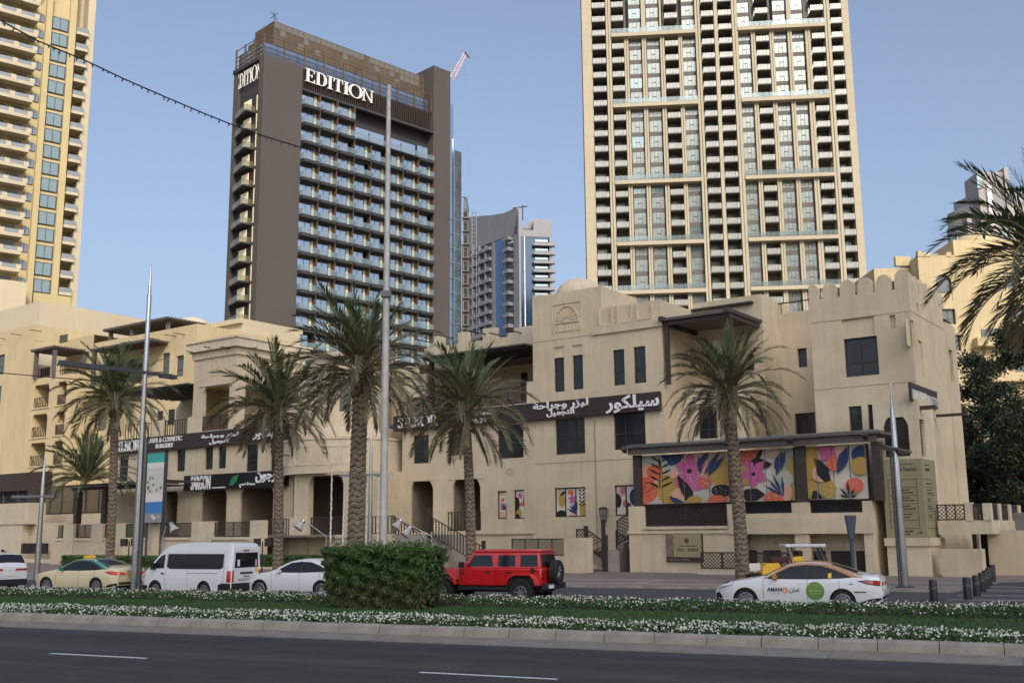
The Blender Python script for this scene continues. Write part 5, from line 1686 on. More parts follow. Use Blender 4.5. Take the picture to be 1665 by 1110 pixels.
# pergola, screen and dark shop front at the far left
pg = G.thing('timber_pergola', 'dark timber pergola with two posts on the podium left of the lamp post', 'pergola', -76, 51.5, 2.3)
zpl = G.onb(170, 795, bW)[1]
for x in (119, 164): MB().box(Xw(x) - .25, Xw(x) + .25, bW + .05, bW + .5, zt_ + .1, zpl - .02).build('post', WOOD, pg)
MB().box(Xw(108), Xw(228), bW - .4, bL - .3, zpl + .22, zpl + .34).build('roof', SLATE, pg)
MB().box(Xw(110), Xw(226), bW + .1, bW + .4, zpl, zpl + .215).build('beam', WOOD, pg)
mb = MB()
for i in range(9): mb.box(Xw(112) + i * 1.7, Xw(112) + i * 1.7 + .14, bW - .55, bW + 3, zpl + .35, zpl + .45)
mb.build('slat', WOOD, pg)
sc = G.thing('lattice_screen', 'dark timber lattice screen fence behind the pergola at the far left', 'screen', -95, 58, 3)
bSc = 58.5
hs_ = (G.onb(45, 810, bSc)[0], G.onb(182, 810, bSc)[0], G.onb(110, 834, bSc)[1], G.onb(110, 790, bSc)[1])
n_ = 7
for i in range(n_):
    u0 = hs_[0] + (hs_[1] - hs_[0]) * i / n_; u1 = hs_[0] + (hs_[1] - hs_[0]) * (i + 1) / n_
    lattice(sc, 'F', bSc, (u0 + .04, u1 - .04, hs_[2], hs_[3]), cell=.3, t=.09, fr=.16)
MB().box(hs_[0], hs_[1], bSc - .1, bSc + .3, 0, hs_[2] - .09).build('wall', PLASTER, sc)
fw_ = G.thing('garden_wall', 'stepped beige garden wall with arched panel at the far left behind the white SUV', 'wall', -95, 55, 0)
bG = 54.0
def Xg(px): return G.onb(px, 870, bG)[0]
def Zg_(px, py): return G.onb(px, py, bG)[1]
MB().box(Xg(-40), Xg(36), bG, bG + 1.5, 0, Zg_(20, 852)).build('wall', PLASTER2, fw_)
MB().box(Xg(-40), Xg(45), bG - .15, bG + 1.6, Zg_(20, 852) + .002, Zg_(20, 818)).build('wall_cap', PLASTER2, fw_)
MB().box(Xg(37), Xg(95), bG + .8, bG + 1.4, 0, Zg_(60, 850)).build('back_wall', PLASTER, fw_)
MB().box(Xg(8), Xg(26), bG - .05, bG - .003, .4, Zg_(20, 856)).build('panel_mould', TRIM, fw_)
MB().box(Xg(46), Xg(140), bG - 1.2, bG - .9, 0, Zg_(90, 908)).build('front_wall', PLASTER2, fw_)
lattice(fw_, 'F', bG - .5, (Xg(45), Xg(86), Zg_(65, 899), Zg_(65, 883)), cell=.25, t=.06, uprights=1)
MB().box(Xg(45), Xg(86), bG - .4, bG - .35, Zg_(65, 899), Zg_(65, 883)).build('dark_backing', DOORD, fw_)
dk = G.thing('dark_shopfront', 'dark brown flat roofed shop front with glass at the left edge', 'shop', -100, 60, 2)
bD_ = 62.0
h = (G.onb(-60, 790, bD_)[0], G.onb(67, 790, bD_)[0])
MB().box(h[0], h[1], bD_, bD_ + 5, G.onb(40, 797, bD_)[1], G.onb(40, 768, bD_)[1]).build('fascia', SIGNB, dk)
MB().box(h[0], h[1] - 1, bD_ + .5, bD_ + 4, 2, G.onb(40, 797, bD_)[1] - .02).build('glazing', DARKGL, dk)
for x in (0, 24, 44): MB().box(G.onb(x, 800, bD_)[0], G.onb(x, 800, bD_)[0] + .2, bD_ + .35, bD_ + .49, 2, G.onb(40, 797, bD_)[1] - .02).build('mullion', STEELD, dk)
# beach poster on a light box
bp_ = 50.2
h = G.rect(236, 736, 265, 850, bp_)
t = G.thing('poster_billboard', 'tall lit-box billboard with a beach picture next to the left lamp post', 'billboard', h[0], bp_, h[2])
MB().box(h[0], h[1], bp_ + .03, bp_ + .35, h[2], h[3]).build('frame', STEELD, t)
mb = MB()
zz = lambda v: h[2] + (h[3] - h[2]) * v
pc_ = [mat('poster_' + n__, c__, .5) for n__, c__ in (('turquoise', (.06, .36, .33)), ('sand', (.55, .55, .48)), ('tree', (.08, .10, .05)), ('blue', (.05, .20, .50)), ('grey', (.25, .26, .28)), ('white', (.65, .65, .62)))]
for i, (v0, v1, mi_) in enumerate(((.86, .99, 0), (.78, .86, 5), (.42, .78, 1), (.30, .42, 5), (.14, .30, 3), (.01, .14, 4))):
    mb.mi = mi_; mb.box(h[0] + .04, h[1] - .04, bp_ + .01, bp_ + .028, zz(v0), zz(v1))
rr = random.Random(8)
for i in range(13):
    mb.mi = 2 if i < 9 else 5
    x_ = h[0] + .2 + rr.random() * (h[1] - h[0] - .5); z_ = zz(rr.uniform(.45, .66) if i < 9 else rr.uniform(.05, .12))
    s_ = rr.uniform(.08, .16)
    mb.quad(*[(x_ + s_ * math.cos(k * 1.05), bp_ + .008, z_ + s_ * math.sin(k * 1.05)) for k in range(6)])
mb.build('printed_sheet', pc_, t)
for x_ in (h[0] + .2, h[1] - .3): MB().box(x_, x_ + .12, bp_ + .12, bp_ + .24, .1, h[2]).build('post', STEELD, t)

# ------------------------------------------------------------------ background apartment block on the left (sunlit)
bA2 = 64.0
ap = G.thing('apartment_block', 'sunlit ochre apartment building with arched balconies and roof pergolas at the left', 'building', -105, 64, 0)
P = ap
A = lambda px, py=650, b=bA2: G.onb(px, py, b)[0]
Zz = lambda px, py, b=bA2: G.onb(px, py, b)[1]
aA0, aA1, aA2 = A(-60), A(50), A(106)
aA3 = A(318, 600, 66.0)
zA1 = Zz(30, 541); zA2 = Zz(95, 541)
wl = [(A(-10), A(2.5), Zz(0, 609), Zz(0, 577)), (A(-10), A(1), Zz(0, 658), Zz(0, 627)), (A(-10), A(0), Zz(0, 706), Zz(0, 675))]
mb = MB(); wall(mb, mapF(bA2), aA0, aA1, 0, Zz(20, 536), wl, .25)
mb.quad((aA0, bA2, Zz(20, 536)), (aA1, bA2, Zz(20, 536)), (aA1, 76, Zz(20, 536)), (aA0, 76, Zz(20, 536)))
mb.quad((aA1, bA2, Zz(20, 536) - 3), (aA1, 76, Zz(20, 536) - 3), (aA1, 76, Zz(20, 536)), (aA1, bA2, Zz(20, 536)))
mb.build('wall', OCHRE, P)
for h in wl: window(P, 'F', bA2, h, 1, (.4,), .25, gm=mat('apt_window', (.09, .10, .11), .12))
# balcony stack: two bays, 4 floors
bB2 = 63.2
zb = [Zz(70, y, bB2) for y in (614, 662, 710, 757, 805)]
hol = []
for k in range(1, 4):
    ztop_ = zb[k] + 2.55
    hol.append((A(54.5, 650, bB2), A(79, 650, bB2), zb[k] + .02, ztop_))
    hol.append((A(92, 650, bB2), A(107, 650, bB2), zb[k] + .02, ztop_))
a_s0, a_s1 = A(46, 650, bB2), A(112, 650, bB2)
mb = MB(); wall(mb, mapF(bB2), a_s0, a_s1, 0, zb[0], hol, .25)
wall(mb, mapR(a_s1), bB2, 68, 0, zb[0], (), .2); mb.quad((a_s0, bB2, zb[0]), (a_s1, bB2, zb[0]), (a_s1, 68, zb[0]), (a_s0, 68, zb[0]))
mb.quad((a_s0, bB2, 0), (a_s0, bA2, 0), (a_s0, bA2, zb[0]), (a_s0, bB2, zb[0]))
mb.build('wall', OCHRE, P)
for h in hol:
    niche(P, 'F', bB2, h, 3.0, OCHRE, start=.25)
    lattice(P, 'F', bB2 + .1, (h[0], h[1], h[2] + .1, h[2] + 1.1), cell=5, uprights=8, fr=.05)
    MB().box(h[0] + .6, h[0] + 1.7, bB2 + 2.85, bB2 + 2.95, h[2], h[2] + 2.1).build('door', DOORD, P)
    MB().box(h[0] - .2, h[1] + .3, bB2 - .1, bB2 - .004, h[2] - .15, h[2]).build('ledge', OCHRE, P)
c = MB()
for h in hol: corbel(c, h[0], bB2 + .03, h[3], 1, .6); corbel(c, h[1], bB2 + .03, h[3], -1, .6)
c.build('corbel', OCHRE, P)['kind'] = 'stuff'
# open roof balcony with pergola
lattice(P, 'F', bB2 + .1, (A(58, 600, bB2), A(82, 600, bB2), zb[0] + .1, zb[0] + 1.1), cell=5, uprights=6, fr=.05)
lattice(P, 'F', bB2 + .1, (A(97, 600, bB2), a_s1 - .1, zb[0] + .1, zb[0] + 1.1), cell=5, uprights=4, fr=.05)
MB().box(A(82.5, 600, bB2), A(96.5, 600, bB2), bB2, bB2 + .5, zb[0], zb[0] + 1.5).build('pier', OCHRE, P)
bB3 = 67.0
h_ = [(A(64, 600, bB3), A(78, 600, bB3), zb[0] + .05, zb[0] + 2.2), (A(92, 600, bB3), A(103, 600, bB3), zb[0] + .05, zb[0] + 2.4)]
mb = MB(); wall(mb, mapF(bB3), aA1 - .2, A(150, 600, bB3), zb[0], zA2, h_, .3); mb.quad((aA1, bB3, zA2), (A(150, 600, bB3), bB3, zA2), (A(150, 600, bB3), 78, zA2), (aA1, 78, zA2)); mb.build('wall', OCHRE, P)
for h in h_: MB().box(h[0], h[1], bB3 + .2, bB3 + .28, h[2], h[3]).build('door', DOORD, P)
def pergola(x0, x1, y0, yb_, b0, b1, posts, zfloor):
    z = G.onb((x0 + x1) / 2, y0, b0)[1]
    a0, a1 = G.onb(x0, y0, b0)[0], G.onb(x1, y0, b0)[0]
    MB().box(a0, a1, b0, b1, z, z + .15).build('pergola_roof', WOOD, P)
    mb = MB()
    for i in range(int((b1 - b0) / .4)): mb.box(a0 - .1, a1 + .3, b0 + i * .4, b0 + i * .4 + .12, z + .152, z + .3)
    mb.build('pergola_slat', SLATE, P)
    for p_, q_ in posts:
        aa = a0 + (a1 - a0) * p_; bb = b0 + (b1 - b0) * q_
        MB().box(aa - .18, aa + .18, bb - .18, bb + .18, zfloor, z - .002).build('pergola_post', SLATE, P)
pergola(50, 86, 569, 0, bB2 - .6, bB3 - .1, ((.12, .1), (.93, .1), (.93, .9)), zb[0])
# right part of the block
bC2 = 66.0
wr = [(A(263, 600, bC2), A(275, 600, bC2), Zz(269, 611, bC2), Zz(269, 574, bC2)), (A(286, 600, bC2), A(298, 600, bC2), Zz(292, 612, bC2), Zz(292, 578, bC2)),
      (A(158, 680, bC2), A(171, 680, bC2), Zz(165, 700, bC2), Zz(165, 667, bC2)), (A(160, 640, bC2), A(172, 640, bC2), Zz(165, 650, bC2), Zz(165, 622, bC2)), (A(155, 720, bC2), A(168, 720, bC2), Zz(162, 748, bC2), Zz(162, 716, bC2))]
zC = Zz(200, 549, bC2)
mb = MB(); wall(mb, mapF(bC2), a_s1 - .3, aA3, 0, zC, wr, .25); wall(mb, mapR(aA3), bC2, 78, 0, zC, (), .2)
mb.quad((a_s1 - .3, bC2, zC), (aA3, bC2, zC), (aA3, 78, zC), (a_s1 - .3, 78, zC)); mb.build('wall', OCHRE, P)
for h in wr: window(P, 'F', bC2, h, 1, (.35, .85), .25, gm=MATS['apt_window'])
hq = (A(94, 556, bB3), A(110, 553, bB3))
MB().box(hq[0], hq[1], bB3 - .05, bB3 - .004, Zz(100, 557, bB3), Zz(100, 545, bB3)).build('roof_screen', STEELD, P)
zb0_ = zC - 6.2
pergola(148, 240, 563, 0, bC2 - 2.4, bC2 + 1, ((.05, .05), (.5, .05)), zC - 5.5)
pergola(168, 270, 529, 0, bC2 + 1.5, bC2 + 8, ((.05, .1), (.4, .1), (.95, .1)), zC)
MB().box(A(160, 600, bC2 - .3), A(236, 600, bC2 - .3), bC2 - 2.3, bC2 - .003, zC - 5.8, zC - 5.45).build('balcony_slab', OCHRE, P)
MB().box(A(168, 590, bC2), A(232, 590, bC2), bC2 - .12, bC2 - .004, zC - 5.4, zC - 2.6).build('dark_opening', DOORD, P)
mb = MB()
for x in (200 + 18, 218 + 10, 258, 286, 300): 
    a = A(x, 552, bC2); spout(mb, a, bC2, zC - .9, 1.4)
for x in (5, 32, 62): spout(mb, A(x + 5, 525), bA2, Zz(20, 536) - .9, 1.3)
mb.build('gargoyle', WOOD, P)
# small hall with dome behind
aH0, aH1 = A(276, 540, 72), A(395, 540, 72)
zH = Zz(325, 538, 72)
mb = MB().box(aH0, aH1, 72, 80, 10, zH); mb.build('wall', CREAM, P)
MB().box(aH0 - .4, aH1, 71.6, 80.4, zH + .002, zH + .5).build('cornice', CREAM, P)
da_, dzz = G.onb(313, 535, 76)
MB().lathe([(2.9 * math.cos(t), 2.9 * math.sin(t)) for t in [i * PI / 2 / 10 for i in range(11)]], (da_, 76, zH + .1), 28).build('dome', CREAM, P, smooth=True)
# higher pale block left
b7 = 74.0
mb = MB(); wall(mb, mapF(b7), A(-120, 500, b7), A(66, 500, b7), 10, Zz(30, 498, b7), (), .2); wall(mb, mapR(A(66, 500, b7)), b7, 90, 10, Zz(30, 498, b7), (), .2)
mb.quad((A(-120, 500, b7), b7, Zz(30, 498, b7)), (A(66, 500, b7), b7, Zz(30, 498, b7)), (A(66, 500, b7), 90, Zz(30, 498, b7)), (A(-120, 500, b7), 90, Zz(30, 498, b7)))
mb.build('wall', CREAM, P)

# ------------------------------------------------------------------ hotel tower with the EDITION lettering
def mapL(pos): return lambda s, d, z: (pos + d, s, z)
ht_ = ED.thing('hotel_tower', 'dark grey hotel tower with white roof lettering and rows of glass balconies', 'tower', 120, 172, 0)
P = ht_
e0, e1, e2, e3 = 98.65, 107.25, 140.5, 145.3
bE = 166.0
zE = 91.8
MB().box(e0, e1, bE, bE + 1.6, 0, zE).build('corner_slab', EDG, P)
MB().box(e2, e3, bE, bE + 9.0, 0, 102.6).build('end_slab', EDG, P)
MB().box(e1 + .01, e2 - .01, bE + 2.2, bE + 12, 0, zE).build('core', EDS, P)
MB().box(e0 + .6, e1 + 2, bE + 1.61, bE + 10.9, 0, zE).build('core', EDS, P)
MB().box(e0, e0 + 6, bE + 9.2, bE + 10.9, 0, 90.9).build('side_pier', EDG, P)
# mechanical box of bronze mesh
bz = bE + 3.2
x0_, zt_x = ED.onb(446, 34, bz)
x1_, _z = ED.onb(678, 118, bz)
ztop_ = zt_x
zb_x = 94
MB().box(x0_, e2 - .05, bz, bz + 7, zb_x, ztop_).build('plant_screen', BRONZEP, P)
MB().box(x0_ + .01, e2 - 4, bz + 7.01, bz + 9.5, zb_x, ztop_ - 2.0).build('plant_room', BRONZE, P)
mb = MB()
n_ = 28
for i in range(n_ + 1):
    a = x0_ + (e2 - .2 - x0_) * i / n_
    mb.box(a, a + .07, bz - .06, bz - .003, zb_x, ztop_)
for k in range(4):
    z = ztop_ - .1 - 1.35 * k
    mb.box(x0_, e2 - .1, bz - .05, bz - .004, z, z + .07)
mb.build('screen_grid', mat('bronze_grid', (.16, .135, .11), .5, metal=.3), P)['kind'] = 'stuff'
rr = random.Random(12)
for i in range(n_):
    for k in range(3):
        if rr.random() < (.95 if k == 0 else .35 if i < 6 or k == 1 and i > 14 else .12):
            a = x0_ + (e2 - .2 - x0_) * i / n_
            z = ztop_ - .1 - 1.35 * (k + 1)
            MB().box(a + .12, a + (e2 - x0_) / n_ - .06, bz - .03, bz - .002, z + .12, z + 1.3).build('panel', mat('grey_bronze_panel', (.16, .15, .135), .5, metal=.3), P)
mb = MB()
mb.tube((x0_ + .6, bz + 1, ztop_), (x0_ + .6, bz + 1, ztop_ + 2.6), .06, n=5); mb.tube((x0_ - .2, bz + 1, ztop_ + .8), (x0_ + 1.3, bz + 1, ztop_ + 2.4), .07, n=5); mb.tube((x0_ + 1.3, bz + 1, ztop_ + .8), (x0_ - .1, bz + 1, ztop_ + 2.2), .07, n=5)
mb.build('antenna', BLACKM, P)
# roof terrace glazing with posts
zg0, zg1 = zE, zE + 3.4
MB().box(e0 + 1.0, e2 - .02, bE + 2.0, bE + 2.1, zg0, zg1).build('roof_glazing', mat('roof_terrace_glass', (.22, .27, .36), .08, metal=.7), P)
MB().box(e0 + .9, e0 + 1.0, bE + 2.0, bE + 10.8, zg0 - .8, zg1).build('roof_glazing', MATS['roof_terrace_glass'], P)
for i in range(10):
    a = e0 + .2 + (e2 - e0 - .4) * i / 9
    MB().box(a - .13, a + .13, bE + .5, bE + .76, zg0, zg1 + .9).build('roof_post', BRONZE, P)
for i in range(1, 4):
    b = bE + .6 + i * 3.3
    MB().box(e0 + .1, e0 + .36, b, b + .26, zg0 - .8, zg1 + .9).build('roof_post', BRONZE, P)
for z in (zg0 + .9, zg0 + 1.8, zg0 + 2.7, zg1 + .8):
    MB().box(e0 + .1, e2 - .02, bE + .8, bE + .9, z, z + .13).build('roof_rail', EDS if z < zg1 else BRONZE, P)
    MB().box(e0 + .4, e0 + .5, bE + .9, bE + 10.8, z, z + .13).build('roof_rail', EDS if z < zg1 else BRONZE, P)
# sign zone: dark fins
zs0, zs1 = ED.onb(492, 143, bE)[1], ED.onb(492, 107, bE)[1]
fin = MB().box(0, .14, 0, .5, 0, zs1 - zs0).mesh('fin', mat('dark_bronze_fin', (.055, .042, .034), .5, metal=.3))
nf = 66
for i in range(nf): inst(fin, 'fin', P, (e1 + .1 + (e2 - e1 - .4) * i / nf, bE + .6, zs0))
MB().box(e1 + .01, e2 - .01, bE + 1.3, bE + 1.4, zs0, zs1).build('fin_backing', EDS, P)
MB().box(e1 + .01, e2 - .01, bE - .1, bE + 1.2, zs0 - .5, zs0 - .005).build('sign_ledge', EDS, P)
# letters
L0, zl0 = ED.onb(496, 138, bE + .3); L1_, zl1 = ED.onb(607, 147, bE + .3)
zla = ED.onb(513, 138, bE + .3)[1]; zlb = ED.onb(500, 112, bE + .3)[1]
le = ED.thing('tower_sign', 'large white serif letters across the top of the hotel front', 'sign', L0, bE + .3, zla)
serif_word(le, 'EDITION', L0, L1_, zla + .1, zlb, bE + .5, .35, WHITEL)
# side letters, facing left: run along -b, i.e. from far to near
ls_ = ED.thing('tower_sign', 'smaller white serif letters on the narrow left face of the hotel', 'sign', e0, bE + 5, zla)
tot = sum(SERIF[c][0] for c in 'EDITION') + .07 * 6
k_ = 9.3 / tot; x_ = 0
for c in 'EDITION':
    wd_ = SERIF[c][0] * k_
    m_ = serif(c, x_, 0, wd_, 3.0, 0, .08)
    m2 = MB(); m2.f = m_.f; m2.m = m_.m
    m2.v = [(e0 + .1 + v[1], bE + 10.2 - v[0], zla - 1.7 + v[2]) for v in m_.v]
    m2.build('letter', WHITEL, ls_)
    x_ += wd_ + .07 * k_
MB().box(e0 - .3, e0 + .95, bE + 1.7, bE + 10.9, zE - .9, zE - .2).build('side_ledge', EDS, P)
MB().box(e0 + .9, e0 + 1.0, bE + 1.7, bE + 9.2, 0, zE - .95).build('side_backing', EDS, P)
# front balconies
FH = 3.67
zrow0 = 83.83
cols_ = 8
cw = (e2 - e1) / cols_
slab = MB().prismx([(bE - .75, -.25), (bE - .75, .34), (bE + 2.1, .42), (bE + 2.1, -.5), (bE + .4, -.5)], 0, cw - .62)
slab_m = slab.mesh('balcony_slab', EDS, (0, bE, 0))
gl = MB(); gl.box(.02, cw - .57, -.72, -.68, .43, 1.5); gl.box(.02, .06, -.67, .6, .43, 1.5); gl.box(cw - .61, cw - .57, -.67, .6, .43, 1.5)
gl_m = gl.mesh('balustrade', BALGLASS)
gl_alpha = None
wn = MB(); wn.box(.1, cw - 1.2, 0, .06, 0, 3.1)
wn_m = wn.mesh('pane', TOWGLASS)
wf = MB(); wf.box(0, .1, -.05, .1, 0, 3.1); wf.box(cw - 1.2, cw - 1.08, -.05, .1, 0, 3.1); wf.box(.1, cw - 1.2, -.05, .1, 3.1, 3.22); wf.box((cw - 1.1) * .52, (cw - 1.1) * .52 + .07, -.04, -.002, 0, 3.1)
wf_m = wf.mesh('window', FRAME)
cu = MB()
for i in range(3): cu.prism([(cw - 1.05 + i * .2, 0), (cw - .90 + i * .2, 0), (cw - .90 + i * .2, 3.05), (cw - 1.05 + i * .2, 3.05)], -.06 + .06 * (i % 2), .08)
cu_m = cu.mesh('curtain', CURTAIN)
rr = random.Random(77)
for c in range(cols_):
    a = e1 + .3 + c * cw
    r0 = 0 if c < 3 or c == 7 else 2
    if c == 7: r0 = 1
    for r in range(r0, 15):
        z = zrow0 - FH * r - (FH * .0)
        s_ = inst(slab_m, 'balcony', P, (a, bE, z - .05))
        o = sub(gl_m, 'balustrade', s_)
        w_ = inst(wf_m, 'window', P, (a - .05, bE + .85, z + .38))
        sub(wn_m, 'pane', w_)
        if rr.random() < .93: sub(cu_m, 'curtain', w_)
    MB().box(a + cw - .50, a + cw - .28, bE - .3, bE + .9, 20, zrow0 - FH * (r0 - 1) - .3 if r0 else zs0 - .6).build('fin', BRONZE, P)
    MB().box(a + cw - .25, a + cw - .18, bE + .6, bE + 1.9, 20, zrow0 - 1).build('fin_edge', EDS, P)
# wide balconies in columns 4-7 of the second row
for c0_, c1_ in ((3, 5), (5, 7)):
    a = e1 + .3 + c0_ * cw
    w_ = (c1_ - c0_) * cw - .55
    z = zrow0 - FH * 1 - .05
    o = MB().prismx([(bE - .75, z + .05), (bE - .75, z + .30), (bE + 2.1, z + .42), (bE + 2.1, z - .25), (bE + .3, z - .25)], a, a + w_).build('balcony', EDS, P)
    MB().box(a + .02, a + w_ - .02, bE - .72, bE - .68, z + .43, z + 1.5).build('balustrade', BALGLASS, o)
    MB().box(a, a + w_, bE + .8, bE + .86, z + .4, z + 3.2).build('window', TOWGLASS, P)
# left-face balconies
sl2 = MB(); 
sl2.hexa([(-1.6, 0.4, .05), (1.0, 0, -.05), (1.0, 6.2, -.05), (-.4, 6.2, .05), (-1.6, .4, .3), (1.0, 0, .3), (1.0, 6.2, .3), (-.4, 6.2, .3)])
sl2_m = sl2.mesh('balcony', EDS)
g2_ = MB(); g2_.hexa([(-1.58, .42, .31), (-1.54, .42, .31), (-.36, 6.15, .31), (-.40, 6.15, .31), (-1.58, .42, 1.4), (-1.54, .42, 1.4), (-.36, 6.15, 1.4), (-.40, 6.15, 1.4)])
g2_.box(-1.5, .6, .42, .46, .31, 1.4)
g2_m = g2_.mesh('balustrade', mat('amber_balcony_glass', (.33, .30, .2), .1, metal=.3, alpha=.4))
c2 = MB(); 
for i in range(6): c2.box(-.02 + .03 * (i % 2), .12, 1.2 + i * .45, 1.5 + i * .45, .31, 3.0)
c2_m = c2.mesh('curtain', CURTAIN)
p2 = MB().box(.78, .84, .3, 6.0, .31, 3.1); p2_m = p2.mesh('pane', TEALGLASS)
for r in range(0, 15):
    z = 80.9 - FH * r
    s_ = inst(sl2_m, 'balcony', P, (e0 + .05, bE + 3.0, z))
    sub(g2_m, 'balustrade', s_); sub(p2_m, 'pane', s_); sub(c2_m, 'curtain', s_)
mb = MB(); mb.box(e0 + .3, e0 + .7, bE + 1.62, bE + 2.0, 20, 84); mb.box(e0 + .2, e0 + .6, bE + 2.35, bE + 2.6, 20, 84); mb.build('bronze_panel', BRONZE, P)
for r in range(15):
    MB().box(e0 + .1, e0 + .2, bE + 2.05, bE + 2.3, 80.9 - FH * r + .2, 80.9 - FH * r + 3.2).build('curtain', CURTAIN, P)
# glass side wing on the right
MB().box(e3 + .01, e3 + 2.2, bE + 1.5, bE + 6, 0, 96).build('glass_wing', SIDEGL, P)
MB().box(e3 + 2.21, e3 + 5.5, bE + 2.5, bE + 7, 0, 86).build('glass_wing', SIDEGL, P)
MB().box(e3 + 2.1, e3 + 2.3, bE + 1.2, bE + 1.48, 0, 88).build('pale_mullion', SIDEGL, P)
g3 = MB()
for r in range(16):
    z = 20 + r * 3.3
    g3.box(e3 + .1, e3 + 5.4, bE + 1.0, bE + 1.15, z, z + .18)
g3.build('floor_edge', BALGLASS, P)['kind'] = 'stuff'

# ------------------------------------------------------------------ cream residential tower (right)
rt = RT.thing('residential_tower', 'very tall cream and grey residential tower with white balconies filling the upper right', 'tower', 24, 230, 0)
P = rt
bR_ = 225.0
ax = lambda px: RT.onb(px, 176, bR_)[0]
bands = [39.6, 53.4, 64.2, 78.1, 95.9, 112.7, 129.5]
nfl = [4, 3, 4, 5, 5, 5]
levels = []
for i in range(6):
    for k in range(nfl[i]):
        levels.append((bands[i] + (bands[i + 1] - bands[i]) * k / nfl[i], (bands[i + 1] - bands[i]) / nfl[i], k == 0, i))
levels.append((129.5, 3.4, True, 6))
tl, tr = -5.1, 53.8
ZT = 134
MB().box(tl + .3, tr - .3, bR_ + 2.6, bR_ + 24, 0, ZT).build('core', RTD, P)
def pier(x0, x1, name='pier', z1=ZT, d=2.6, fr=0.0, m=RTC):
    return MB().box(ax(x0), ax(x1), bR_ + fr, bR_ + d, 0, z1).build(name, m, P)
pier(948.9, 965, d=24); MB().box(tl - .25, tl - .003, bR_ + 1, bR_ + 24, 0, ZT).build('shade_painted_side', BRONZE, P)  # dark colour on the left side face stands for its shade
pier(1379, 1390.5, d=24)
for x0, x1 in ((988.5, 991.8), (992.6, 996.5), (1135.5, 1139), (1140, 1143.5), (1196.2, 1200), (1200.8, 1205.2), (1349, 1352.5), (1353.5, 1358)):
    pier(x0, x1, fr=-.6)
mid = []
for x0, x1 in ((1018, 1025), (1047, 1054), (1077, 1084), (1107, 1113.5), (1227, 1234), (1257.5, 1264.5), (1287.5, 1294.5), (1316.5, 1325)):
    xm = (x0 + x1) / 2
    pier(x0, xm - .35, z1=112.6); pier(xm + .35, x1, z1=112.6)
for x0, x1 in ((1167.3, 1173),): pier(x0, x1)
for x0, x1 in ((1018, 1020.5), (1084, 1082), (1227, 1230), (1257.5, 1260.5), (1316.5, 1320)):
    MB().box(ax(x0), ax(x1), bR_ + 1, bR_ + 2.5, 112.61, ZT).build('pier', RTG, P)
for x0, x1 in ((1047, 1054), (1077, 1080), (1287.5, 1294.5)):
    MB().box(ax(x0), ax(x1), bR_, bR_ + 2.6, 112.61, ZT).build('pier', RTC, P)
for x0, x1 in ((996.8, 1135.2), (1205.5, 1348.7)):
    for z in bands[1:]:
        MB().box(ax(x0), ax(x1), bR_ - 1.0, bR_ + 2.5, z - .85, z - .05).build('band', RTC, P)
        g = MB()
        n_ = 16
        A0_, A1_ = ax(x0), ax(x1)
        for i in range(n_): g.box(A0_ + (A1_ - A0_) * i / n_ + .03, A0_ + (A1_ - A0_) * (i + 1) / n_ - .03, bR_ - .95, bR_ - .9, z, z + 1.05)
        g.build('balustrade', BALGLASS, P)
# thin joint lines on the piers
mb = MB()
for z, fh, first, i in levels[::1]:
    for x0, x1 in ((948.9, 965), (1379, 1390.5)): mb.box(ax(x0), ax(x1), bR_ - .02, bR_ - .002, z, z + .08)
mb.build('joint_line', mat('joint_line', (.42, .33, .22), .9), P)['kind'] = 'stuff'
cache = {}
WINC = [(1026, 1046), (1055, 1076), (1114, 1134.5), (1206.6, 1226), (1265.5, 1286.5), (1295.5, 1315.5)]
BALC = [(997.5, 1017), (1085, 1106.5), (1146, 1166.5), (1174, 1195.5), (1235, 1256.5), (1327, 1348)]
rr = random.Random(21)
for x0, x1 in WINC:
    a0, a1 = ax(x0), ax(x1); wd_ = round(a1 - a0, 1)
    for z, fh, first, i in levels:
        if z > 112.6: hh = 2.6
        key = (wd_, round(fh, 2), 'w')
        if key not in cache:
            h_ = fh - .95
            m1 = MB(); m1.box(0, .07, -.04, .02, .9, fh); m1.box(wd_ - .07, wd_, -.04, .02, .9, fh); m1.box(.07, wd_ - .07, -.04, .02, fh - .07, fh)
            for u in (.34, .66): m1.box(wd_ * u - .03, wd_ * u + .03, -.05, .02, .9, fh - .07)
            m1.box(wd_ * .34 + .03, wd_ * .66 - .03, -.06, .02, .9 + h_ * .45, .9 + h_ * .5)
            m2 = MB(); m2.box(0, wd_, .02, .06, .9, fh)
            m3 = MB(); m3.box(0, wd_, -.02, .3, 0, .88)
            cache[key] = (m1.mesh('window', RTG), m2.mesh('pane', RTGLASS), m3.mesh('spandrel', RTG), m2.mesh('pane', TEALGLASS))
        m1, m2, m3, m4 = cache[key]
        o = inst(m1, 'window', P, (a0, bR_ + 1.0, z))
        sub(m2 if rr.random() > .12 or z > 70 and x0 > 1100 else m4, 'pane', o)
        sub(m3, 'spandrel', o)
BALM = mat('white_balcony_glass', (.34, .35, .33), .25, metal=.1, var=.4, scale=.5, alpha=.85)
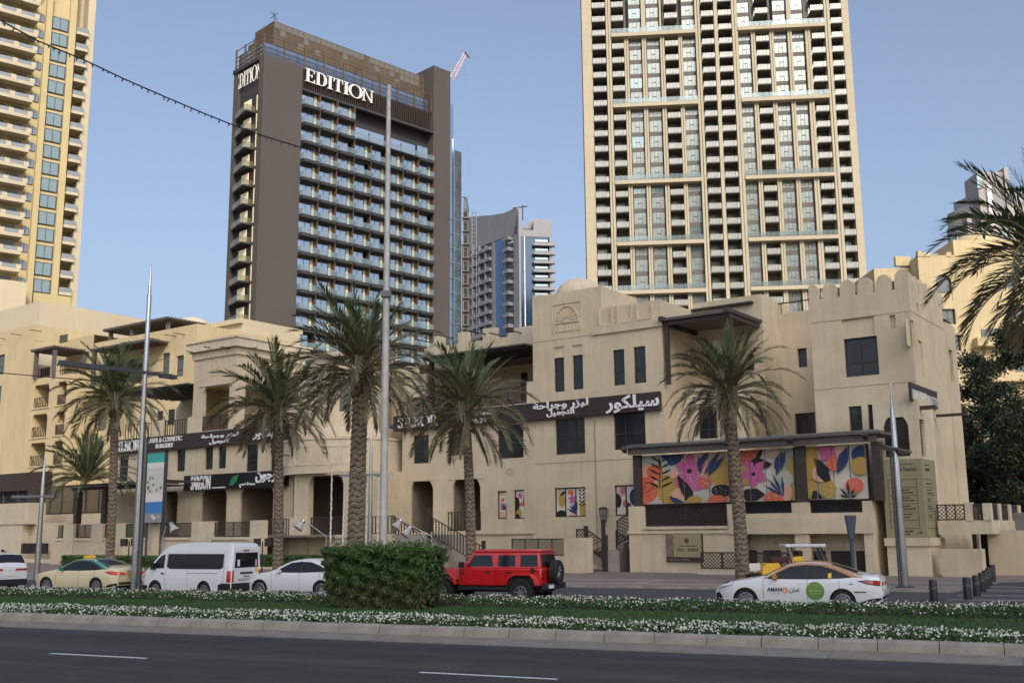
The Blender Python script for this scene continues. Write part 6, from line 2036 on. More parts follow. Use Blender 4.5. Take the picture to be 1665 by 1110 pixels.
for x0, x1 in BALC + [(965.5, 987.5), (1359.5, 1378)]:
    a0, a1 = ax(x0), ax(x1); wd_ = round(a1 - a0, 1)
    outer = x0 in (965.5, 1359.5)
    for z, fh, first, i in levels:
        key = (wd_, round(fh, 2), 'b')
        if key not in cache:
            m1 = MB(); m1.box(0, wd_, -1.3, 2.2, -.22, 0)
            m2 = MB()
            for u in range(4): m2.box(wd_ * u / 4 + .03, wd_ * (u + 1) / 4 - .03, -1.26, -1.22, .02, 1.2)
            m3 = MB(); m3.box(.1, wd_ * .55, 1.5, 1.56, 0, fh - .6)
            m3.box(wd_ * .6, wd_ * .72, 1.45, 1.52, 0, fh - .5)
            cache[key] = (m1.mesh('balcony', RTG), m2.mesh('balustrade', BALM), m3.mesh('pane', RTGLASS))
        m1, m2, m3 = cache[key]
        if first and not outer and x0 not in (1146, 1174): 
            continue
        o = inst(m1, 'balcony', P, (a0, bR_ + (1.0 if not outer else 0.9), z))
        sub(m2, 'balustrade', o); sub(m3, 'pane', o)

# ------------------------------------------------------------------ yellow tower (left edge)
lt = LT.thing('apartment_tower', 'tall sunlit yellow apartment tower with stacked balconies at the left edge', 'tower', 50, 215, 0)
P = lt
bY = 211.0
ay = lambda px, b=bY: LT.onb(px, 36, b)[0]
zY = lambda px, py, b=bY: LT.onb(px, py, b)[1]
zt1_ = zY(99, 29); zt18 = zY(75, 454.5)
nY = 16
FY = (zt1_ - zt18) / nY
aR_ = 63.05
MB().box(ay(-120), ay(124.5), bY + .5, bY + 20, 20, 130).build('core', OCHRE2, P)
MB().box(ay(124.6), aR_, bY + 3.2, bY + 20, 0, 130).build('core', CREAM, P)
def yp(x0, x1, b0, b1, m=OCHRE2, n='pier', z0=0, z1=130): return MB().box(ay(x0), ay(x1), b0, b1, z0, z1).build(n, m, P)
yp(74.5, 84, bY - .4, bY + .49); yp(113, 123.5, bY - .4, bY + .49)
MB().box(ay(143), aR_, bY, bY + 3.19, 0, 130).build('pier', CREAM, P)
MB().box(ay(86), ay(144) , bY - .5, bY + 3.1, 0, zt18 - 2.9).build('base_block', OCHRE2, P)
MB().box(ay(-120), ay(66), bY - 4.2, bY + .4, 0, zY(50, 468)).build('base_block', CREAM, P)
TW = mat('yellow_tower_window', (.18, .24, .25), .08, metal=.5)
wx0, wx1 = ay(86), ay(112)
wd_ = wx1 - wx0
m1 = MB(); m1.box(0, .1, -.05, .1, 0, 2.6); m1.box(wd_ - .1, wd_, -.05, .1, 0, 2.6); m1.box(.1, wd_ - .1, -.05, .1, 2.5, 2.6); m1.box(.1, wd_ - .1, -.05, .1, 0, .1); m1.box(wd_ * .5 - .05, wd_ * .5 + .05, -.05, .1, .1, 2.5)
m1 = m1.mesh('window', FRAME); m2 = MB().box(.05, wd_ - .05, 0, .05, .05, 2.55).mesh('pane', TEALGLASS)
sx0, sx1 = ay(60.5), ay(73)
sw = sx1 - sx0
s1 = MB().box(0, sw, -.05, .1, 0, 1.6).mesh('window', FRAME)
s2 = MB(); s2.box(.08, sw * .5 - .04, -.09, -.051, .08, 1.52); s2.box(sw * .5 + .04, sw - .08, -.09, -.051, .08, 1.52); s2 = s2.mesh('pane', mat('blue_grey_pane', (.20, .24, .29), .15, metal=.4))
bw = MB(); bw.box(0, wd_ + .3, -.12, .0, -.55, -.02); bw = bw.mesh('spandrel', OCHRE2)
bx0, bx1 = ay(-90), ay(58.5)
BWd = bx1 - bx0
b1_ = MB(); b1_.box(0, BWd, -2.0, .4, -.2, .1)
b1_.box(0, BWd, -2.02, -1.85, .1, .45); b1_.box(BWd - .17, BWd, -1.84, .3, .1, .45)
for u in (.0, .30, .52, .74, .955): b1_.box(BWd * u, BWd * u + .9, -2.0, -1.86, .46, 1.3)
b1_ = b1_.mesh('balcony', CREAM)
b2_ = MB()
for u0, u1 in ((.05, .30), (.35, .52), (.57, .74), (.79, .955)): b2_.box(BWd * u0 - .3, BWd * u1, -1.95, -1.9, .46, 1.25)
b2_ = b2_.mesh('balustrade', mat('grey_balustrade_glass', (.25, .27, .28), .15, metal=.3))
b3_ = MB()
for u0, u1 in ((.05, .27), (.35, .5), (.57, .72), (.80, .94)): b3_.box(BWd * u0, BWd * u1, .30, .42, .1, 2.5)
b3_ = b3_.mesh('sliding_door', mat('dark_sliding_door', (.05, .06, .06), .1))
rx0, rx1 = ay(125), ay(142.5)
rw_ = rx1 - rx0
r1_ = MB(); r1_.prism([(0, -.35), (rw_ + .0, -.35), (rw_, .45), (0, .45)], -.1, 0.0); r1_.hexa([(0, 0, -.35), (rw_, 0, -.35), (rw_, 3.1, -.35), (0, 3.1, -.35), (0, 0, .0), (rw_, 0, .0), (rw_, 3.1, .0), (0, 3.1, .0)])
r1_ = r1_.mesh('balcony', CREAM)
r1b = MB().prism([(0, -.3), (rw_ + .25, -.3), (rw_ + .25, .25), (0, .25)], -.9, -.12); r1b = r1b.mesh('balcony_slab', CREAM)
r2_ = MB(); r2_.box(0, rw_ + .25, -.86, -.83, .26, 1.2); r2_.box(rw_ + .21, rw_ + .25, -.82, -.02, .26, 1.2); r2_ = r2_.mesh('balustrade', MATS['grey_balustrade_glass'])
r3_ = MB().box(.1, rw_ - .4, 3.05, 3.15, 0, 2.3).mesh('door', DOORD)
for k in range(-5, nY + 1):
    z = zt18 + k * FY
    if k >= 0:
        o = inst(m1, 'window', P, (wx0, bY + .2, z - 2.6)); sub(m2, 'pane', o)
    else: continue
    o = inst(s1, 'window', P, (sx0, bY + .4, z - 1.9 )); sub(s2, 'pane', o)
    inst(bw, 'spandrel', P, (wx0 - .15, bY + .35, z + .52))
    o = inst(b1_, 'balcony', P, (bx0, bY, z - 2.9)); sub(b2_, 'balustrade', o); sub(b3_, 'sliding_door', o)
    o = inst(r1b, 'balcony', P, (rx0, bY + .3, z - 2.4)); sub(r2_, 'balustrade', o); sub(r1_, 'floor_slab', o); sub(r3_, 'door', o)
for k in range(nY, nY + 5):
    z = zt18 + k * FY
    o = inst(b1_, 'balcony', P, (bx0, bY, z - 2.9 + FY)); sub(b2_, 'balustrade', o); sub(b3_, 'sliding_door', o)

# ------------------------------------------------------------------ silver and blue tower, far behind
YS = 415.0
s1f, s2f = Frame(-57), Frame(8)
sv = W0.thing('silver_tower', 'far silver clad tower with blue glass strips and a wing shaped roof', 'tower', 0, YS, 0)
P = sv
def wpt(px, py, Y): x, z = ony(px, py, Y); return x, z
xs_l, _ = wpt(756, 400, YS + 12); xs_c, zc_ = wpt(845, 400, YS)
def lf(u):  # point along left face: u=0 at corner (px 845), grows to the left-far
    d = Vector((-math.cos(R(57)), math.sin(R(57))))
    return (xs_c + d.x * u, YS + d.y * u)
def upx(px):
    r = ray(px, 450)
    # intersect ray with left face line
    d = (-math.cos(R(57)), math.sin(R(57)))
    # xs_c + d0 u = r0 t ; YS + d1 u = r1 t
    det = d[0] * (-r[1]) - d[1] * (-r[0])
    return ((-xs_c) * (-r[1]) - (-YS) * (-r[0])) / det
def zl_f(px, py):
    u = upx(px); x, y = lf(u); r = ray(px, py); t = y / r[1]
    return H + r[2] * t
def lquad(mb, px0, px1, zb0_, zb1_, zt0_, zt1_, out):
    """slab on the left face from px0 to px1 standing 'out' metres proud"""
    n_ = Vector((-math.sin(R(57)), -math.cos(R(57))))
    p = [lf(upx(px0)), lf(upx(px1))]
    f = [(q[0] + n_.x * out, q[1] + n_.y * out) for q in p]
    bk = [(q[0] - n_.x * .5, q[1] - n_.y * .5) for q in p]
    mb.hexa([(*f[0], zb0_), (*f[1], zb1_), (*bk[1], zb1_), (*bk[0], zb0_), (*f[0], zt0_), (*f[1], zt1_), (*bk[1], zt1_), (*bk[0], zt0_)])
def lslab(name, m, px0, px1, pyb, pyt0, pyt1, out):
    mb = MB(); zb_ = 0 if pyb is None else zl_f((px0 + px1) / 2, pyb)
    lquad(mb, px0, px1, zb_, zb_, zl_f(px0, pyt0), zl_f(px1, pyt1), out)
    return mb.build(name, m, P)
# grid of recessed balconies
lslab('cladding', SILVER, 763, 800, 402, 353, 350, .3)
lslab('cladding', SILVER, 800.2, 822, 390, 350, 346.5, .3)
lslab('cladding', SILVER, 822.2, 843, 384, 346, 337, .3)
lslab('blue_strip', BLUEGL, 770, 785, None, 397.5, 391, .0)
lslab('blue_glass', BLUEGL, 788, 804, 396, 389, 384, .0)
lslab('blue_glass', BLUEGL, 807, 820, None, 392, 386, .15)
lslab('cladding', SILVER, 800.5, 804.8, None, 396, 393, .3)
lslab('cladding', SILVER, 820.2, 824, None, 388, 386, .2)
lslab('cladding', SILVER, 824.1, 836, None, 396, 393, -.25)
lslab('cladding', SILVER, 836.1, 845, None, 384, 340, .3)
lslab('wall', CONC, 750, 800, None, 398, 394, -.3)
nf2 = 11
for k in range(nf2):
    for j, (x0, x1) in enumerate(((763, 771.5), (772.5, 781), (783, 791.5), (792.5, 800.2))):
        z = zl_f(795, 404) - 1.2 - k * 4.55
        mb = MB(); lquad(mb, x0, x1, z, z, z + 1.4, z + 1.4, 1.4); mb.build('balcony', SILVER, P)
        mb = MB(); lquad(mb, x0 + 2.5, x1 - 1.6, z + 1.4, z + 1.4, z + 3.6, z + 3.6, -.2); mb.build('window', DARKGL, P)
    mb = MB(); lquad(mb, 825.5, 835, z + .3, z + .3, z + 1.7, z + 1.7, 2.6); mb.build('balcony', SILVER, P)
    mb = MB(); lquad(mb, 828, 834, z + 1.8, z + 1.8, z + 3.5, z + 3.5, .0); mb.build('window', DARKGL, P)
for x in (771.9, 781.8, 792.0):
    mb = MB(); lquad(mb, x - .5, x + .5, 0, 0, zl_f(x, 400), zl_f(x, 400), 1.2); mb.build('fin', SILVER, P)
# right face
def rslab(name, m, px0, px1, pyb, pyt0, pyt1, dy, depth=14):
    Y = YS + dy
    x0, z0 = wpt(px0, pyt0, Y); x1, z1 = wpt(px1, pyt1, Y + (px1 - px0) * .03)
    zb_ = 0 if pyb is None else wpt((px0 + px1) / 2, pyb, Y)[1]
    y0, y1 = Y, Y + (x1 - x0) * .14
    mb = MB(); mb.hexa([(x0, y0, zb_), (x1, y1, zb_), (x1, y1 + depth, zb_), (x0, y0 + depth, zb_), (x0, y0, z0), (x1, y1, z1), (x1, y1 + depth, z1), (x0, y0 + depth, z0)])
    return mb.build(name, m, P)
rslab('navy_glass', NAVYGL, 845.5, 896, None, 384, 386, 0.5)
rslab('cladding', SILVER, 845, 896.5, 384, 373, 375, .2)
rslab('cladding', SILVER, 867, 896.5, 375, 356, 357, 1.5, 12)
rslab('curved_top', SILVER, 850, 867, 372, 368, 356, 5, 10)
rslab('cladding', SILVER, 843, 846, None, 338, 338, -.3, 8)
rslab('white_strip', WHITEL, 852, 853.3, None, 384, 384, .2, .5)
rslab('side_pier', SILVER, 893, 897, None, 384, 385, .4, 8)
for k in range(8):
    y = 397 + k * 14.4
    o = rslab('balcony', SILVER, 868, 902.5, y + 1.5, y - 3.2, y - 2.2, -1.6, 2.5)
    rslab('window', TEALGLASS, 870, 891, y - 4, y - 7.5, y - 7, .25, .5)
mb = MB(); xa, za = wpt(850, 358, YS + 3); xb, zb3 = wpt(849, 333, YS + 3); mb.tube((xa, YS + 3, za), (xa, YS + 3, zb3), .25, n=5)
xc2, zc2 = wpt(857, 337, YS + 3); mb.tube((xa - 4, YS + 3, zb3 - 1.4), (xc2, YS + 3, zc2 + .4), .3, n=5); mb.build('roof_crane', STEELD, P)

# building under construction and mast between the towers
cn = W0.thing('construction_tower', 'slim dark scaffolded tower with an arched top between hotel and silver tower', 'tower', 0, 300, 0)
Yc = 300
x0, z0 = ony(752.5, 430, Yc); x1, z1 = ony(761.5, 430, Yc); zt_c = ony(757, 345, Yc)[1]
MB().box(x0, x1, Yc, Yc + 8, 0, zt_c).build('frame', CONC, cn)
mb = MB()
zt2 = ony(757, 320, Yc)[1]
for i in range(7):
    t0_ = PI * i / 7 / 2; t1_ = PI * (i + 1) / 7 / 2
    mb.tube((x0 + (x1 - x0) * math.sin(t0_), Yc, zt_c + (zt2 - zt_c) * math.cos(t0_)), (x0 + (x1 - x0) * math.sin(t1_), Yc, zt_c + (zt2 - zt_c) * math.cos(t1_)), .22, n=5)
for k in range(8):
    z = zt_c + (zt2 - zt_c) * k / 9
    mb.tube((x0, Yc, z), (x1, Yc, z + .6), .13, n=4); mb.tube((x0 + .2, Yc, z), (x0 + 1.2, Yc, z + 1.2), .12, n=4)
mb.build('arched_scaffold', STEELD, cn)
for k in range(14):
    z = zt_c - 2 - 4 * k
    MB().box(x0 - .2, x1 + .3, Yc - .8, Yc - .003, z, z + .3).build('floor_edge', CONC, cn)
    MB().box(x0 + .3, x1 - .3, Yc - .05, Yc - .004, z + .5, z + 3.2).build('opening', DOORD, cn)
ms = W0.thing('crane_mast', 'thin dark lattice crane mast rising in front of the silver tower', 'crane', 0, 380, 0)
xm_, zm1 = ony(771, 346, 330); zm0 = ony(771, 560, 330)[1]
mb = MB()
for dx in (-.7, .7): mb.box(xm_ + dx - .14, xm_ + dx + .14, 329.8, 330.1, 0, zm1)
for k in range(48): 
    z = zm1 - k * 1.35
    mb.box(xm_ - .7, xm_ + .7, 329.85, 330.05, z, z + .2)
mb.build('mast', STEELD, ms)
cr_ = W0.thing('tower_crane', 'small pink and white tower crane jib showing above the hotel roof', 'crane', 0, 330, 0)
Yk = 330
p0, p1 = ony(735, 128, Yk), ony(757, 86, Yk)
CRN = mat('crane_pale_red', (.62, .40, .34), .6)
mb = MB()
d = Vector((p1[0] - p0[0], 0, p1[1] - p0[1])); nrm = Vector((-d.z, 0, d.x)).normalized() * .75
A0_, A1_ = Vector((p0[0], Yk, p0[1])), Vector((p1[0], Yk, p1[1]))
mb.tube(A0_ + nrm, A1_ + nrm * .6, .16, n=4); mb.tube(A0_ - nrm, A1_ - nrm * .6, .16, n=4)
for i in range(12):
    q = A0_ + d * (i / 12.); q2 = A0_ + d * ((i + 1) / 12.)
    mb.tube(q + nrm * (1 if i % 2 else -1), q2 - nrm * (1 if i % 2 else -1), .1, n=4)
mb.build('jib', CRN, cr_)
q0, q1 = ony(756, 85, Yk), ony(763, 95, Yk)
MB().tube((q0[0], Yk, q0[1]), (q1[0], Yk, q1[1]), .4, .25, 5).build('jib_head', STEELD, cr_)
q2 = ony(762, 322, Yk)
MB().tube((q1[0], Yk, q1[1]), (q2[0], Yk, q2[1]), .06, n=4).build('hoist_rope', STEELD, cr_)
q3 = ony(733, 105, Yk)
MB().tube((q3[0], Yk, q3[1]), (p0[0] + 1, Yk, p0[1]), .2, n=4).build('stay', STEELD, cr_)

# ------------------------------------------------------------------ ochre building and pale round tower at the right
YB = 135.0
ob = W0.thing('ochre_building', 'sunlit ochre building with arched balcony window behind the corner tower and palm', 'building', 55, YB, 0)
P = ob
bx = lambda px, py=480, Y=YB: ony(px, py, Y)[0]
bzz = lambda px, py, Y=YB: ony(px, py, Y)[1]
wb = [(bx(1523), bx(1549), bzz(1536, 489), bzz(1536, 446)), (bx(1529), bx(1551), bzz(1540, 527), bzz(1540, 502)), (bx(1543), bx(1556), bzz(1550, 570), bzz(1550, 544)), (bx(1640), bx(1662), bzz(1650, 470), bzz(1650, 448)), (bx(1640), bx(1664), bzz(1650, 520), bzz(1650, 495))]
mb = MB(); wall(mb, mapF(YB), bx(1497), bx(1700), 0, bzz(1520, 415), wb, .5)
mb.quad((bx(1497), YB, 0), (bx(1497), YB + 14, 0), (bx(1497), YB + 14, bzz(1520, 415)), (bx(1497), YB, bzz(1520, 415)))
mb.quad((bx(1497), YB, bzz(1520, 415)), (bx(1700), YB, bzz(1520, 415)), (bx(1700), YB + 14, bzz(1520, 415)), (bx(1497), YB + 14, bzz(1520, 415)))
mb.build('wall', OCHRE, P)
for i, h in enumerate(wb): window(P, 'F', YB, h, 2 if i else 1, (.35,), .5, gm=MATS['apt_window'])
h = wb[0]
cxa, rxa = (h[0] + h[1]) / 2, (h[1] - h[0]) / 2
arch = [(h[0], h[3] + .02)] + [(cxa - rxa * math.cos(t), h[3] - rxa * .95 + rxa * .95 * math.sin(t)) for t in [PI * i / 14 for i in range(15)]] + [(h[1], h[3] + .02)]
arcl = [(h[0], h[3] + .02)] + [(cxa - rxa * math.cos(t), h[3] - rxa * .95 + rxa * .95 * math.sin(t)) for t in [PI * i / 14 for i in range(8)]] + [(cxa, h[3] + .02)]
arcr = [(cxa, h[3] + .02)] + [(cxa + rxa * math.cos(t), h[3] - rxa * .95 + rxa * .95 * math.sin(t)) for t in [PI / 2 - PI * i / 14 for i in range(8)]] + [(h[1], h[3] + .02)]
MB().prism(arcl, YB + .01, YB + .48).build('arch_head', OCHRE, P)
MB().prism(arcr, YB + .01, YB + .48).build('arch_head', OCHRE, P)
MB().box(h[0], h[1], YB + .1, YB + .2, h[2], h[2] + 1.0).build('balcony_front', OCHRE, P)
MB().box(bx(1437), bx(1497) - .02, YB + 3, YB + 16, 0, bzz(1470, 436, YB + 3)).build('low_wing', OCHRE, P)
mb = MB()
for x0, x1, yt in ((1497, 1503, 408), (1503.2, 1518, 411), (1544, 1552, 410), (1473, 1498, 432)):
    Yq = YB if x0 > 1490 else YB + 2.8
    mb.box(bx(x0), bx(x1), Yq - .1 , Yq + .6, bzz(x0, 417, Yq), bzz(x0, yt, Yq))
mb.build('parapet', OCHRE, P)
MB().box(bx(1519), bx(1531), YB, YB + .1, bzz(1525, 416), bzz(1525, 412)).build('glass_rail', BALGLASS, P)
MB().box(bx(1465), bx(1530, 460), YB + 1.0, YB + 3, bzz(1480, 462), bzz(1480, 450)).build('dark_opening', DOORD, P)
YU = YB + 6
MB().box(bx(1550, 400, YU), bx(1720, 400, YU), YU, YU + 12, 20, bzz(1570, 390, YU)).build('upper_block', OCHRE, P)
dx_, dz_u = ony(1587, 390, YU + 5)
MB().lathe([(3.2 * math.cos(t), 2.6 * math.sin(t)) for t in [i * PI / 2 / 9 for i in range(10)]], (dx_, YU + 5, bzz(1570, 390, YU) - .1), 24).build('dome', OCHRE, P, smooth=True)
for y in (565, 622, 680): MB().box(bx(1575), bx(1680), YB - 1.5, YB - .003, bzz(1600, y), bzz(1600, y - 14)).build('balcony', OCHRE, P)
for x0, x1, y0, y1 in ((1600, 1625, 590, 625), (1640, 1660, 590, 625), (1590, 1620, 535, 565)): MB().box(bx(x0), bx(x1), YB - .1, YB - .004, bzz(1600, y1), bzz(1600, y0)).build('window', MATS['apt_window'], P)
YT = 350.0
wt = W0.thing('round_tower', 'distant pale tower with a curved stepped crown at the right behind the palm', 'tower', 160, YT, 0)
P = wt
PALE = mat('pale_grey_cladding', (.30, .28, .26), .6, var=.06, scale=.1)
cx_, _ = ony(1612, 380, YT)
xl_, _ = ony(1540, 380, YT)
Rr = cx_ - xl_
zq = lambda py, px=1580: ony(px, py, YT - Rr * .6)[1]
MB().lathe([(Rr, 0), (Rr, zq(366)), (Rr * .985, zq(362)), (Rr * .97, zq(352)), (Rr * .97, zq(340))], (cx_, YT, 0), 40, PI, 1.75 * PI).build('drum', PALE, P, smooth=True)
MB().lathe([(Rr * .96, zq(352)), (Rr * .96, zq(336)), (Rr * .80, zq(330)), (Rr * .80, zq(318)), (Rr * .3, zq(300)), (0, zq(298))], (cx_, YT, 0), 40, PI, 1.9 * PI).build('crown', mat('grey_louvre_cladding', (.30, .30, .31), .6), P, smooth=True)
for t in range(9):
    q = PI + .25 + t * .17
    for k in range(3):
        z = zq(392 + k * 17)
        MB().box(cx_ + Rr * math.cos(q) - .9, cx_ + Rr * math.cos(q) + .9, YT + Rr * math.sin(q) - .5, YT + Rr * math.sin(q) + .5, z, z + 2.8).build('window', TEALGLASS, P)
xq = lambda px, Y=YT - Rr: ony(px, 320, Y)[0]
zq2 = lambda py, px=1610: ony(px, py, YT - Rr)[1]
MB().box(xq(1592), xq(1638), YT - Rr, YT - Rr + 10, zq2(400), zq2(280)).build('slab', PALE, P)
MB().box(xq(1634), xq(1641), YT - Rr - 1, YT - Rr + 12, zq2(400), zq2(274)).build('fin', PALE, P)
MB().box(xq(1604), xq(1611), YT - Rr - 1, YT - Rr - .003, zq2(372), zq2(303)).build('fin', WHITEL, P)
MB().box(xq(1590), xq(1598), YT - Rr - .5, YT - Rr - .01, zq2(306), zq2(284)).build('dark_grille', TEALGLASS, P)
MB().box(xq(1612), xq(1633), YT - Rr - .3, YT - Rr - .01, zq2(342), zq2(284)).build('grey_panel', SILVER, P)
MB().box(xq(1567), xq(1574), YT - Rr - 1, YT - Rr + 3, zq2(380), zq2(346)).build('fin', PALE, P)
MB().box(xq(1590), xq(1600), YT - Rr - 1, YT - Rr + 3, zq2(350), zq2(325)).build('fin', PALE, P)

# ------------------------------------------------------------------ unseen high-rise slab behind the camera, added and sized to shade the street
hb_t = W0.thing('shade_caster_highrise', 'unseen very tall beige high-rise slab added far behind the viewer to shade the street', 'tower', 72, -256, 0)
P = hb_t
MB().box(2, 76, -285, -250, 0, 262).build('wall', CREAM, P)
MB().box(76.5, 140, -282, -247, 0, 258).build('wall', RTC, P)
wm = MB().box(0, 3.4, -.06, 0, 0, 2.2).mesh('window', DARKGL)
for k in range(1, 19):
    for i in range(16):
        xx = 8 + i * 8.2
        o = inst(wm, 'window', P, (xx, -246.9 if xx > 76.5 else -249.9, k * 13.5))
        o.rotation_euler = (0, 0, PI)

# ------------------------------------------------------------------ palms
def frond_mesh(name, el, L, droop, m, seed, leafl=0.44, pairs=36, curl=0.0):
    """one feather frond: starts at the origin, heads +x at elevation el, bends down with gravity"""
    rr = random.Random(seed)
    pts = []
    p = Vector((0, 0, 0)); e = el
    N = 16
    side = 0.0
    for i in range(N + 1):
        pts.append((p.copy(), e, side))
        st = L / N
        p = p + Vector((math.cos(e) * math.cos(side), math.cos(e) * math.sin(side), math.sin(e))) * st
        e -= droop / N * (0.4 + 1.4 * i / N) * max(.15, math.cos(e) + .25)
        side += curl / N
    mb = MB()
    mb.mi = 1
    for i in range(N):
        r0 = .035 * (1 - i / N) + .006; r1 = .035 * (1 - (i + 1) / N) + .005
        mb.tube(pts[i][0], pts[i + 1][0], r0, r1, 4, cap=False)
    mb.mi = 0
    for k in range(pairs):
        t = .14 + .86 * (k / (pairs - 1))
        f = t * N; i = min(N - 1, int(f)); q = f - i
        c = pts[i][0].lerp(pts[i + 1][0], q)
        e_ = pts[i][1] * (1 - q) + pts[i + 1][1] * q; s_ = pts[i][2]
        T = Vector((math.cos(e_) * math.cos(s_), math.cos(e_) * math.sin(s_), math.sin(e_)))
        Sd = Vector((-math.sin(s_), math.cos(s_), 0))
        Up = T.cross(Sd) * -1
        if Up.z < 0 and abs(e_) < 1.4: Up = -Up
        ll = leafl * (.55 + .9 * math.sin(min(1, t * 1.02) * PI * .80 + .25)) * rr.uniform(.8, 1.15)
        for sg in (-1, 1):
            ang = R(42) + rr.uniform(-.12, .12) - t * R(14)
            v = rr.uniform(.15, .75)
            d = (T * math.cos(ang) + (Sd * sg * math.cos(v) + Up * math.sin(v)) * math.sin(ang)).normalized()
            tip = c + d * ll - Vector((0, 0, ll * rr.uniform(.0, .14)))
            w_ = d.cross(Up).normalized() * .022 + T * .026
            mid = c.lerp(tip, .45) + Vector((0, 0, .02))
            mb.quad(tuple(c), tuple(mid + w_), tuple(tip), tuple(mid - w_))
    me = mb.mesh(name, [m, RACH])
    return me
FR = {}
def fronds(kind):
    if kind in FR: return FR[kind]
    out = []
    sd_ = {'green': 1, 'olive': 100, 'bush': 200}[kind]
    spec = [(80, 2.6, .35, 6), (66, 2.9, .6, 9), (50, 3.1, .8, 11), (33, 3.2, 1.0, 11), (16, 3.1, 1.15, 11), (-4, 2.9, 1.1, 9), (-30, 2.4, .8, 6)]
    for j, (el, L, dr, cnt) in enumerate(spec):
        ms_ = []
        for v in range(2):
            mm = {'green': FROND if j < 4 else FROND2, 'olive': FROND2 if j > 1 else FROND, 'bush': FROND}[kind]
            if j == 6: mm = FRONDD
            ms_.append(frond_mesh('frond', R(el + v * 7 - 3), L * (1 + .08 * v), dr * (1 + .2 * v), mm, sd_ + j * 7 + v, curl=(-.35, .3)[v]))
        out.append((ms_, cnt))
    FR[kind] = out
    return out
def palm(label, x, y, zbase, ztop, rtrunk, size, kind='green', seed=0, lean=(0, 0), skirt=True):
    rr = random.Random(seed)
    t = W0.thing('date_palm', label, 'palm tree', x, y, zbase, 'date palms along the pavement')
    h_ = ztop - zbase
    if h_ > .6:
        nr = int(h_ / .055); ns = 24
        mb = MB(); vs = []
        for i in range(nr + 1):
            z = h_ * i / nr
            q = z / h_
            for k in range(ns):
                a = 2 * PI * k / ns
                ph = ((z + abs((k / ns * 5) % 1 - .5) * .22) / .24) % 1
                ph2 = .6
                r = rtrunk * .78 * (1.12 - .18 * q + (.25 * math.exp(-z / .35))) * (1 + .24 * ph * (.5 + ph2 * .7) + rr.uniform(-.015, .03))
                vs.append((lean[0] * q * q + r * math.cos(a) + x, lean[1] * q * q + r * math.sin(a) + y, zbase + z))
        mb.v = vs
        for i in range(nr):
            for k in range(ns):
                j = (k + 1) % ns
                mb.f.append((i * ns + k, i * ns + j, (i + 1) * ns + j, (i + 1) * ns + k))
                z = h_ * (i + .5) / nr; u = abs(((k + .5) / ns * 5) % 1 - .5) * .22
                mb.m.append(1 if ((z + u) / .24) % 1 < .30 else 0)  # darker fibre colour in the crevices also stands for their shade
        mb.build('trunk', [TRUNK, mat('palm_crevice_fibre', (.075, .055, .035), .95, var=.3, scale=6)], t)
        # boot stubs below the crown
        mb = MB()
        for i in range(46):
            a = i * 2.4; z = h_ - .1 - .022 * i
            r = rtrunk * .95
            c = Vector((x + lean[0] * (z / h_) ** 2 + r * math.cos(a), y + lean[1] * (z / h_) ** 2 + r * math.sin(a), zbase + z))
            d = Vector((math.cos(a) * .55, math.sin(a) * .55, 1)).normalized()
            mb.tube(c, c + d * rr.uniform(.28, .5), .07, .022, 5)
        mb.build('frond_boots', mat('palm_boots', (.17, .13, .08), .9, var=.5, scale=6), t)
    cx, cy = x + lean[0], y + lean[1]
    for (ms_, cnt), j in zip(fronds(kind), range(9)):
        if j == 6 and not skirt: continue
        if kind == 'bush' and j > 4: continue
        n = int(cnt * 1.2)
        off = rr.uniform(0, 6.28)
        for i in range(n):
            o = bpy.data.objects.new('frond', ms_[rr.randrange(2)])
            COL.objects.link(o); o.parent = t
            a = off + 2 * PI * i / n + rr.uniform(-.2, .2)
            o.location = (lean[0] + .12 * math.cos(a), lean[1] + .12 * math.sin(a), h_ + .25 - .07 * j)
            o.rotation_euler = (rr.uniform(-.10, .10), rr.uniform(-.12, .12), a)
            s = size * rr.uniform(.86, 1.1)
            o.scale = (s, s, s)
    return t
def palm_px(label, xb, yb_, Y, xc, yc, rpx, size_px, kind, seed, skirt=True, zb=.1):
    """trunk foot under picture x, crown centre at xc,yc, all at distance Y"""
    X0 = ony(xb, 900, Y)[0]; X1, Z1 = ony(xc, yc, Y)
    return palm(label, X0, Y, zb, Z1, rpx / F * Y, size_px / F * Y / 3.0, kind, seed, (X1 - X0, 0), skirt)
palm_px('date palm just left of the tallest lamp post, behind the cream taxi', 179, 905, 62, 187, 652, 7.2, 90, 'green', 11)
palm_px('date palm behind the white van covering the right end of the black sign', 452, 905, 58, 452, 668, 8.5, 104, 'green', 22)
palm_px('tallest date palm with the thickest trunk, left of the big grey pole', 578, 900, 44, 588, 606, 14.5, 132, 'olive', 33)
palm_px('date palm behind the red off-road car covering the letters of the long sign', 766, 890, 57, 757, 672, 8.5, 112, 'olive', 44)
palm_px('date palm standing before the colourful mural terrace', 1206, 935, 50, 1182, 640, 11, 104, 'olive', 55)
palm_px('date palm cut off by the right edge of the photo', 1735, 900, 38, 1722, 425, 16, 200, 'green', 66)
b_ = palm_px('small bushy palm on the podium behind the timber pergola', 140, 790, 84, 140, 782, 6, 78, 'bush', 77, False, zb=ony(140, 784, 84)[1] - .4)

